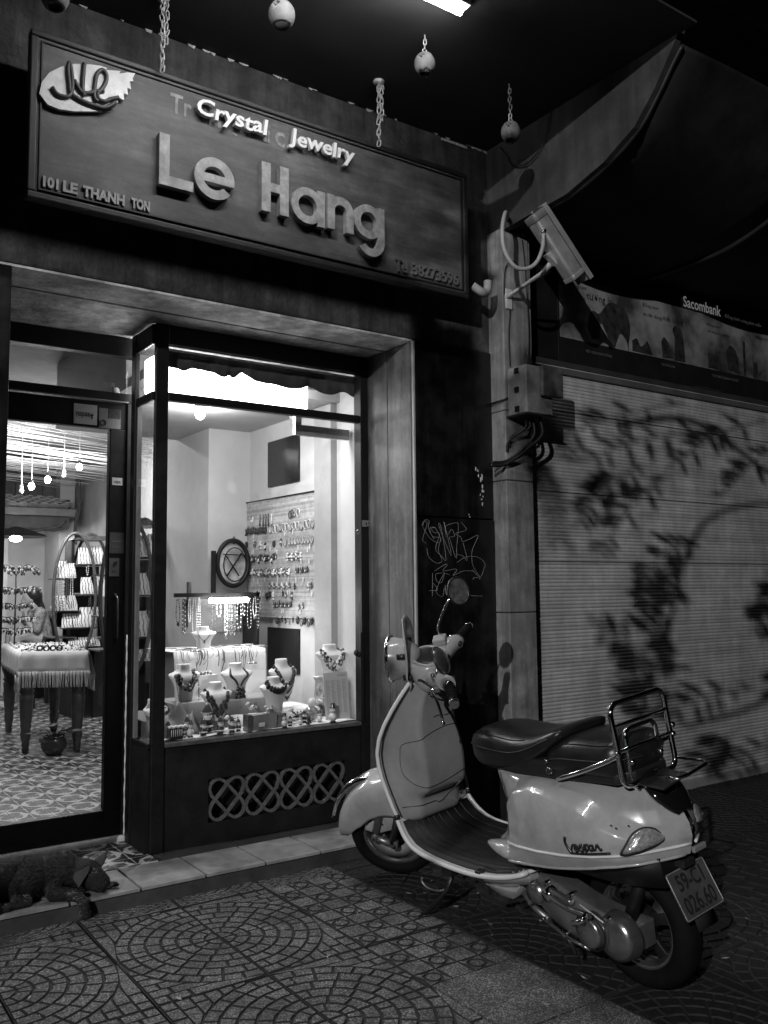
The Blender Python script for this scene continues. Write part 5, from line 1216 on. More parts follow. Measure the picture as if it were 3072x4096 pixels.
ZB = [(0, .405), (.1, .395), (.25, .398), (.5, .43), (.75, .470), (1, .50)]
WT = [(0, .118), (.03, .135), (.08, .158), (.15, .182), (.25, .205), (.4, .222), (.55, .222), (.7, .20), (.8, .165), (.88, .120), (.94, .078), (.975, .048), (1, .010)]
RID = [(-.27, .56), (-.13, .605), (-.03, .645), (.05, .672), (.12, .690), (.2, .700), (.30, .698), (.36, .672), (.395, .62), (.415, .56), (.42, .50), (.42, .3)]
def body(u, v, lift=0):
    z = lerp(tab(ZB, u), tab(ZT, u), v); x = lerp(tab(XF, z), tab(XT, z), u)
    W_ = tab(WT, u)
    if v > .30: sh = max(0, 1-((v-.30)/.74)**2.6)**.5
    else: sh = 1-.10*((.30-v)/.30)**1.5
    y = W_*lerp(sh, 1, .25*(1-u))
    # raised side cowl
    zr = tab(RID, x)
    s = smooth((zr-z)/.045+.15)*smooth((.425-x)/.045)*smooth((x+.24)/.12)
    y += .040*s*(1 if v > .2 else 1)
    if v > .97: y = min(y, .15)
    return Vector((x, y+lift, z))
NU, NV = 72, 40
def bodyside(sg):
    secs = []
    for i in range(NU+1):
        u = i/NU; u = 1-(1-u)**1.35
        secs.append([tuple(Vector((p.x, p.y*sg, p.z))) for p in [body(u, j/NV) for j in range(NV+1)]])
    return secs
mb = MB(); L_ = bodyside(1); R2 = bodyside(-1)
mb.loft(L_, closed=False); mb.loft(R2, closed=False)
top = [[L_[i][-1], (L_[i][-1][0], 0, L_[i][-1][2]+.012), R2[i][-1]] for i in range(NU+1)]; mb.loft(top, closed=False)
fr_ = [[L_[0][j], (L_[0][j][0]-.015, L_[0][j][1]*.5, L_[0][j][2]), (L_[0][j][0]-.02, 0, L_[0][j][2]), (L_[0][j][0]-.015, -L_[0][j][1]*.5, L_[0][j][2]), R2[0][j]] for j in range(NV+1)]; mb.loft(fr_, closed=False)
B(mb, 'rear_body', m_paint)
# trim line low on the body, both sides, meeting at the tail
vt = .22
for sg in (1, -1):
    pts = []
    for i in range(61):
        u = .10+.90*i/60; 
        z = lerp(.455, .535, (i/60)**.9)+ (0); zb, zt = tab(ZB, u), tab(ZT, u); v = (z-zb)/(zt-zb); p = body(u, v); pts.append((p.x, (p.y+.002)*sg, p.z))
    B(MB().tube(pts, .0048, 8), 'trim_strip', m_trim)
    low = [tuple(Vector((p.x, p.y*sg, p.z))) for p in [body(.02+.97*i/50, 0) for i in range(51)]]
    B(MB().tube(low, .005, 6), 'lower_bead', m_paint)
# shadow pan under the body
secs = []
for i in range(13):
    x = .46-.64*i/12; w = .9*tab([(-.2, .10), (-.1, .17), (0, .20), (.2, .205), (.46, .15)], x); secs.append([(x, -w, .47+(.03 if x < 0 else -.03)), (x, -w*.85, .40), (x, w*.85, .40), (x, w, .47+(.03 if x < 0 else -.03))])
B(MB().loft(secs), 'underbody', m_black)
# front lower flares of the body over the floorboard
for sg in (1, -1):
    f_ = []
    for x, y0, y1, z0, z1 in ((.532, .186, .194, .422, .428), (.505, .172, .210, .412, .438), (.465, .160, .224, .402, .446), (.42, .14, .234, .394, .450), (.37, .14, .240, .392, .45)):
        f_.append([(x, y0*sg, z0), (x, (y0+y1)/2*sg, z0), (x, y1*sg, z0+.004), (x, (y1+.002)*sg, (z0+z1)/2), (x, (y1-.008)*sg, z1-.004), (x, (y0+y1)/2*sg, z1), (x, y0*sg, z1)])
    B(MB().loft(f_), 'body_flare', m_paint, sub=1)
# ---- seat: saddle and pillion pad
def pad(T, n=20, name='saddle', flat=.0):
    """T rows: x, half width, z bottom, z top, edge z"""
    secs = []
    for x, w, zb, zt, ze in T:
        s = []
        for k in range(n):
            a = 2*pi*k/n; c, s_ = cos(a), sin(a)
            y = w*(abs(c)**.62)*(1 if c >= 0 else -1); z = ze+((zt-ze)*(abs(s_)**.72) if s_ >= 0 else -(ze-zb)*(abs(s_)**.5)); 
            if s_ > 0: z -= flat*(1-abs(c))
            s.append((x, y, z))
        secs.append(s)
    return MB().loft(secs)
def dens(T, k=3):
    out = []; P = [Vector(r[:3]) for r in T]; Q = [Vector((r[3], r[4], 0)) for r in T]; a = bez(P, k); b = bez(Q, k)
    return [(p.x, p.y, p.z, q.x, q.y) for p, q in zip(a, b)]
sad = [(.708, .02, .722, .752, .74), (.70, .06, .700, .775, .742), (.67, .092, .685, .796, .745), (.62, .122, .668, .818, .748), (.55, .140, .664, .828, .750), (.47, .148, .676, .824, .752), (.39, .152, .70, .822, .760), (.31, .154, .735, .834, .785), (.24, .152, .775, .856, .818), (.19, .142, .812, .872, .843), (.165, .12, .835, .874, .857), (.152, .07, .850, .870, .862)]
B(pad(dens(sad)), 'saddle', m_lea)
pil = [(.252, .09, .735, .772, .75), (.240, .130, .712, .796, .752), (.205, .146, .712, .822, .762), (.15, .152, .716, .848, .772), (.07, .153, .720, .858, .778), (-.01, .149, .724, .862, .785), (-.05, .140, .722, .866, .79), (-.078, .115, .735, .85, .795), (-.098, .075, .755, .83, .797), (-.105, .03, .775, .81, .797)]
B(pad(dens(pil)), 'pillion_pad', m_lea)
# piping and seams
def seam(T, frac, off=.002, r=.0018, ang=None, name='seam', m=m_black, rng=None, par=None):
    pts = []
    for x, w, zb, zt, ze in dens(T):
        if rng and not rng[0] <= x <= rng[1]: continue
        a = radians(ang); c, s_ = cos(a), sin(a); pts.append((x, w*abs(c)**.62+off, ze+(zt-ze)*abs(s_)**.72))
    B(MB().tube(pts, r, 6, cap=False), name, m); B(MB().tube([(p[0], -p[1], p[2]) for p in pts], r, 6, cap=False), name, m)
seam(sad, 0, ang=42, rng=(.33, .69)); seam(pil, 0, ang=40, rng=(-.13, .24)); seam(pil, 0, ang=3, rng=(-.13, .235), r=.003, m=m_dark); seam(sad, 0, ang=3, rng=(.2, .695), r=.003, m=m_dark)
B(MB().tube([(.198, .153, .735), (.198, .166, .735)], .013, 14), 'pillion_stud', m_chrome); B(MB().tube([(.198, .166, .735), (.198, .169, .735)], .008, 12), 'stud_cap', m_blk)
B(MB().tube([(.212, .148, .765), (.215, .160, .765)], .008, 10), 'pillion_stud', m_chrome)
# seat pan: dark wedge between pads and body
sp = [[(x, -w, z0), (x, w, z0), (x, w*.97, z1), (x, -w*.97, z1)] for x, w, z0, z1 in ((.64, .06, .692, .72), (.56, .115, .684, .73), (.4, .142, .690, .75), (.2, .145, .700, .76), (-.06, .13, .718, .76), (-.11, .08, .73, .76))]
B(MB().loft(sp), 'seat_base', m_blk, bevel=.006)
# ---- leg shield
SH = [  # z, half width, edge x, front centre x, rear centre x
 (.372, .185, 1.085, 1.14, 1.03), (.40, .198, 1.085, 1.16, 1.01), (.44, .206, 1.098, 1.19, .992), (.50, .213, 1.118, 1.235, .975), (.56, .218, 1.138, 1.262, .968), (.62, .221, 1.150, 1.275, .968), (.67, .219, 1.153, 1.272, .972), (.73, .209, 1.142, 1.255, .982), (.79, .190, 1.118, 1.228, .99), (.85, .163, 1.088, 1.19, .985), (.90, .135, 1.062, 1.155, .972), (.94, .108, 1.042, 1.12, .955), (.97, .088, 1.03, 1.09, .945), (1.0, .07, 1.02, 1.065, .94)]
def sh_at(z):
    return [tab([(r[0], r[k]) for r in SH], z) for k in range(1, 5)]
def inner(y, z):
    w, xe, xf, xr = sh_at(z); a = abs(y)/w
    # shallow concave apron near the rim, then a raised box in the middle
    bx = smooth((.80-a)/.32); base = xe-.018*smooth((1-a)/.25)
    low = smooth((z-.46)/.05) if z < .9 else 1
    return base+(xr-base)*bx*lerp(.55, 1, low)
secs = []
for q in range(33):
    z = lerp(SH[0][0], SH[-1][0], q/32); w, xe, xf, xr = sh_at(z); s = []
    for k in range(21):    # front skin left -> right
        a = -1+2*k/20; y = -a*w; s.append((xe+(xf-xe)*(1-abs(a)**2.1)**.9, y, z))
    for k in range(1, 24):
        a = 1-2*k/24; y = -a*w; s.append((inner(y, z), y, z))
    secs.append(s)
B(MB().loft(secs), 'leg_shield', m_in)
rim = [(sh_at(z)[1], sh_at(z)[0], z) for z in [lerp(.40, .99, i/40) for i in range(41)]]
for sg in (1, -1):
    B(MB().tube([(x-.003, (y+.002)*sg, z) for x, y, z in rim], .0085, 10), 'shield_trim', m_trim)
    B(MB().tube([(x-.012, (y-.013)*sg, z) for x, y, z in rim], .003, 6), 'trim_lip', m_blk)
    B(MB().tube([(1.085, .203*sg, .415), (1.082, .203*sg, .395)], .0115, 8), 'trim_clamp', m_blk)
def on_inner(y, z, off=.0015): return (inner(y, z)-off, y, z)
gb = [(.150, .655), (.142, .70), (.11, .722), (.05, .74), (-.03, .752), (-.10, .748), (-.135, .73), (-.150, .68), (-.150, .60), (-.13, .562), (-.08, .548), (0, .530), (.08, .522), (.125, .528), (.146, .56), (.152, .60)]
B(MB().tube([on_inner(p.x, p.y) for p in bez([(y, z, 0) for y, z in gb], 6, closed=True)], .0014, 6, closed=True), 'glovebox_seam', m_black)
B(MB().tube([on_inner(y, z) for y, z in [(lerp(.02, -.16, i/12), .80+.004*sin(i)) for i in range(13)]], .0016, 6), 'panel_seam', m_black)
B(MB().tube([on_inner(lerp(.17, -.19, i/20), .436-(.012 if 8 < i < 16 else 0)+.035*smooth((i-9)/5)) for i in range(21)], .0018, 6), 'panel_lip', m_blk)
# the front horn casting hides on the far side
B(MB().ell((1.262, 0, .66), (.028, .045, .16), 14, 10), 'horn_casting', m_paint)
# ---- floorboard
FL_ = [(1.092, .415, .198, .385), (1.07, .378, .203, .35), (1.03, .338, .210, .312), (.98, .312, .216, .286), (.92, .301, .221, .272), (.84, .297, .226, .262), (.74, .296, .230, .255), (.64, .299, .231, .252), (.56, .306, .230, .252), (.48, .318, .226, .262), (.41, .334, .218, .280), (.355, .352, .205, .30), (.345, .356, .18, .31)]
secs = [[(x, w-.004, z), (x, w, z-.008), (x, w-.004, z-.02), (x, w*.8, zb), (x, -w*.8, zb), (x, -w+.004, z-.02), (x, -w, z-.008), (x, -w+.004, z)] for x, z, w, zb in FL_]
B(MB().loft(secs), 'floorboard', m_paint)
secs = [[(x, w-.020, z+.0005), (x, w-.022, z+.006), (x, -w+.022, z+.006), (x, -w+.020, z+.0005)] for x, z, w, zb in [(x, z, w, zb) for x, z, w, zb in FL_[1:]]]
B(MB().loft(secs), 'floor_mat', m_mat)
for q in (.175, .14, .105, .07, .035, 0, -.05, -.10, -.15):
    pts = [(x, q*(w/.23), z+.0075) for x, z, w, zb in FL_[1:-2]]; B(MB().tube(bez(pts, 3), .0032, 6), 'mat_rib', m_mat)
for sg in (1, -1):
    e = bez([(x, (w+.001)*sg, z-.006) for x, z, w, zb in FL_], 4); B(MB().tube(e, .0095, 10), 'floor_edge_trim', m_trim)
    pe_ = [(.355, .2*sg, .35), (.34, .17*sg, .352), (.335, .13*sg, .352)]; B(MB().tube(bez(pe_, 4), .008, 8), 'floor_edge_trim', m_trim)
B(MB().box(.545, .575, .205, .236, .283, .318).box(.495, .56, .19, .206, .306, .322), 'bag_hook', m_blk, bevel=.003)
# skirt below the floorboard
secs = [[(x, .155, z1), (x, .175, z1-.02), (x, .15, z0), (x, -.15, z0), (x, -.175, z1-.02), (x, -.155, z1)] for x, z0, z1 in ((.66, .245, .262), (.60, .215, .262), (.53, .200, .265), (.47, .205, .27), (.43, .235, .275), (.405, .27, .30))]
B(MB().loft(secs), 'lower_skirt', m_paint, bevel=.006)
B(MB().box(.575, .605, .158, .178, .20, .235), 'skirt_clip', m_blk)
# ---- rear wheel
def wheel(par, cx, cz, R, rr_, w, spokes=5, y0=0.0, name='rear_wheel'):
    M = Matrix.Translation((cx, y0, cz)) @ Matrix.Rotation(pi/2, 4, 'X')
    h = w/2; prof = [(rr_+.004, -h*.72), (rr_+.02, -h*.92), (R-.035, -h), (R-.014, -h*.82), (R-.003, -h*.45), (R, 0), (R-.003, h*.45), (R-.014, h*.82), (R-.035, h), (rr_+.02, h*.92), (rr_+.004, h*.72)]
    ty = B(MB().lathe(prof, 48, M=M), name, m_rubber, par)
    rm = MB().lathe([(rr_-.006, -h*.60), (rr_+.007, -h*.72), (rr_+.010, -h*.66), (rr_-.006, -h*.45), (rr_-.014, 0), (rr_-.006, h*.45), (rr_+.010, h*.66), (rr_+.007, h*.72), (rr_-.006, h*.60), (rr_-.018, h*.3), (rr_-.018, -h*.3), (rr_-.006, -h*.60)], 48, M=M)
    B(rm, 'rim', m_alu, ty)
    sp_ = MB()
    for k in range(spokes):
        a = 2*pi*k/spokes+.3; M2 = Matrix.Translation((cx, y0, cz)) @ Matrix.Rotation(-a, 4, 'Y')
        sp_.loft([[(x, -q, -ww), (x, q, -ww), (x, q, ww), (x, -q, ww)] for x, q, ww in ((.03, .012, .024), (.08, .010, .016), (rr_-.012, .010, .024))], M=M2)
    sp_.lathe([(.001, -.03), (.045, -.028), (.05, 0), (.045, .03), (.001, .034)], 24, M=M); B(sp_, 'spokes', mat('wheel_grey', .025, .4, metal=.5), ty, bevel=.003)
    return ty
wheel(sco, 0, .215, .215, .142, .11)
# inner mudguard strip and plate carrier
mg = []
for k in range(13):
    a = radians(lerp(62, 168, k/12)); r = .262; mg.append([(r*cos(a), -.05, .215+r*sin(a)), (r*cos(a), .05, .215+r*sin(a)), ((r+.004)*cos(a), .05, .215+(r+.004)*sin(a)), ((r+.004)*cos(a), -.05, .215+(r+.004)*sin(a))])
B(MB().loft(mg), 'mudguard', m_blk)
pc = [[(x, -w, z), (x, w, z), (x-.008, w, z+.003), (x-.008, -w, z+.003)] for x, z, w in ((-.05, .475, .07), (-.12, .455, .075), (-.16, .42, .07), (-.19, .37, .055), (-.225, .30, .03))]
B(MB().loft(pc), 'plate_carrier', m_paint)
px, pz, ptl = -.178, .448, .475
Pd = Vector((-sin(ptl), 0, -cos(ptl))); Pn = Vector((-cos(ptl), 0, sin(ptl)))
PM = Matrix(((0, -Pd.x, Pn.x, px), (-1, 0, 0, .1), (0, -Pd.z, Pn.z, pz), (0, 0, 0, 1)))   # u to the right seen from behind, v up
PM = Matrix.Translation((-.012, 0, 0)) @ PM
pl_ = B(MB().prism([(x+.1, y-.0735) for x, y in rr(.1, .0735, .008)], -.0015, .0015, M=PM), 'number_plate', mat('plate_white', .09, .4, var=.2, scale=20, stain=.3))
B(MB().tube([PM @ Vector((x+.1, y-.0735, .001)) for x, y in rr(.097, .0705, .008)], .0018, 5, closed=True), 'plate_rim', m_steel, pl_)
for s, a, b, c, d in (('59-C1', .032, .165, -.066, -.014), ('026.60', .022, .178, -.134, -.08)):
    v, f = fit(text(s, 1, 0, .022), a, b, c, d); B(MB().add(v, f, M=PM @ Matrix.Translation((0, 0, .0025))), 'plate_characters', m_ink, pl_, recalc=False)
B(MB().box(-.215, -.17, -.03, .03, .45, .475), 'plate_lamp', m_blk, bevel=.004)
B(MB().box(-.244, -.230, -.06, .005, .500, .520), 'tail_reflector_bracket', m_in, bevel=.004)
# ---- tail lamp, indicators, badge
tl = []
for k in range(15):
    t = k/14; xx = lerp(-.085, -.222, t); zc = lerp(.742, .628, t**1.3); w = .080*(sin(pi*(.08+.86*t)))**.55; h = .024*(sin(pi*(.10+.82*t)))**.5
    nx, nz = -.62, .78
    tl.append([(xx+nx*h*sin(a), w*cos(a), zc+nz*h*sin(a)) for a in [2*pi*q/18 for q in range(18)]])
B(MB().loft(tl), 'tail_lamp', mat('smoked_lens', .008, .06, var=.1, bump=0, coat=1))
m_lens = mat('clear_lens', .5, .12, var=.5, scale=110, bump=.8, bscale=160, metal=.5, coat=1)
def find(x, z):
    best = None
    for i in range(61):
        for j in range(31):
            p = body(i/60, j/30); d_ = (p.x-x)**2+(p.z-z)**2
            if best is None or d_ < best[0]: best = (d_, i/60, j/30)
    _, u, v = best; p = body(u, v); pu = body(min(u+.02, 1), v)-body(max(u-.02, 0), v); pv = body(u, min(v+.03, 1))-body(u, max(v-.03, 0))
    n = pv.cross(pu).normalized(); 
    if n.y < 0: n = -n
    return p, pu.normalized(), n
for sg in (1, -1):
    p, tu, n = find(-.158, .570); tu = (tu-n*tu.dot(n)).normalized(); tv = n.cross(tu).normalized()
    if tv.z < 0: tv = -tv
    eye = bez([(-.072, -.026, 0), (-.058, -.005, 0), (-.030, .022, 0), (.005, .034, 0), (.040, .026, 0), (.066, .004, 0), (.070, -.008, 0), (.03, -.022, 0), (-.03, -.030, 0)], 4, closed=True)
    def ring(s, h): return [tuple(Vector(((p+tu*q.x*s+tv*q.y*s+n*(h-.9*(q.x*s)**2*2.2)).x, sg*(p+tu*q.x*s+tv*q.y*s+n*(h-.9*(q.x*s)**2*2.2)).y, (p+tu*q.x*s+tv*q.y*s+n*(h-.9*(q.x*s)**2*2.2)).z))) for q in eye]
    B(MB().loft([ring(1.12, -.012), ring(1.12, .005), ring(1.02, .008)]), 'indicator_bezel', m_dark); B(MB().loft([ring(.97, .000), ring(.97, .009), ring(.8, .014), ring(.4, .017)]), 'indicator_lens', m_lens)
p0, tu, n = find(-.01, .545); tu = -tu
if tu.x > 0: tu = -tu
tu = (tu-n*tu.dot(n)).normalized(); tv = n.cross(tu); tv = tv if tv.z > 0 else -tv
def bl(pts, r, nm='badge_script', m=None): B(MB().tube([(lambda q: (q.x, q.y, q.z))(p0+tu*(x)+tv*(z)+n*(.004-1.2*(x)**2)) for x, z, _ in bez([(a, b*1.15, 0) for a, b in pts], 6)], r*1.4, 6), nm, m or mat('badge_dark', .02, .3, bump=0))
# flowing script word: V e s p a with underline
bl([(-.078, .026), (-.083, .012), (-.078, -.004), (-.068, -.020)], .0045); bl([(-.068, -.020), (-.062, -.004), (-.054, .004), (-.049, .001)], .0028)
bl([(-.052, -.010), (-.043, -.006), (-.040, .002), (-.046, .004), (-.051, -.006), (-.046, -.014), (-.036, -.010), (-.028, .003)], .0026)
bl([(-.028, .003), (-.022, .006), (-.024, -.002), (-.018, -.010), (-.024, -.015), (-.030, -.012)], .0026); bl([(-.018, -.010), (-.008, .005), (-.010, -.022)], .0026)
bl([(-.008, .004), (.002, .005), (.003, -.006), (-.006, -.012)], .0026); bl([(.014, .004), (.006, .000), (.007, -.010), (.016, -.010), (.019, .004), (.020, -.010), (.028, -.008)], .0026)
bl([(.030, -.004), (.036, .004), (.042, -.010), (.048, -.008)], .0026); bl([(-.070, -.020), (-.03, -.021), (.02, -.021), (.072, -.021)], .0024)
for k in range(3):
    pq, tq, nq = find(-.075-.018*k, .605); B(MB().ell(tuple(pq+nq*.001), (.006, .002, .0035), 8, 5), 'model_badge', m_blk)
# panel gap in front of the side cowl, screws, control cables
for sg in (1, -1):
    B(MB().tube([(p.x, (p.y+.0006)*sg, p.z) for p in [body(.045+.012*sin(pi*j/14), .05+.86*j/14) for j in range(15)]], .0014, 5), 'panel_gap', m_black)
    for x, w, z in ((.375, .214, .352), (.40, .222, .345), (.362, .206, .358)): B(MB().ell((x-.012, (w-.012)*sg, z+.004), (.005, .005, .003), 8, 5), 'floor_screw', m_steel)
# ---- rear rack in chrome
def rrect(x, y0, y1, z0, z1, r, dx=0, n=5):
    o = []
    for cy, cz, a in ((y1-r, z1-r, 0), (y0+r, z1-r, 90), (y0+r, z0+r, 180), (y1-r, z0+r, 270)):
        for yy, zz in arc(cy, cz, r, a, a+90, n): o.append((x+dx*(zz-z0), yy, zz))
    return o
rk = thing  # (parts below stay parts of the scooter)
B(MB().tube(rrect(-.105, -.140, .140, .722, .985, .035, dx=.10), .0095, 10, closed=True), 'rack_frame', m_chrome)
for z in (.915, .835): B(MB().tube([(-.105+.10*(z-.745), .138, z), (-.105+.10*(z-.745), -.138, z)], .007, 8), 'rack_bar', m_chrome)
B(MB().tube(rrect(-.095, -.075, .085, .700, .895, .03, dx=.06), .0085, 10, closed=True), 'rack_inner_loop', m_chrome)
B(MB().tube([(-.08, .08, .79), (-.085, -.075, .79)], .0055, 8), 'rack_bar', m_chrome)
for sg in (1, -1):
    B(MB().tube(bez([(.165, .158*sg, .712), (.05, .160*sg, .756), (-.05, .150*sg, .80), (-.095, .142*sg, .825)], 5), .0085, 10), 'rack_arm', m_chrome)
    B(MB().tube([(-.085, .07*sg, .745), (-.06, .05*sg, .705), (-.02, .045*sg, .70)], .0075, 8), 'rack_foot', m_chrome)
B(MB().box(-.11, -.02, -.06, .07, .690, .700), 'rack_base', m_chrome, bevel=.003)
B(MB().box(-.225, -.12, -.12, .02, .728, .736, M=Matrix.Rotation(radians(-6), 4, 'X')), 'rack_platform', m_blk, bevel=.004)
B(MB().tube([(-.13, .03, .735), (-.225, .02, .74), (-.235, -.02, .745), (-.235, -.12, .755), (-.21, -.14, .757), (-.12, -.13, .755)], .006, 8), 'rack_platform_rail', m_chrome)
for y, z in ((.145, .83), (-.145, .83), (.08, .79), (-.07, .79), (-.148, .86)): B(MB().ell((-.10, y, z), .011, 8, 6), 'rack_joint', m_chrome)
# ---- engine: cast transmission case, covers, pipes
m_al2 = mat('dull_aluminium', .33, .38, metal=.75, var=.3, scale=10, bump=.2, bscale=150, stain=.2)
secs = []
for x, y1, z0, z1 in ((.375, .12, .215, .325), (.33, .15, .195, .345), (.27, .165, .175, .345), (.2, .17, .160, .325), (.12, .172, .150, .305), (.04, .17, .145, .290), (-.03, .155, .150, .272), (-.065, .12, .165, .25)):
    zc, h = (z0+z1)/2, (z1-z0)/2; secs.append([(x, y1-.10, zc-h), (x, y1-.02, zc-h*.95), (x, y1, zc-h*.55), (x, y1+.004, zc), (x, y1, zc+h*.55), (x, y1-.02, zc+h*.95), (x, y1-.10, zc+h)])
B(MB().loft(secs), 'transmission_case', m_al2, bevel=.004, seg=2)
MY = lambda x, y, z: Matrix.Translation((x, y, z)) @ Matrix.Rotation(-pi/2, 4, 'X')
B(MB().lathe([(.001, .03), (.045, .028), (.052, .02), (.055, 0), (.060, -.02)], 28, M=MY(.07, .178, .223)), 'clutch_cover', m_alu)
B(MB().lathe([(.058, .0), (.061, .004), (.064, 0)], 28, M=MY(.07, .188, .223)), 'cover_ring', m_black)
B(MB().lathe([(.001, .03), (.06, .026), (.075, .01), (.082, -.03)], 24, M=MY(-.01, .150, .215)), 'hub_housing', m_alu)
B(MB().lathe([(.001, .02), (.035, .018), (.042, 0)], 20, M=MY(.335, .158, .272)), 'fan_boss', m_alu)
B(MB().tube(bez([(.245, .185, .298), (.20, .195, .290), (.14, .20, .284), (.08, .212, .292), (.03, .222, .300)], 6), [.013, .012, .012, .012, .011, .011, .010, .010, .010, .010]+[.010]*15, 10), 'kick_lever', m_alu)
B(MB().tube([(.045, .215, .300), (.05, .245, .285), (.085, .25, .270)], .010, 10), 'kick_pedal', m_chrome)
B(MB().lathe([(.001, .02), (.02, .018), (.024, 0), (.026, -.02)], 16, M=MY(.245, .185, .300)), 'kick_boss', m_chrome)
B(MB().tube(bez([(.235, .185, .318), (.19, .187, .312), (.14, .186, .300)], 5), .011, 10), 'breather_tube', m_alu)
for x, z in ((.355, .235), (.31, .187), (.2, .168), (.12, .160), (.345, .31), (.16, .318), (.0, .283), (.27, .33)): B(MB().tube([(x, .14, z), (x, .183, z)], .006, 8), 'case_bolt', m_chrome)
B(MB().tube([(.33, .155, .185), (.20, .165, .155), (.10, .165, .145)], .006, 8), 'lower_rail', m_alu)
B(MB().tube(bez([(.235, .15, .165), (.215, .17, .150), (.19, .175, .155), (.175, .17, .135), (.17, .165, .105)], 4), .0065, 8), 'stand_tang', m_blk)
B(MB().box(.30, .43, -.12, .13, .19, .40), 'engine_block', m_black, bevel=.02)
B(MB().tube([(.40, .115, .33), (.40, .12, .27)], .035, 14), 'rubber_boot', m_blk)
B(MB().tube([(.435, .13, .24), (.37, .14, .20), (.30, .145, .18)], .012, 8), 'engine_mount', m_al2)
B(MB().tube([(-.02, .10, .24), (-.10, .06, .47)], .022, 12), 'rear_shock', m_black)
B(MB().tube([(-.05, -.15, .17), (.20, -.16, .15)], .055, 16), 'silencer', m_dark)
B(MB().tube([(-.06, .13, .27), (.02, .175, .265), (.11, .18, .30)], .003, 6), 'brake_cable', m_trim)
# ---- centre and side stand
B(MB().tube([(.865, .10, .20), (.885, .13, .13), (.935, .175, .06), (.99, .208, .006)], [.011, .011, .010, .012], 8), 'side_stand', m_blk)
B(MB().tube(bez([(.885, .135, .128), (.92, .155, .118), (.965, .175, .128), (.99, .18, .15), (.985, .178, .165)], 4), .005, 6), 'stand_tang', m_al2)
B(MB().box(.84, .90, .05, .14, .19, .23), 'stand_bracket', m_blk)
# ---- steered assembly: rotate about the raked steering axis
rk_ = radians(27); ax = Vector((-sin(rk_), 0, cos(rk_))); o_ = Vector((1.0, 0, 1.0))
TS = Matrix.Translation(o_) @ Matrix.Rotation(radians(44), 4, ax) @ Matrix.Translation(-o_)
def S(mb, name, m, par=None, **k):
    mb.v = [TS @ p for p in mb.v]; return mb.build(name, m, par or sco, local=True, **k)
# front wheel
def wheelS(cx, cz, R, rr_, w):
    keep = B
    def b2(mb, name, m, par=None, **k):
        mb.v = [TS @ p for p in mb.v]; return mb.build(name, m, par or sco, local=True, **k)
    globals()['B'] = b2
    try: return wheel(None, cx, cz, R, rr_, w, name='front_wheel')
    finally: globals()['B'] = keep
wheelS(1.392, .213, .215, .146, .105)
# fender: teardrop shell over the wheel
secs = []
for k in range(22):
    t = k/21; ang = radians(lerp(8, 128, t)); 
    r0 = lerp(.262, .31, smooth(t*1.4)) if t < .6 else .31
    c = Vector((1.392, 0, .215)); mid = c+Vector((cos(ang), 0, sin(ang)))*r0
    wd = tab([(0, .012), (.04, .05), (.12, .072), (.3, .088), (.6, .095), (1, .10)], t)
    rad = Vector((cos(ang), 0, sin(ang))); drop = tab([(0, .015), (.06, .05), (.3, .115), (.6, .15), (1, .16)], t); s = []
    for j in range(17):
        a = -1+2*j/16; aa = abs(a); y = wd*(1-(1-min(1, aa*1.6))**2) if aa < .625 else wd
        dd = drop*smooth((aa-.25)/.75)
        s.append(tuple(mid+Vector((0, y*(1 if a > 0 else -1), 0))-rad*dd*1.0-rad*(.03*min(1, aa*1.6)**2*0)))
    secs.append(s)
o = S(MB().loft(secs, closed=False), 'front_fender', m_paint, solid=.004)
cr = [Vector((1.392, 0, .215))+Vector((cos(radians(g)), 0, sin(radians(g))))*(.303) for g in (24, 34, 46, 58, 70, 80)]
S(MB().loft([[(p.x+.010*cos(a)*.6, w_*cos(a), p.z+h_*abs(sin(a))) for a in [pi*q/8 for q in range(9)]] for p, w_, h_ in [(cr[i], [.006, .016, .022, .024, .022, .014][i], [.008, .022, .034, .036, .03, .015][i]) for i in range(6)]], closed=False), 'fender_crest', m_chrome)
# side lamp shape on the fender top
S(MB().ell((1.50, .052, .43), (.055, .012, .032), 14, 8, rot=Matrix.Rotation(radians(42), 3, 'Y')), 'fender_badge', m_dark)
S(MB().loft([[(x, .066, z0), (x, .078, z0+.004), (x, .078, z1-.004), (x, .066, z1)] for x, z0, z1 in ((1.505, .296, .312), (1.48, .282, .33), (1.44, .270, .352), (1.39, .275, .365), (1.33, .295, .365))]), 'caliper_cover', m_paint, bevel=.004)
S(MB().tube([(1.417, .0775, .318), (1.417, .0795, .318)], .006, 10), 'cover_hole', m_black)
S(MB().tube([(1.468, .06, .262), (1.468, .098, .262)], .018, 14), 'link_boss', m_al2); S(MB().tube([(1.468, .098, .262), (1.468, .106, .262)], .010, 8), 'link_bolt', m_chrome)
S(MB().tube([(1.468, .085, .262), (1.43, .085, .232), (1.392, .085, .213)], [.014, .016, .018], 10), 'link_arm', m_al2)
S(MB().tube([(1.392, .06, .213), (1.392, .10, .213)], .020, 14), 'axle_boss', m_al2); S(MB().tube([(1.392, .10, .213), (1.392, .108, .213)], .011, 8), 'axle_nut', m_chrome)
S(MB().tube([(1.400, .088, .215), (1.33, .086, .36)], .015, 12), 'front_shock', m_blk)
S(MB().tube([(1.468, .07, .262), (1.40, .075, .40), (1.32, .06, .50), (1.22, .02, .62)], .020, 10), 'fork_leg', m_al2)
S(MB().lathe([(.11, -.002), (.11, .002), (.05, .002), (.05, -.002), (.11, -.002)], 32, M=MY(1.392, .045, .213)), 'brake_disc', m_steel)
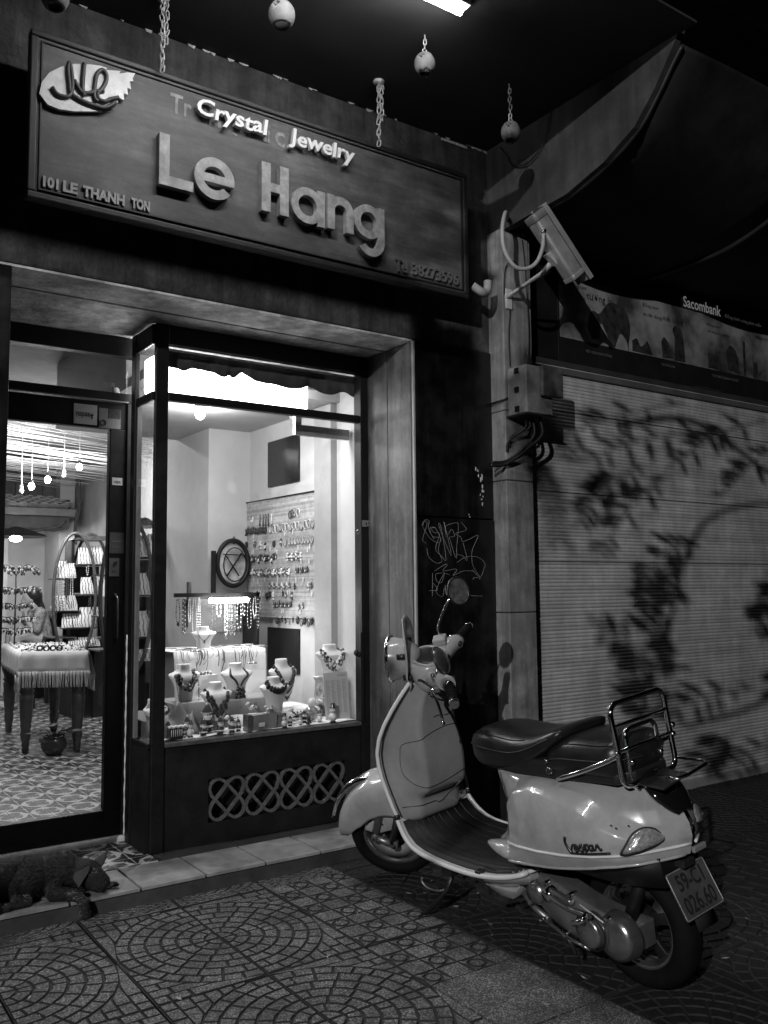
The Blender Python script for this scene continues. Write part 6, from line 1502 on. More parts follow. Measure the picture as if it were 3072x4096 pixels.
# headset: body shell
secs = []
HS = [(.935, .085, 1.00, .035), (.950, .10, 1.005, .055), (.975, .108, 1.005, .070), (1.005, .11, 1.00, .082), (1.03, .108, .995, .090), (1.055, .098, .99, .092), (1.068, .085, .985, .088)]
for z, w, xc, dx in HS:
    secs.append([(xc+dx*cos(a)*(1.0 if cos(a) > 0 else .8), w*sin(a)*(abs(sin(a))**-.15 if abs(sin(a)) > .01 else 1), z+.10*(cos(a)*dx)) for a in [2*pi*q/28 for q in range(28)]])
S(MB().loft(secs), 'headset', m_paint)
S(MB().lathe([(.001, .006), (.055, .004), (.066, 0), (.07, -.012)], 24, M=Matrix.Translation((.985, 0, 1.068)) @ Matrix.Rotation(radians(-14), 4, 'Y') @ Matrix.Diagonal((.95, 1.15, 1, 1))), 'instrument_glass', m_blk)
S(MB().tube([(.985+.072*cos(a), .085*sin(a), 1.066+.020*cos(a)) for a in [2*pi*q/32 for q in range(32)]], .006, 8, closed=True), 'instrument_rim', m_paint)
# raised cowl edge toward the lamp
S(MB().loft([[(1.055, -y, 1.06), (1.06, -y*.7, z), (1.066, 0, z+.006), (1.06, y*.7, z), (1.055, y, 1.06)] for y, z in ((.075, 1.10), (.078, 1.102))], closed=False), 'visor_lip', m_paint, solid=.004)
# horizontal bar wings with switch housings
for sg in (1, -1):
    S(MB().loft([[(x+r*1.15*cos(a), y*sg, z+r*sin(a)) for a in [2*pi*q/16 for q in range(16)]] for y, x, z, r in ((.07, .985, .995, .042), (.10, .965, 1.002, .040), (.13, .945, 1.010, .038), (.155, .925, 1.018, .037), (.175, .905, 1.02, .037), (.19, .897, 1.02, .032))]), 'bar_cover', m_paint)
    S(MB().tube([(.90, .185*sg, 1.02), (.888, .21*sg, 1.019), (.885, .217*sg, 1.018)], [.027, .025, .022], 16), 'grip_collar', m_chrome)
    S(MB().tube([(.885, .215*sg, 1.018), (.872, .26*sg, 1.015), (.857, .322*sg, 1.010)], .0195, 16), 'grip', m_rubber)
    for q in range(9):
        t = q/8; S(MB().tube([(lerp(.882, .858, t)-.0005, lerp(.225, .318, t)*sg, lerp(1.0178, 1.010, t)), (lerp(.882, .858, t)-.0015, (lerp(.225, .318, t)+.004)*sg, lerp(1.0178, 1.010, t))], .0212, 16), 'grip_ridge', m_rubber)
    S(MB().tube([(.857, .322*sg, 1.010), (.852, .345*sg, 1.009)], [.021, .019], 16), 'bar_end', m_chrome)
    S(MB().tube(bez([(.955, .175*sg, 1.005), (.965, .195*sg, .998), (.95, .225*sg, .975), (.94, .255*sg, .945), (.935, .285*sg, .912)] if sg > 0 else [(.955, -.175, 1.005), (.975, -.20, 1.0), (.965, -.25, .995), (.945, -.31, .985)], 5), .0062, 8, flat=1.4), 'brake_lever', m_chrome)
    S(MB().ell((.935, .292, .905) if sg > 0 else (.943, -.315, .985), .010, 10, 7), 'lever_ball', m_chrome)
    S(MB().box(.935, .965, min(.15*sg, .185*sg), max(.15*sg, .185*sg), .985, 1.01), 'lever_bracket', m_al2, bevel=.004)
    S(MB().box(.868, .882, min(.14*sg, .17*sg), max(.14*sg, .17*sg), 1.01, 1.028), 'switch', m_blk, bevel=.003)
S(MB().ell((.915, 0.045, .985), (.016, .016, .016), 10, 7), 'ignition_lock', m_blk)
S(MB().box(.925, .985, -.175, -.115, 1.045, 1.075), 'fluid_reservoir', mat('reservoir', .33, .4), bevel=.006)
# headlamp on a front mount, small fly screen behind it
HM = Matrix.Translation((1.105, 0, 1.078)) @ Matrix.Rotation(radians(80), 4, 'Y')
S(MB().lathe([(.001, -.085), (.03, -.082), (.058, -.066), (.078, -.035), (.088, 0), (.093, .025), (.094, .04)], 32, M=HM), 'headlamp_bowl', m_paint)
S(MB().lathe([(.094, .040), (.101, .041), (.104, .050), (.098, .058), (.086, .060)], 36, M=HM), 'headlamp_rim', m_chrome)
S(MB().lathe([(.088, .057), (.05, .068), (.001, .072)], 28, M=HM), 'headlamp_glass', m_lens)
fs = []
for k in range(15):
    t = k/14; z = lerp(.955, 1.262, t); w = .105*sqrt(max(.001, 1-((t-.42)/.60)**2))**.9; x = 1.115-.30*(z-1.0)*.9+(-.02 if t < .2 else 0)
    fs.append([(x-.9*(y_*w)**2*3.2, y_*w, z) for y_ in [-1+2*j/12 for j in range(13)]])
m_fly = mat('smoked_screen', .42, .12, var=.1, bump=0, coat=1)
S(MB().loft(fs, closed=False), 'fly_screen', m_fly, solid=.004)
for y, z in ((.075, 1.02), (.05, 1.0), (-.075, 1.02), (.075, 1.12), (-.075, 1.12)): S(MB().tube([(1.06, y, z), (1.10, y, z+.004)], .013, 10), 'screen_grommet', m_blk)
for k, pts in enumerate(([(.955, .178, 1.0), (.99, .16, 1.03), (1.03, .11, 1.02), (1.05, .06, .96)], [(.955, -.178, 1.0), (.99, -.15, 1.045), (1.03, -.10, 1.03), (1.05, -.05, .96)], [(.93, .16, 1.0), (.97, .14, .97), (1.01, .10, .94)])):
    S(MB().tube(bez(pts, 6), .0035, 6), 'control_cable', m_blk)
# mirrors
def mirror(c, nrm, rx_, rz_, stem, lab):
    c = Vector(c); w = Vector(nrm).normalized(); u = w.cross(Vector((0, 0, 1))).normalized(); v = u.cross(w).normalized()
    M = Matrix(((u.x, v.x, w.x, c.x), (u.y, v.y, w.y, c.y), (u.z, v.z, w.z, c.z), (0, 0, 0, 1))) @ Matrix.Diagonal((rx_, rz_, 1, 1))
    mo = S(MB().lathe([(.001, -.022), (.5, -.020), (.85, -.011), (1.0, 0), (1.03, .004)], 30, M=M), 'mirror', m_alu)
    S(MB().tube([M @ Vector((1.0*cos(a), 1.0*sin(a), .003)) for a in [2*pi*q/36 for q in range(36)]], .0042, 6, closed=True), 'mirror_rim', m_blk, mo)
    S(MB().lathe([(.001, .002), (.97, .002)], 30, M=M), 'mirror_glass', mat('mirror_silver', .6, .3, metal=.85, var=.6, scale=40, bump=0), mo)
    S(MB().tube(bez(stem, 5), .0055, 8), 'mirror_stem', m_chrome, mo)
TI = TS.inverted().to_3x3()
# right mirror upright, glass toward the rider; left one folded down over the dash
mirror((.835, -.25, 1.228), TI @ Vector((-.985, .10, .05)), .056, .062, [(.952, -.17, 1.06), (.955, -.178, 1.105), (.92, -.20, 1.16), (.885, -.225, 1.20), (.855, -.24, 1.215)], '')
Rt, Ur, Vw = Vector((.77, -.64, 0)), Vector((0, 0, 1)), Vector((.64, .77, 0))
A3 = (Rt*.42-Ur*.91).normalized(); Nw = (A3.cross(Vw).normalized()*.90-Vw*.36).normalized(); Nl = TI @ (MS.to_3x3().inverted() @ -Nw)
mirror((.905, .13, 1.098), Nl, .058, .06, [(.945, .165, 1.04), (.935, .16, 1.06), (.925, .14, 1.085)], '')
for sg, y in ((1, .165), (-1, -.17)): S(MB().tube([(.95, y, 1.03), (.95, y, 1.065)], .009, 10), 'mirror_socket', m_chrome)
# ================================================================ display window contents
pt = thing('display_plinth', 'cloth covered stepped platform filling the display window', 'platform', (2.2, 4.6, .59))
m_gcl = mat('satin_grey', .16, .5, var=.12, scale=6, bump=.2, bscale=30)
MB().box(1.592, 2.80, YW+.035, 4.98, .56, .596).build('floor_board', m_int2, pt)
def sheet(x0, x1, y0, y1, z, amp, name, m, nx=40, ny=26, seed=1, hang=0):
    random.seed(seed); ph = [random.uniform(0, 6) for _ in range(8)]; rows = []
    for i in range(nx+1):
        x = x0+(x1-x0)*i/nx; r_ = []
        for j in range(ny+1):
            y = y0+(y1-y0)*j/ny; w = amp*(sin(x*23+ph[0]+3*sin(y*9+ph[1]))+.6*sin(y*31+x*17+ph[2])+.5*sin(x*47-y*21+ph[3])); r_.append((x, y, z+w+amp*1.6))
        rows.append(r_)
    return MB().loft(rows, closed=False).build(name, m, pt, solid=.002)
sheet(1.60, 2.795, YW+.05, 4.95, .597, .0022, 'base_cloth', m_cloth)
def step_box(x0, x1, y0, y1, z0, z1, seed, m=None):
    random.seed(seed); secs = []
    for i in range(25):
        x = x0+(x1-x0)*i/24; w = lambda k: .006*sin(x*60+k*2+seed)
        secs.append([(x, y0-.02+w(1), z0), (x, y0-.008+w(2)*.7, z0+(z1-z0)*.5), (x, y0+.003, z1-.004), (x, y0+.012, z1), (x, y1, z1+.001*sin(x*40)), (x, y1+.005, z0)])
    MB().loft(secs).build('step_block', m or m_gcl, pt)
step_box(1.75, 2.03, 4.47, 4.75, .60, .757, 1); step_box(2.06, 2.42, 4.52, 4.80, .60, .745, 2); step_box(2.10, 2.66, 4.50, 4.9, .60, .665, 3, m_cloth); step_box(1.60, 1.74, 4.44, 4.9, .60, .68, 4)
# draped folds at the left
fl_ = [[(1.60+.26*u, 4.36+.10*v+.02*sin(u*9), .60+(.16*(1-v)*u if 0 else .14*v*(1-.25*sin(u*12+v*3)))) for v in [j/8 for j in range(9)]] for u in [i/24 for i in range(25)]]
MB().loft(fl_, closed=False).build('draped_fold', m_gcl, pt, solid=.002)
MB().box(2.163, 2.345, 4.34, 4.44, .602, .672).build('grey_block', m_gcl, pt, bevel=.004)
m_bust = mat('bust_cream', .72, .5, var=.05, bump=.08)
def bust(x, y, z, h, label, s=1.0, yaw=0, easel=False):
    """necklace bust: z is the base, h the height"""
    M = Matrix.Translation((x, y, z)) @ Matrix.Rotation(yaw, 4, 'Z')
    t = thing('necklace_bust', label, 'display bust', M=M)
    k = h/.19
    T = [(0, .046, .034, .0), (.03, .050, .035, .0), (.07, .054, .037, -.004), (.105, .070, .040, -.008), (.125, .086, .038, -.008), (.137, .091, .030, -.004), (.144, .080, .030, .004), (.150, .058, .032, .010), (.158, .043, .033, .013), (.172, .036, .033, .014), (.186, .036, .034, .014), (.190, .033, .031, .014)]
    secs = [[(rx*s*cos(a), yo-abs(1)*0+ry*s*sin(a)*(1 if sin(a) < 0 else .35), zz*k) for a in [2*pi*q/28 for q in range(28)]] for zz, rx, ry, yo in T]
    MB().loft(secs).build('form', m_bust, t, local=True, bevel=.002)
    return t, M, s, k
def surf(a, f, s, k):
    """front surface of the bust: a in [-1,1] across, f height fraction"""
    T = [(0, .046, .034, .0), (.07, .054, .037, -.004), (.105, .070, .040, -.008), (.125, .086, .038, -.008), (.137, .091, .030, -.004), (.150, .058, .032, .010), (.158, .043, .033, .013), (.190, .036, .034, .014)]
    zz = f*.19; rx = tab([(r[0], r[1]) for r in T], zz); ry = tab([(r[0], r[2]) for r in T], zz); yo = tab([(r[0], r[3]) for r in T], zz)
    a = max(-.98, min(.98, a)); return Vector((rx*s*a, yo-ry*s*sqrt(1-a*a)-.003, zz*k))
def collar(M, s, k, f0, f1, w, n=40):
    """U-shaped path over the bust front from shoulder to shoulder; f0 neck height, f1 lowest"""
    out = []
    for i in range(n+1):
        t = -1+2*i/n; f = f1+(f0-f1)*abs(t)**2.0; zz = f*.19
        rx = tab([(0, .046), (.105, .070), (.137, .091), (.150, .058), (.190, .036)], zz); out.append(M @ surf(w*t*.06/max(rx, .03)*1.0, f, s, k))
    return out
def necklace(pts, label, fn, mats=None):
    mb = MB(); fn(mb, pts); o = mb.build('necklace', mats or m_e); tag(o, label, 'necklace'); return o
random.seed(17)
def cluster(r, rows_, alt, jit=.004, step=None, drop=.008):
    def f(mb, pts):
        for q in range(rows_):
            P_2 = [p+Vector((0, -.004*q, -drop*q)) for p in pts]; beads(mb, P_2, r, alt=alt, jit=jit, step=step)
    return f
# seven busts
t, M, s, k = bust(1.853, 4.57, .757, .195, 'cream bust with a thick collar of dark round beads and a long strand')
necklace(collar(M, s, k, .80, .40, .9), 'thick collar of dark round beads on the left bust', cluster(.013, 4, (0, 1, 0, 1), .004, drop=.007))
mb = MB(); p = bez([M @ Vector(q) for q in ((-.060, -.03, .135), (-.058, -.05, .08), (-.045, -.055, .0), (-.03, -.06, -.08), (.0, -.075, -.155), (.045, -.07, -.155), (.06, -.06, -.08), (.065, -.05, 0), (.066, -.04, .10), (.055, -.025, .14))], 14); beads(mb, p, .0042, alt=(1, 0, 1)); o = mb.build('necklace', m_e); tag(o, 'long thin bead strand falling from the left bust over the grey step', 'necklace')
t, M, s, k = bust(1.975, 4.43, .66, .20, 'cream bust in front wearing a leafy dark necklace')
def leafy(mb, pts):
    for i, p in enumerate(pts):
        for q in range(3+int(4*(1-abs(i/len(pts)*2-1)))): c = p+Vector((random.gauss(0, .005), -.003-.003*random.random(), -.006*q+random.gauss(0, .003))); mb.ell(tuple(c), (.0095, .006, .013), 6, 4, mi=random.choice([0, 0, 1]))
necklace(collar(M, s, k, .80, .30, .95, 26), 'dark leafy cluster necklace on the front left bust', leafy)
t, M, s, k = bust(2.182, 4.62, .747, .19, 'cream bust with a corded necklace and hanging grape pendant', s=1.08)
def grape(mb, pts):
    for sg_ in (-1, 1):
        for o_2 in (0, .007): mb.tube(bez([M @ surf(sg_*.85, .84, s, k), M @ surf(sg_*(.60-o_2*12), .66, s, k), M @ surf(sg_*(.38-o_2*12), .50, s, k), M @ surf(sg_*.14, .34, s, k)], 6), .0042, 5, mi=0)
    for q in range(60): z_ = .06-random.random()*.11; w_ = .018*(1-abs((z_-.02)/.075)**2)+.008; c = M @ Vector((random.uniform(-w_, w_), -.055-random.random()*.012, z_)); mb.ell(tuple(c), .009, 6, 4, mi=random.choice([0, 0, 0, 1]))
necklace([], 'double cord necklace ending in a dark grape cluster pendant', grape)
t, M, s, k = bust(2.475, 4.62, .70, .245, 'cream bust leaning on a board with a wide fringed ethnic collar', s=1.08, yaw=.12)
def fringe(mb, pts):
    for i, p in enumerate(pts):
        mb.ell(tuple(p+Vector((0, -.004, 0))), (.013, .007, .013), 8, 5, mi=0); mb.ell(tuple(p+Vector((0, -.008, 0))), (.005, .003, .005), 6, 4, mi=2 if i % 2 else 1); mb.ell(tuple(p+Vector((0, -.003, .013))), (.006, .004, .006), 6, 4, mi=i % 3)
        L3 = .035+.035*(1-abs(i/len(pts)*2-1)); q = 0
        while q < L3: mb.ell(tuple(p+Vector((random.gauss(0, .001), -.004, -.012-q))), (.0036, .003, .0055), 5, 4, mi=[2, 1, 0][int(q/.012) % 3]); q += .0075
necklace(collar(M, s, k, .80, .38, .98, 30), 'wide dark collar with rows of hanging bead fringe', fringe)
o = MB().prism([(2.545, .655), (2.56, .655), (2.70, .60+.02), (2.675, .615)], 0, .02, M=FACE((0, 4.55, 0))).build('easel_foot', m_bust); tag(o, 'pale slanting easel foot behind the fringed collar bust', 'easel')
t, M, s, k = bust(2.318, 4.42, .672, .195, 'square cream bust with large dark pebbles around its neck', s=1.02)
def pebble(mb, pts):
    for i, p in enumerate(pts[::3]):
        mb.ell(tuple(p+Vector((0, -.007, 0))), (.015, .008, .018), 10, 6, mi=0); mb.ell(tuple(p+Vector((.006, -.007, .016))), (.006, .004, .006), 7, 5, mi=random.choice([1, 2]))
necklace(collar(M, s, k, .82, .62, 1.05, 30), 'necklace of large dark pebbles on the square bust', pebble)
t, M, s, k = bust(2.742, 4.52, .842, .18, 'cream bust on the carved stool wearing a huge pearly collar', s=1.15)
def pearly(mb, pts):
    for q in range(380):
        p = random.choice(pts); d = random.random(); c = p+Vector((random.gauss(0, .006), -.004-.006*random.random(), .012-.045*d)); r = random.uniform(.005, .011)
        mb.ell(tuple(c), (r, r*.7, r), 6, 4, mi=random.choice([2, 2, 1, 1, 0]))
    for a in (-.02, .012, .03): mb.tube([M @ Vector((a+.011*cos(b_2), -.055, .05+.011*sin(b_2))) for b_2 in [2*pi*q/10 for q in range(10)]], .002, 5, closed=True, mi=2)
necklace(collar(M, s, k, .80, .36, 1.0, 40), 'huge pearly beaded collar on the right bust', pearly)
t, M, s, k = bust(2.20, 5.12, .99, .135, 'small cream bust on the chain covered table with a thin pendant', s=.85, yaw=-.3)
mb = MB(); mb.tube(collar(M, s, k, .80, .38, .8, 16), .0016, 5); q = M @ surf(0, .33, s, k); mb.ell(tuple(q), (.005, .004, .010), 8, 5); o = mb.build('necklace', m_e[0]); tag(o, 'thin dark pendant cord on the small back bust', 'necklace')
t, M, s, k = bust(1.665, 4.50, .60, .19, 'cream bust half hidden behind the corner post', yaw=.5)
necklace(collar(M, s, k, .80, .35, .9, 24), 'dark stone necklace on the bust behind the corner post', cluster(.007, 1, (0, 1), .001))
# bracelets lying on the cloth steps
for i, (x, y, z) in enumerate(((2.08, 4.95, .985), (2.42, 4.9, .90), (1.90, 4.38, .622))):
    mb = MB(); pts = [(x+.03*cos(a), y+.02*sin(a), z+.006) for a in [2*pi*q/40 for q in range(41)]]; beads(mb, pts, .005, alt=(0, 1, 2)); o = mb.build('bracelet', m_e); tag(o, ['bead bracelet lying at the back left on the pale table', 'bead bracelet lying at the back right of the display', 'bead bracelet lying on the cloth in front of the left bust'][i], 'bracelet')
mb = MB(); random.seed(6)
for q in range(60): mb.ell((random.uniform(2.02, 2.16), random.uniform(4.86, 4.92), .86+random.uniform(0, .012)), .007, 6, 4, mi=random.choice([0, 1, 1, 2]))
mb.box(2.0, 2.17, 4.84, 4.95, .60, .857, mi=2)
o = mb.build('bead_tray', m_e); tag(o, 'pale covered block heaped with beads between two front busts', 'bead tray')
# carved ceramic stool
cs2 = thing('ceramic_stool', 'glazed ceramic stool painted with leaves carrying the right bust', 'stool', (2.76, 4.56, .60))
MB().lathe([(.001, 0), (.062, 0), (.066, .02), (.075, .07), (.082, .12), (.080, .16), (.072, .20), (.082, .215), (.086, .232), (.001, .236)], 26, M=Matrix.Translation((2.755, 4.57, .60))).build('body', mat('glaze_grey', .3, .2, var=.9, scale=22, bump=0, coat=.6), cs2)
lf2 = MB()
for q in range(9):
    a = -pi*.95+q*pi*.95/8; z_ = .66+.035*(q % 3); c = Vector((2.755+.083*cos(a), 4.57+.083*sin(a), z_)); u_ = Vector((-sin(a), cos(a), .5*(-1)**q)).normalized(); lf2.ell(tuple(c), (.024, .006, .011), 8, 5, rot=fr((0, 0, 0), u_, (0, 0, 1)).to_3x3(), mi=q % 2)
lf2.build('painted_leaves', [mat('glaze_dark', .07, .2, bump=0), mat('glaze_pale', .55, .2, bump=0)], cs2)
# price card
pcd = thing('price_card', 'tall white card printed with columns of tiny lines leaning in the window corner', 'card', (2.72, 4.36, .61))
PC = fr((2.600, 4.335, .612), (1, .02, 0), (.22, .12, 1))
MB().prism([(0, 0), (.165, 0), (.165, .262), (0, .262)], -.001, .001, M=PC).build('card', m_white, pcd)
ln_ = MB(); random.seed(2)
for c_2 in range(4):
    for r_2 in range(24):
        x0 = .016+c_2*.037; y0 = .215-r_2*.0078; ln_.box(x0, x0+.006, y0, y0+.003, .0012, .0016, M=PC); ln_.box(x0+.008, x0+.008+random.uniform(.008, .018), y0+.0005, y0+.002, .0012, .0016, M=PC)
ln_.build('printed_lines', mat('print_soft', .25, .6), pcd)
v, f = fit(text('INDEX', 1, 0, .01), .095, .15, .238, .25); MB().add(v, f, M=PC @ Matrix.Translation((0, 0, .0013))).build('print', mat('print_grey', .3, .6), pcd, recalc=False)
# gift bag and shop items in front
gb_ = thing('gift_bag', 'glossy folded gift bag standing by the front glass', 'bag', (2.17, 4.31, .60))
MB().box(2.10, 2.125, 4.295, 4.36, .60, .688).build('side_fold', mat('bag_gloss', .12, .15, var=.5, scale=12), gb_, bevel=.002)
MB().prism([(0, 0), (.155, .004), (.163, .085), (.005, .078)], -.001, .001, M=fr((2.126, 4.30, .602), (1, .12, 0), (0, .1, 1))).build('front_sheet', mat('bag_film', .30, .15, var=.4, scale=9), gb_)
MB().box(2.165, 2.20, 4.296, 4.299, .622, .642).build('small_label', m_white, gb_)
# ---- little glass figures
m_fw, m_fd, m_fs = mat('figure_white', .8, .25, bump=0, var=.05), mat('figure_dark', .03, .18, bump=0), mat('figure_skin', .5, .3, bump=0)
m_fg = mat('figure_grey', .05, .2, bump=0)
def figure(kind, x, y, z, h, label, grp=None):
    t = thing({'s': 'santa_figurine', 'n': 'snowman_figurine'}[kind], label, 'figurine', (x, y, z), group=grp); k = h
    T = Matrix.Translation((x, y, z)) @ Matrix.Diagonal((k, k, k, 1))
    if kind == 's':
        MB().ell((-.10, 0, .07), (.10, .12, .07), 8, 6, M=T).ell((.10, 0, .07), (.10, .12, .07), 8, 6, M=T).build('boots', m_fd, t)
        MB().ell((0, 0, .32), (.22, .19, .23), 14, 9, M=T).build('coat', m_fg, t)
        MB().lathe([(.20, 0), (.235, .02), (.235, .05), (.20, .07)], 16, M=T @ Matrix.Translation((0, 0, .20))).build('fur_hem', m_fw, t)
        MB().tube([(-.18, 0, .42), (-.28, -.06, .34), (-.24, -.12, .28)], [.07*k, .06*k, .05*k], 8, M=T).tube([(.18, 0, .42), (.28, -.06, .36), (.25, -.12, .32)], [.07*k, .06*k, .05*k], 8, M=T).build('arms', m_fg, t)
        MB().ell((0, -.02, .60), (.16, .15, .15), 12, 8, M=T).build('head', m_fs, t)
        MB().loft([[(w*cos(a), -.11-.08*abs(sin(a)) if 0 else -.10+d*sin(a), zz) for a in [2*pi*q/12 for q in range(12)]] for zz, w, d in ((.40, .02, .02), (.46, .10, .06), (.54, .16, .08), (.60, .17, .07))], M=T).build('beard', m_fw, t)
        MB().tube([(.20*cos(a), .18*sin(a)-.01, .70) for a in [2*pi*q/16 for q in range(16)]], .045*k, 6, closed=True, M=T).build('hat_brim', m_fw, t)
        MB().lathe([(.17, 0), (.12, .12), (.06, .22), (.01, .28)], 14, M=T @ Matrix.Translation((0, 0, .70))).build('hat', m_fg, t); MB().ell((0, 0, .985), .045, 8, 6, M=T).build('bobble', m_fw, t)
        MB().ell((-.055, -.165, .63), .02, 6, 5, M=T).ell((.055, -.165, .63), .02, 6, 5, M=T).build('eyes', m_fd, t)
    else:
        MB().ell((-.09, 0, .04), (.09, .11, .04), 8, 5, M=T).ell((.09, 0, .04), (.09, .11, .04), 8, 5, M=T).build('feet', m_fd, t)
        MB().ell((0, 0, .28), (.22, .20, .22), 16, 10, M=T).ell((0, 0, .60), (.165, .155, .155), 16, 10, M=T).build('snow_body', m_fw, t)
        hat = MB().lathe([(.17, 0), (.17, .02), (.10, .03), (.11, .22), (.001, .24)], 16, M=T @ Matrix.Translation((0, 0, .73))).build('top_hat', m_fd, t)
        MB().tube([(-.19, 0, .36), (-.36, -.04, .46)], .018*k, 5, M=T).tube([(.19, 0, .36), (.42, -.02, .42)], .018*k, 5, M=T).tube([(.36, -.02, .41), (.43, -.02, .49)], .014*k, 5, M=T).build('stick_arms', m_fd, t)
        mb = MB(); [mb.ell(q, .02, 6, 5, M=T) for q in ((-.055, -.145, .64), (.055, -.145, .64), (0, -.20, .40), (0, -.205, .30), (0, -.19, .20), (-.04, -.15, .55), (.04, -.15, .55), (0, -.155, .53))]; mb.build('coal_dots', m_fd, t)
        MB().tube([(0, -.14, .60), (0, -.22, .595)], [.02*k, .005*k], 6, M=T).build('nose', m_fg, t)
Z0 = .602
figure('n', 1.793, 4.330, Z0, .088, 'snowman figurine second from the left with black top hat')
figure('s', 1.752, 4.320, Z0, .055, 'tiny santa figurine leaning beside the left snowman')
figure('s', 1.862, 4.325, Z0, .085, 'small santa figurine just left of the tall santa')
figure('s', 1.905, 4.385, Z0+.004, .150, 'tallest santa figurine with a long pointed hat')
figure('s', 1.950, 4.315, Z0, .092, 'santa figurine right of the tall santa')
figure('s', 2.015, 4.312, Z0, .088, 'santa figurine nearest the glossy gift bag')
figure('n', 2.325, 4.31, Z0, .082, 'snowman figurine standing right after the gift bag')
figure('n', 2.435, 4.33, Z0, .062, 'small snowman figurine in the middle of the right half')
figure('n', 2.625, 4.30, Z0, .112, 'largest snowman figurine in front of the white card')
for i_, (kd, x, y, h_, lb) in enumerate((('s', 1.70, 4.40, .085, 'santa figurine behind the glass cottage'), ('s', 1.80, 4.39, .10, 'santa figurine behind the left snowman'), ('n', 1.985, 4.375, .075, 'snowman figurine peeping between two front santas'), ('s', 2.065, 4.34, .07, 'little santa figurine touching the left side of the gift bag'),
   ('n', 2.285, 4.37, .06, 'little snowman figurine behind the first one right of the gift bag'), ('s', 2.37, 4.33, .06, 'little santa figurine between the two smaller snowmen'), ('s', 2.485, 4.38, .075, 'santa figurine in front of the easel foot'), ('n', 2.575, 4.36, .07, 'snowman figurine just left of the largest snowman'))):
    figure(kd, x, y, Z0, h_, lb)
def crystal_animal(x, y, z, h, label, seed):
    t = thing('glass_reindeer', label, 'figurine', (x, y, z)); T = Matrix.Translation((x, y, z)) @ Matrix.Diagonal((h, h, h, 1)); random.seed(seed)
    mb = MB(); mb.ell((0, 0, .45), (.34, .16, .17), 12, 8, M=T).ell((-.36, -.03, .72), (.13, .10, .12), 10, 7, M=T).tube([(-.22, 0, .52), (-.34, -.02, .68)], [.11*h, .08*h], 8, M=T).ell((-.47, -.04, .69), (.08, .06, .06), 8, 6, M=T); mb.build('body', m_fw, t)
    for q, (a, b_2) in enumerate(((-.22, -.09), (-.20, .09), (.24, -.09), (.22, .09))): MB().tube([(a, b_2, .38), (a-.02, b_2, .18), (a, b_2, 0)], [.05*h, .035*h, .04*h], 6, M=T).build('leg', m_fw, t)
    MB().tube([(-.33, -.05, .82), (-.30, -.10, 1.0), (-.38, -.13, 1.1)], .018*h, 5, M=T).tube([(-.31, -.08, .95), (-.22, -.12, 1.02)], .016*h, 5, M=T).tube([(-.33, .05, .82), (-.30, .10, 1.0), (-.38, .13, 1.1)], .018*h, 5, M=T).build('antlers', m_fs, t)
    mb = MB()
    for q in range(16): mb.ell((random.uniform(-.35, .4), random.uniform(-.2, .0), random.uniform(.3, .75)), .05, 6, 4, M=T, mi=random.choice([0, 1]))
    mb.build('glass_dots', [m_fd, m_fg], t)
crystal_animal(2.175, 4.39, .674, .085, 'pale glass reindeer on top of the grey block by the gift bag', 1)
crystal_animal(2.255, 4.36, .674, .058, 'small dotted glass reindeer lying right on the grey block', 2)
crystal_animal(2.05, 4.37, Z0+.003, .10, 'pale glass reindeer with antlers behind the santas', 3)
crystal_animal(2.46, 4.42, Z0+.003, .10, 'pale spotted glass reindeer at the foot of the easel', 4)
crystal_animal(2.405, 4.35, Z0+.003, .060, 'small glass reindeer left of the small snowman', 5)
crystal_animal(2.385, 4.50, .668, .065, 'little pale reindeer on the step right of the square bust', 6)
# candle house and dotted santa bell
hs = thing('glass_house', 'dark glass cottage figurine with snowy roof at the left end', 'figurine', (1.70, 4.32, Z0))
MB().box(1.675, 1.745, 4.305, 4.355, Z0, Z0+.058).build('walls', m_fd, hs, bevel=.004)
mb = MB(); [mb.ell((1.668+.012*q, 4.302, Z0+.062+.003*(q % 2)), (.009, .008, .008), 7, 5) for q in range(8)]; mb.build('snowy_roof', m_fw, hs)
mb = MB(); [mb.tube([(1.682+.011*q, 4.3035, Z0+.015), (1.682+.011*q, 4.3035, Z0+.050)], .0022, 5) for q in range(6)]; mb.build('candles', m_fw, hs)
tb_ = thing('glass_ornament', 'round glass fish ornament shining behind the right snowmen', 'ornament', (2.54, 4.42, Z0))
MB().ell((2.555, 4.42, .645), (.045, .03, .042), 16, 10).build('bowl', mat('glass_orn', .35, .1, var=.8, scale=30, metal=.4, bump=0), tb_); MB().ell((2.56, 4.42, .705), (.028, .022, .028), 12, 8).build('knob', m_fw, tb_); MB().tube(bez([(2.50, 4.42, .62), (2.46, 4.41, .64), (2.43, 4.41, .60+.02)], 4), .008, 6).build('handle', m_fg, tb_)
for i, x in enumerate((2.478, 2.505)):
    o = MB().lathe([(.001, 0), (.014, 0), (.012, .01), (.004, .02), (.008, .032), (.001, .045)], 12, M=Matrix.Translation((x, 4.325+.03*i, Z0))).build('glass_ornament', m_fg); tag(o, ['small glass ornament just right of the small snowman', 'small glass ornament farther back right of the small snowman'][i], 'ornament')

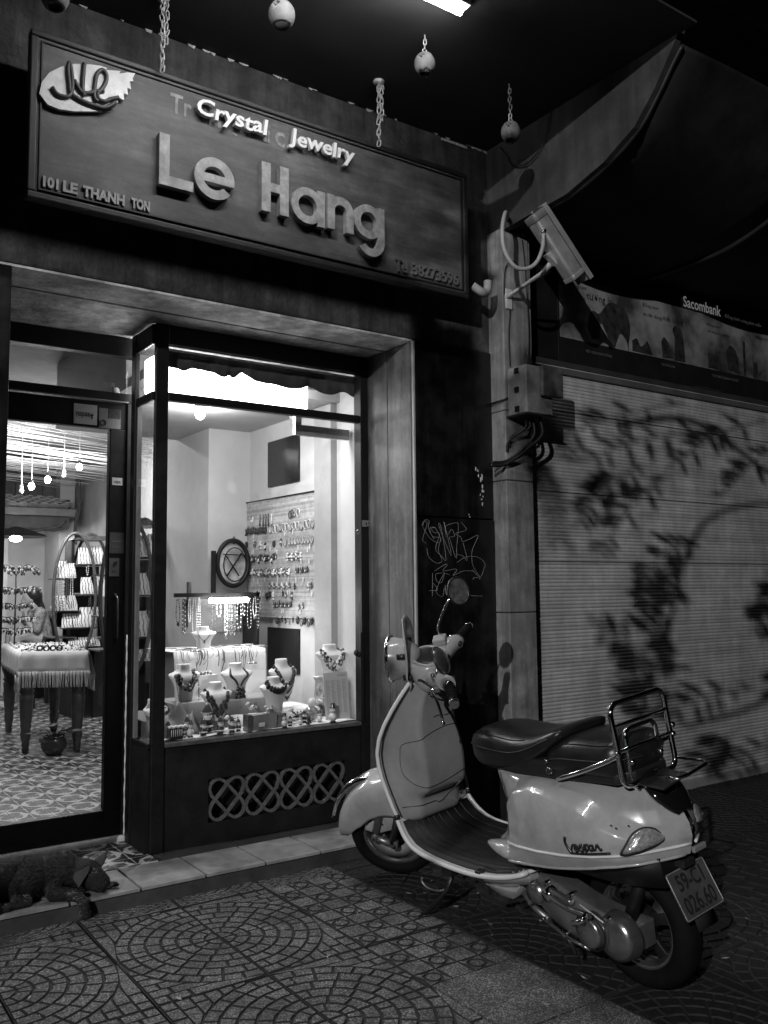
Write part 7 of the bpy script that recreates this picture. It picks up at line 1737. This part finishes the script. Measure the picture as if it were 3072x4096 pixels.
# ================================================================ woman seated inside
wo = thing('person', 'seated woman in a patterned blouse with tied dark hair, bending over her hands', 'person', (2.45, 10.3, .09))
def blob_mesh(mb, name, m, par, vox, sm=2):
    o = mb.build(name, m, par, recalc=False); md = o.modifiers.new('r', 'REMESH'); md.mode = 'VOXEL'; md.voxel_size = vox; md.use_smooth_shade = True
    s_2 = o.modifiers.new('s', 'SMOOTH'); s_2.iterations = sm; s_2.factor = .5; return o
Y_ = 10.3
mb = MB(); mb.ell((2.365, Y_, 1.265), (.072, .068, .095), rot=Matrix.Rotation(radians(-22), 3, 'Y')).ell((2.325, Y_, 1.215), (.045, .045, .05)).ell((2.288, Y_, 1.255), (.014, .014, .020)).ell((2.30, Y_, 1.205), (.016, .02, .012)).ell((2.375, Y_-.066, 1.25), (.016, .01, .024))
mb.tube([(2.40, Y_, 1.20), (2.435, Y_, 1.13)], [.043, .05], 10).tube([(2.45, Y_, 1.13), (2.47, Y_, .98), (2.48, Y_, .82)], [.085, .10, .12], 12)
mb.tube([(2.44, Y_-.15, 1.10), (2.415, Y_-.17, .96), (2.40, Y_-.16, .90)], [.045, .038, .036], 10).tube([(2.40, Y_-.16, .90), (2.345, Y_-.10, 1.0), (2.325, Y_-.05, 1.07)], [.036, .028, .024], 10)
mb.tube([(2.44, Y_+.15, 1.10), (2.40, Y_+.17, .96), (2.32, Y_+.08, 1.02), (2.31, Y_+.03, 1.06)], [.045, .038, .028, .024], 10)
for yy in (-.05, .03):
    mb.ell((2.318, Y_+yy, 1.085), (.022, .026, .035))
    for q in range(4): mb.tube([(2.312, Y_+yy-.021+q*.014, 1.10), (2.300, Y_+yy-.021+q*.014, 1.128+.004*(q in (1, 2))), (2.304, Y_+yy-.021+q*.014, 1.150+.006*(q in (1, 2)))], [.008, .0075, .006], 6)
    mb.tube([(2.318, Y_+yy+(.02 if yy < 0 else -.02), 1.09), (2.298, Y_+yy+(.012 if yy < 0 else -.012), 1.115)], [.009, .007], 6)
for yy in (-.09, .09): mb.tube([(2.47, Y_+yy, .82), (2.30, Y_+yy*1.1, .87), (2.22, Y_+yy*1.1, .84)], [.09, .075, .062], 12).tube([(2.22, Y_+yy*1.1, .83), (2.20, Y_+yy*1.1, .45), (2.20, Y_+yy*1.1, .16)], [.058, .045, .034], 12).ell((2.16, Y_+yy*1.1, .125), (.10, .04, .035))
blob_mesh(mb, 'body', mat('skin', .42, .5, var=.06, bump=.05), wo, .009)
mb = MB(); mb.tube([(2.44, Y_, 1.155), (2.455, Y_, 1.10), (2.475, Y_, .98), (2.485, Y_, .84)], [.07, .115, .122, .14], 14).tube([(2.45, Y_-.10, 1.13), (2.435, Y_-.165, 1.08), (2.415, Y_-.175, .96), (2.40, Y_-.165, .91)], [.07, .062, .052, .052], 10).tube([(2.45, Y_+.10, 1.13), (2.435, Y_+.165, 1.08), (2.40, Y_+.175, .96)], [.07, .062, .052], 10)
blob_mesh(mb, 'blouse', mat('blouse', .30, .8, var=.85, scale=22, bump=.2), wo, .011, 1)
mb = MB(); mb.ell((2.388, Y_, 1.285), (.092, .092, .108), rot=Matrix.Rotation(radians(-30), 3, 'Y')).ell((2.43, Y_, 1.235), (.055, .06, .07)).ell((2.462, Y_-.01, 1.17), (.035, .04, .055)).tube([(2.46, Y_-.02, 1.2), (2.485, Y_-.03, 1.14), (2.48, Y_-.03, 1.08)], [.03, .026, .012], 8)
hr = blob_mesh(mb, 'hair', mat('hair_black', .02, .4, var=.4, scale=60, bump=.5, bscale=200), wo, .009, 1)
hr.location = (.022, .0, .022)
mb = MB(); mb.tube([(2.50, Y_, .86), (2.32, Y_-.1, .89), (2.21, Y_-.1, .86), (2.20, Y_-.1, .55)], [.10, .085, .072, .06], 12).tube([(2.50, Y_, .86), (2.32, Y_+.1, .89), (2.21, Y_+.1, .86), (2.20, Y_+.1, .55)], [.10, .085, .072, .06], 12)
blob_mesh(mb, 'trousers', mat('trousers_pale', .45, .8, var=.15), wo, .011, 1)
sc_t = thing('seat_stool', 'dark low stool under the seated woman', 'stool', (2.5, 10.3, .09)); MB().box(2.36, 2.64, 10.12, 10.48, .66, .72).build('seat', m_black, sc_t, bevel=.01)
for x in (2.39, 2.61):
    for y in (10.15, 10.45): MB().box(x-.02, x+.02, y-.02, y+.02, .09, .66).build('leg', m_black, sc_t)

# ================================================================ sleeping dog on the step
dg = thing('dog', 'dark shaggy dog asleep on the step with its muzzle over the edge', 'dog', (1.0, 3.95, .0725))
mb = MB()
E_ = lambda c, r, ry=0, rz=0: mb.ell(c, r, 16, 10, rot=(Matrix.Rotation(radians(rz), 3, 'Z') @ Matrix.Rotation(radians(ry), 3, 'Y')))
E_((.80, 3.985, .145), (.15, .105, .082)); E_((.93, 3.995, .155), (.13, .10, .086)); E_((1.03, 3.985, .152), (.10, .085, .080)); E_((.68, 3.98, .14), (.12, .11, .078))
E_((.74, 3.915, .125), (.085, .045, .060), 12)                                   # thigh
mb.tube([(.79, 3.893, .105), (.74, 3.885, .088), (.80, 3.878, .084), (.85, 3.88, .084)], [.032, .026, .020, .018], 10); E_((.872, 3.88, .084), (.024, .016, .012))
mb.tube([(.86, 3.90, .11), (.90, 3.893, .09), (.935, 3.89, .088)], [.03, .024, .02], 10)
mb.tube([(1.02, 3.98, .165), (1.09, 3.955, .165), (1.14, 3.93, .148)], [.078, .070, .058], 14)       # neck
E_((1.152, 3.920, .150), (.072, .066, .060), 22, -18)                             # skull
mb.tube([(1.175, 3.895, .138), (1.205, 3.873, .115), (1.228, 3.857, .100)], [.052, .042, .030], 12); E_((1.236, 3.852, .100), (.017, .017, .015))
mb.tube([(1.04, 3.93, .125), (1.02, 3.885, .098), (1.07, 3.862, .094), (1.105, 3.835, .088), (1.120, 3.812, .062), (1.124, 3.806, .030)], [.046, .034, .027, .024, .022, .020], 10); E_((1.126, 3.803, .018), (.024, .018, .022))   # foreleg over the edge
mb.tube([(1.08, 3.97, .10), (1.16, 3.94, .092), (1.255, 3.915, .086)], [.03, .024, .02], 10); E_((1.272, 3.908, .085), (.026, .018, .013))   # other paw
for k in range(4): E_((1.112+.009*k, 3.793, .008+.002*(k in (0, 3))), (.0058, .008, .010)); E_((1.290, 3.918-.008*k, .082), (.010, .0052, .007)); E_((.893, 3.889-.006*k, .080), (.008, .0045, .006))
mb.tube([(.60, 3.98, .12), (.55, 3.92, .09), (.62, 3.87, .085), (.72, 3.865, .083)], [.03, .026, .024, .014], 10)
dgb = blob_mesh(mb, 'body', mat('dog_coat', .010, .8, var=.6, scale=12, bump=.6, bscale=180, dist=.004), dg, .0055, 14)
def earm(b, t, w, sd):
    b, t = Vector(b), Vector(t); d = (t-b); s_ = Vector(sd).normalized(); n = d.cross(s_).normalized(); secs = []
    for q in range(7):
        u = q/6; ww = w*(1-u**1.4)*(.85+.35*sin(pi*min(u*1.3, 1))); c = b+d*u; secs.append([c+s_*ww*cos(a)+n*(.0045*sin(a)+(.010*(1-u)*cos(a)**2)) for a in [2*pi*k/12 for k in range(12)]])
    return MB().loft(secs)
ec = mat('dog_ear', .035, .8, var=.4, scale=30, bump=.4)
earm((1.198, 3.930, .172), (1.262, 3.945, .228), .028, (.45, -.75, -.2)).build('ear', ec, dg)
earm((1.130, 3.872, .182), (1.105, 3.838, .118), .036, (.8, -.35, .35)).build('ear', ec, dg)
MB().ell((1.246, 3.843, .103), (.010, .010, .008), 10, 7).build('nose', m_black, dg)
MB().tube([(1.196, 3.858, .158), (1.205, 3.850, .153), (1.214, 3.850, .152)], .0022, 6).build('closed_eye', m_black, dg)
# coat of short tufts, lighter on legs and chest
dgx = bpy.context.evaluated_depsgraph_get(); me_ = dgb.evaluated_get(dgx).to_mesh(); random.seed(77); fur = MB(); W0 = TM[dg]
pol = [p for p in me_.polygons]; ar = [p.area for p in pol]; pick = random.choices(pol, weights=ar, k=15000)
for p in pick:
    c = W0 @ p.center; n = p.normal.copy()
    head = c.x > 1.12 and c.z > .075
    flow = Vector((-1, .05, -.35)) if not head else Vector((-.8, .35, .25))
    flow = (flow-n*flow.dot(n)).normalized(); l = random.uniform(.011, .021)*(.5 if head or c.z < .10 else 1)
    d = (flow*.95+n*.26+Vector((random.gauss(0, .10), random.gauss(0, .10), random.gauss(0, .10)))).normalized(); s_ = d.cross(n).normalized()*random.uniform(.0007, .0016)
    pale = (c.z < .115 and c.y < 3.93 and (c.x > 1.06 or .78 < c.x < .84 or .9 < c.x < .98)) or (c.x > 1.20 and c.z < .125) or (1.14 < c.x < 1.19 and .16 < c.z < .18 and c.y < 3.9)
    fur.add([c-s_, c+s_, c+d*l*.6+s_*.5+n*.001, c+d*l], [(0, 1, 2), (0, 2, 3)], 1 if (random.random() < (.5 if pale else .22)) else (2 if pale and random.random() < .45 else 0), False)
dgb.evaluated_get(dgx).to_mesh_clear()
o = fur.build('fur', [mat('fur_black', .005, .6, bump=0), mat('fur_brown', .03, .6, bump=0), mat('fur_pale', .26, .6, bump=0)], dg, recalc=False); o['kind'] = 'stuff'

# ================================================================ street tree over the pavement (behind and above the viewer)
tr_ = thing('street_tree', 'street tree with drooping feathery fronds overhead behind the viewer', 'tree', (-1.9, -1.6, 0))
MB().tube(bez([(-1.9, -1.6, -.1), (-1.95, -1.55, 1.8), (-1.8, -1.4, 3.4), (-1.2, -1.0, 4.6), (-.4, -.4, 5.3)], 6), [.17-.004*i for i in range(25)], 12).build('trunk', mat('bark', .1, .9, var=.5, scale=14, bump=.8), tr_)
m_leaf = mat('leaf', .09, .5, var=.3, scale=10); fol = MB(); bra = MB(); random.seed(19)
LP = LAMP_POS
def up(X, Z, t): return LP+(Vector((X, 3.8, Z))-LP)*t
def frond(a, b, droop, n, ll, t0):
    """pinnate frond from a to b (points on the wall plane, carried up the light ray)"""
    P3 = bez([up(a[0], a[1], t0), up((a[0]+b[0])/2, (a[1]+b[1])/2+droop, t0+random.uniform(-.01, .01)), up(b[0], b[1], t0+random.uniform(-.02, .02))], 8)
    bra.tube(P3, .004, 5)
    for i in range(1, len(P3)):
        d = (P3[i]-P3[i-1]).normalized(); view = (P3[i]-LP).normalized(); s_ = d.cross(view).normalized()
        for sg_ in (-1, 1):
            if random.random() < .5: continue
            L4 = ll*(.6+.6*sin(pi*i/len(P3)))*random.uniform(.8, 1.15); e = (s_*sg_*.8+d*.45+Vector((0, 0, -.35))+view*random.gauss(0, .3)).normalized(); w_ = e.cross(view).normalized()*L4*.15; c = P3[i]
            fol.add([c, c+e*L4*.35+w_, c+e*L4*.75+w_*.7, c+e*L4, c+e*L4*.7-w_*.7, c+e*L4*.35-w_], [(0, 1, 2, 3, 4, 5)], 0)
T1, T2 = .56, .50
fr_list = [((5.2, 2.62), (3.95, 2.26), .06), ((5.6, 2.75), (4.35, 2.42), .05), ((5.7, 2.45), (4.1, 2.12), .12), ((6.2, 2.6), (5.0, 2.15), .1), ((6.6, 2.5), (5.6, 2.0), .1), ((5.6, 2.2), (4.5, 1.95), .15), ((6.6, 2.2), (5.2, 1.9), .1),
 ((4.75, 2.15), (4.05, 1.70), .12), ((5.0, 2.1), (4.32, 1.58), .10), ((5.1, 2.0), (4.6, 1.62), .05), ((6.2, 2.1), (5.4, 1.6), .05), ((5.9, 2.0), (5.05, 1.55), .0), ((5.7, 1.9), (5.3, 1.45), .0), ((6.5, 1.9), (6.0, 1.35), .05),
 ((5.35, 1.62), (4.70, 1.42), .14), ((4.72, 1.45), (4.76, 1.20), -.02), ((4.78, 1.22), (5.22, 1.16), -.1), ((5.24, 1.2), (5.26, 1.52), .0), ((4.95, 1.5), (5.0, 1.25), .02),
 ((4.95, .70), (4.22, 1.10), .12), ((4.6, .95), (4.02, 1.14), .06), ((4.85, .80), (4.50, .74), .06), ((4.8, .9), (5.08, .76), .1), ((4.7, .95), (4.9, 1.05), .1), ((4.5, 1.0), (4.45, .78), .05),
 ((6.3, 1.3), (5.9, 1.0), .0), ((6.4, 1.5), (6.05, 1.1), .05), ((5.9, .6), (4.9, .52), .06), ((5.8, .35), (5.1, .5), .05), ((5.6, .3), (5.2, .12), .05), ((6.1, .5), (5.7, .25), .05), ((6.2, .2), (5.5, .0), .1), ((5.0, .5), (4.45, .62), .1), ((6.6, .8), (6.1, .5), .1)]
for a, b2, dp in [q for i_, q in enumerate(fr_list) if i_ not in (1, 5, 6, 9, 10, 11, 12, 13, 16, 17, 20, 24, 28, 30)]: frond(a, b2, dp*.6, 10, .078, random.uniform(.585, .605) if min(a[1], b2[1]) > 1.15 else random.uniform(.53, .55))
bra.tube(bez([up(7.2, 1.9, .5), up(6.2, 2.2, .52), up(5.3, 2.5, .54), up(4.5, 2.4, .55)], 8), .012, 6); bra.tube(bez([up(6.8, 2.0, .52), up(5.7, 1.9, .54), up(5.2, 1.6, .55), up(4.85, .8, .56)], 8), .008, 6); bra.tube(bez([up(7.0, .9, .52), up(6.0, .5, .54), up(5.1, .4, .55)], 8), .008, 6)
for k in range(2): bra.tube(bez([(-.4, -.4, 5.3), tuple(up(6.9-k*.2, 2.6-k*.35, .42)), tuple(up(6.8, 2.2-k*.25, .50))], 6), .018, 6)
# fronds whose shade falls on the beam end, the pillar and the scooter
def frondw(target, d1, d2, t0, ll):
    a = LP+(Vector(target)-LP)*t0; P3 = bez([a, a+Vector(d1)*.5+Vector((0, 0, .04)), a+Vector(d1)+Vector(d2)], 7); bra.tube(P3, .004, 5)
    for i in range(1, len(P3)):
        d = (P3[i]-P3[i-1]).normalized(); view = (P3[i]-LP).normalized(); s_ = d.cross(view).normalized()
        for sg_ in (-1, 1):
            L4 = ll*random.uniform(.8, 1.2); e = (s_*sg_*.8+d*.5+Vector((0, 0, -.3))).normalized(); w_ = e.cross(view).normalized()*L4*.13; c = P3[i]
            fol.add([c, c+e*L4*.35+w_, c+e*L4*.75+w_*.7, c+e*L4, c+e*L4*.7-w_*.7, c+e*L4*.35-w_], [(0, 1, 2, 3, 4, 5)], 0)
for tgt in ((3.05, 3.82, 2.80), (3.2, 3.82, 2.85), (3.32, 3.82, 2.75), (3.55, 3.70, 2.75), (3.6, 3.7, 2.55), (3.58, 3.7, 2.15), (3.0, 3.82, 2.9)):
    frondw(tgt, (random.uniform(-.2, .2), random.uniform(-.1, .1), random.uniform(-.25, -.1)), (0, 0, -.05), random.uniform(.50, .55), .06)
for tgt in ((2.2, 3.1, .95), (2.62, 3.0, .35)):
    frondw(tgt, (random.uniform(-.25, .25), random.uniform(-.1, .1), random.uniform(-.2, .1)), (0, 0, -.05), random.uniform(.57, .60), .042)
bra.build('branches', MATS['bark'], tr_, recalc=False); o = fol.build('foliage', m_leaf, tr_, recalc=False); o['kind'] = 'stuff'
# ================================================================ lamps
lf = thing('fluorescent_lamp', 'lit fluorescent tube lamp on the canopy ceiling at the picture top', 'lamp', (2.0, 2.86, ZC))
MB().box(1.12, 2.46, 2.82, 2.90, ZC-.03, ZC-.001).build('fixture_body', m_white, lf, bevel=.005)
MB().tube([(1.15, 2.86, ZC-.05), (2.43, 2.86, ZC-.05)], .016, 10).build('tube', emat('tube_glow', 60), lf)
light('tube_light', 'AREA', (1.45, 2.86, ZC-.075), CEIL_W, lf, size=.75, size_y=.03)
sl_ = thing('street_lamp', 'tall street lamp on a steel pole behind the camera', 'street lamp', (LAMP_POS.x-.9, LAMP_POS.y-.5, 0))
MB().tube([(LAMP_POS.x-.9, LAMP_POS.y-.5, -.1), (LAMP_POS.x-.9, LAMP_POS.y-.5, 5.6), (LAMP_POS.x-.7, LAMP_POS.y-.4, 5.95), (LAMP_POS.x-.1, LAMP_POS.y, 5.98)], .05, 10).build('pole', m_dark, sl_)
MB().box(LAMP_POS.x-.25, LAMP_POS.x+.2, LAMP_POS.y-.14, LAMP_POS.y+.14, 5.86, 5.98).build('lamp_head', m_steel, sl_, bevel=.03)
MB().ell((LAMP_POS.x, LAMP_POS.y, 5.83), (.14, .1, .05)).build('glow_lens', emat('lens_glow', 30), sl_)
dirv = Vector((4.3, 3.7, 1.0))-LAMP_POS
light('street_light', 'SPOT', LAMP_POS, STREET_W, sl_, size=.035, rot=dirv.to_track_quat('-Z', 'Y'), spot=radians(70), blend=.4)
# interior
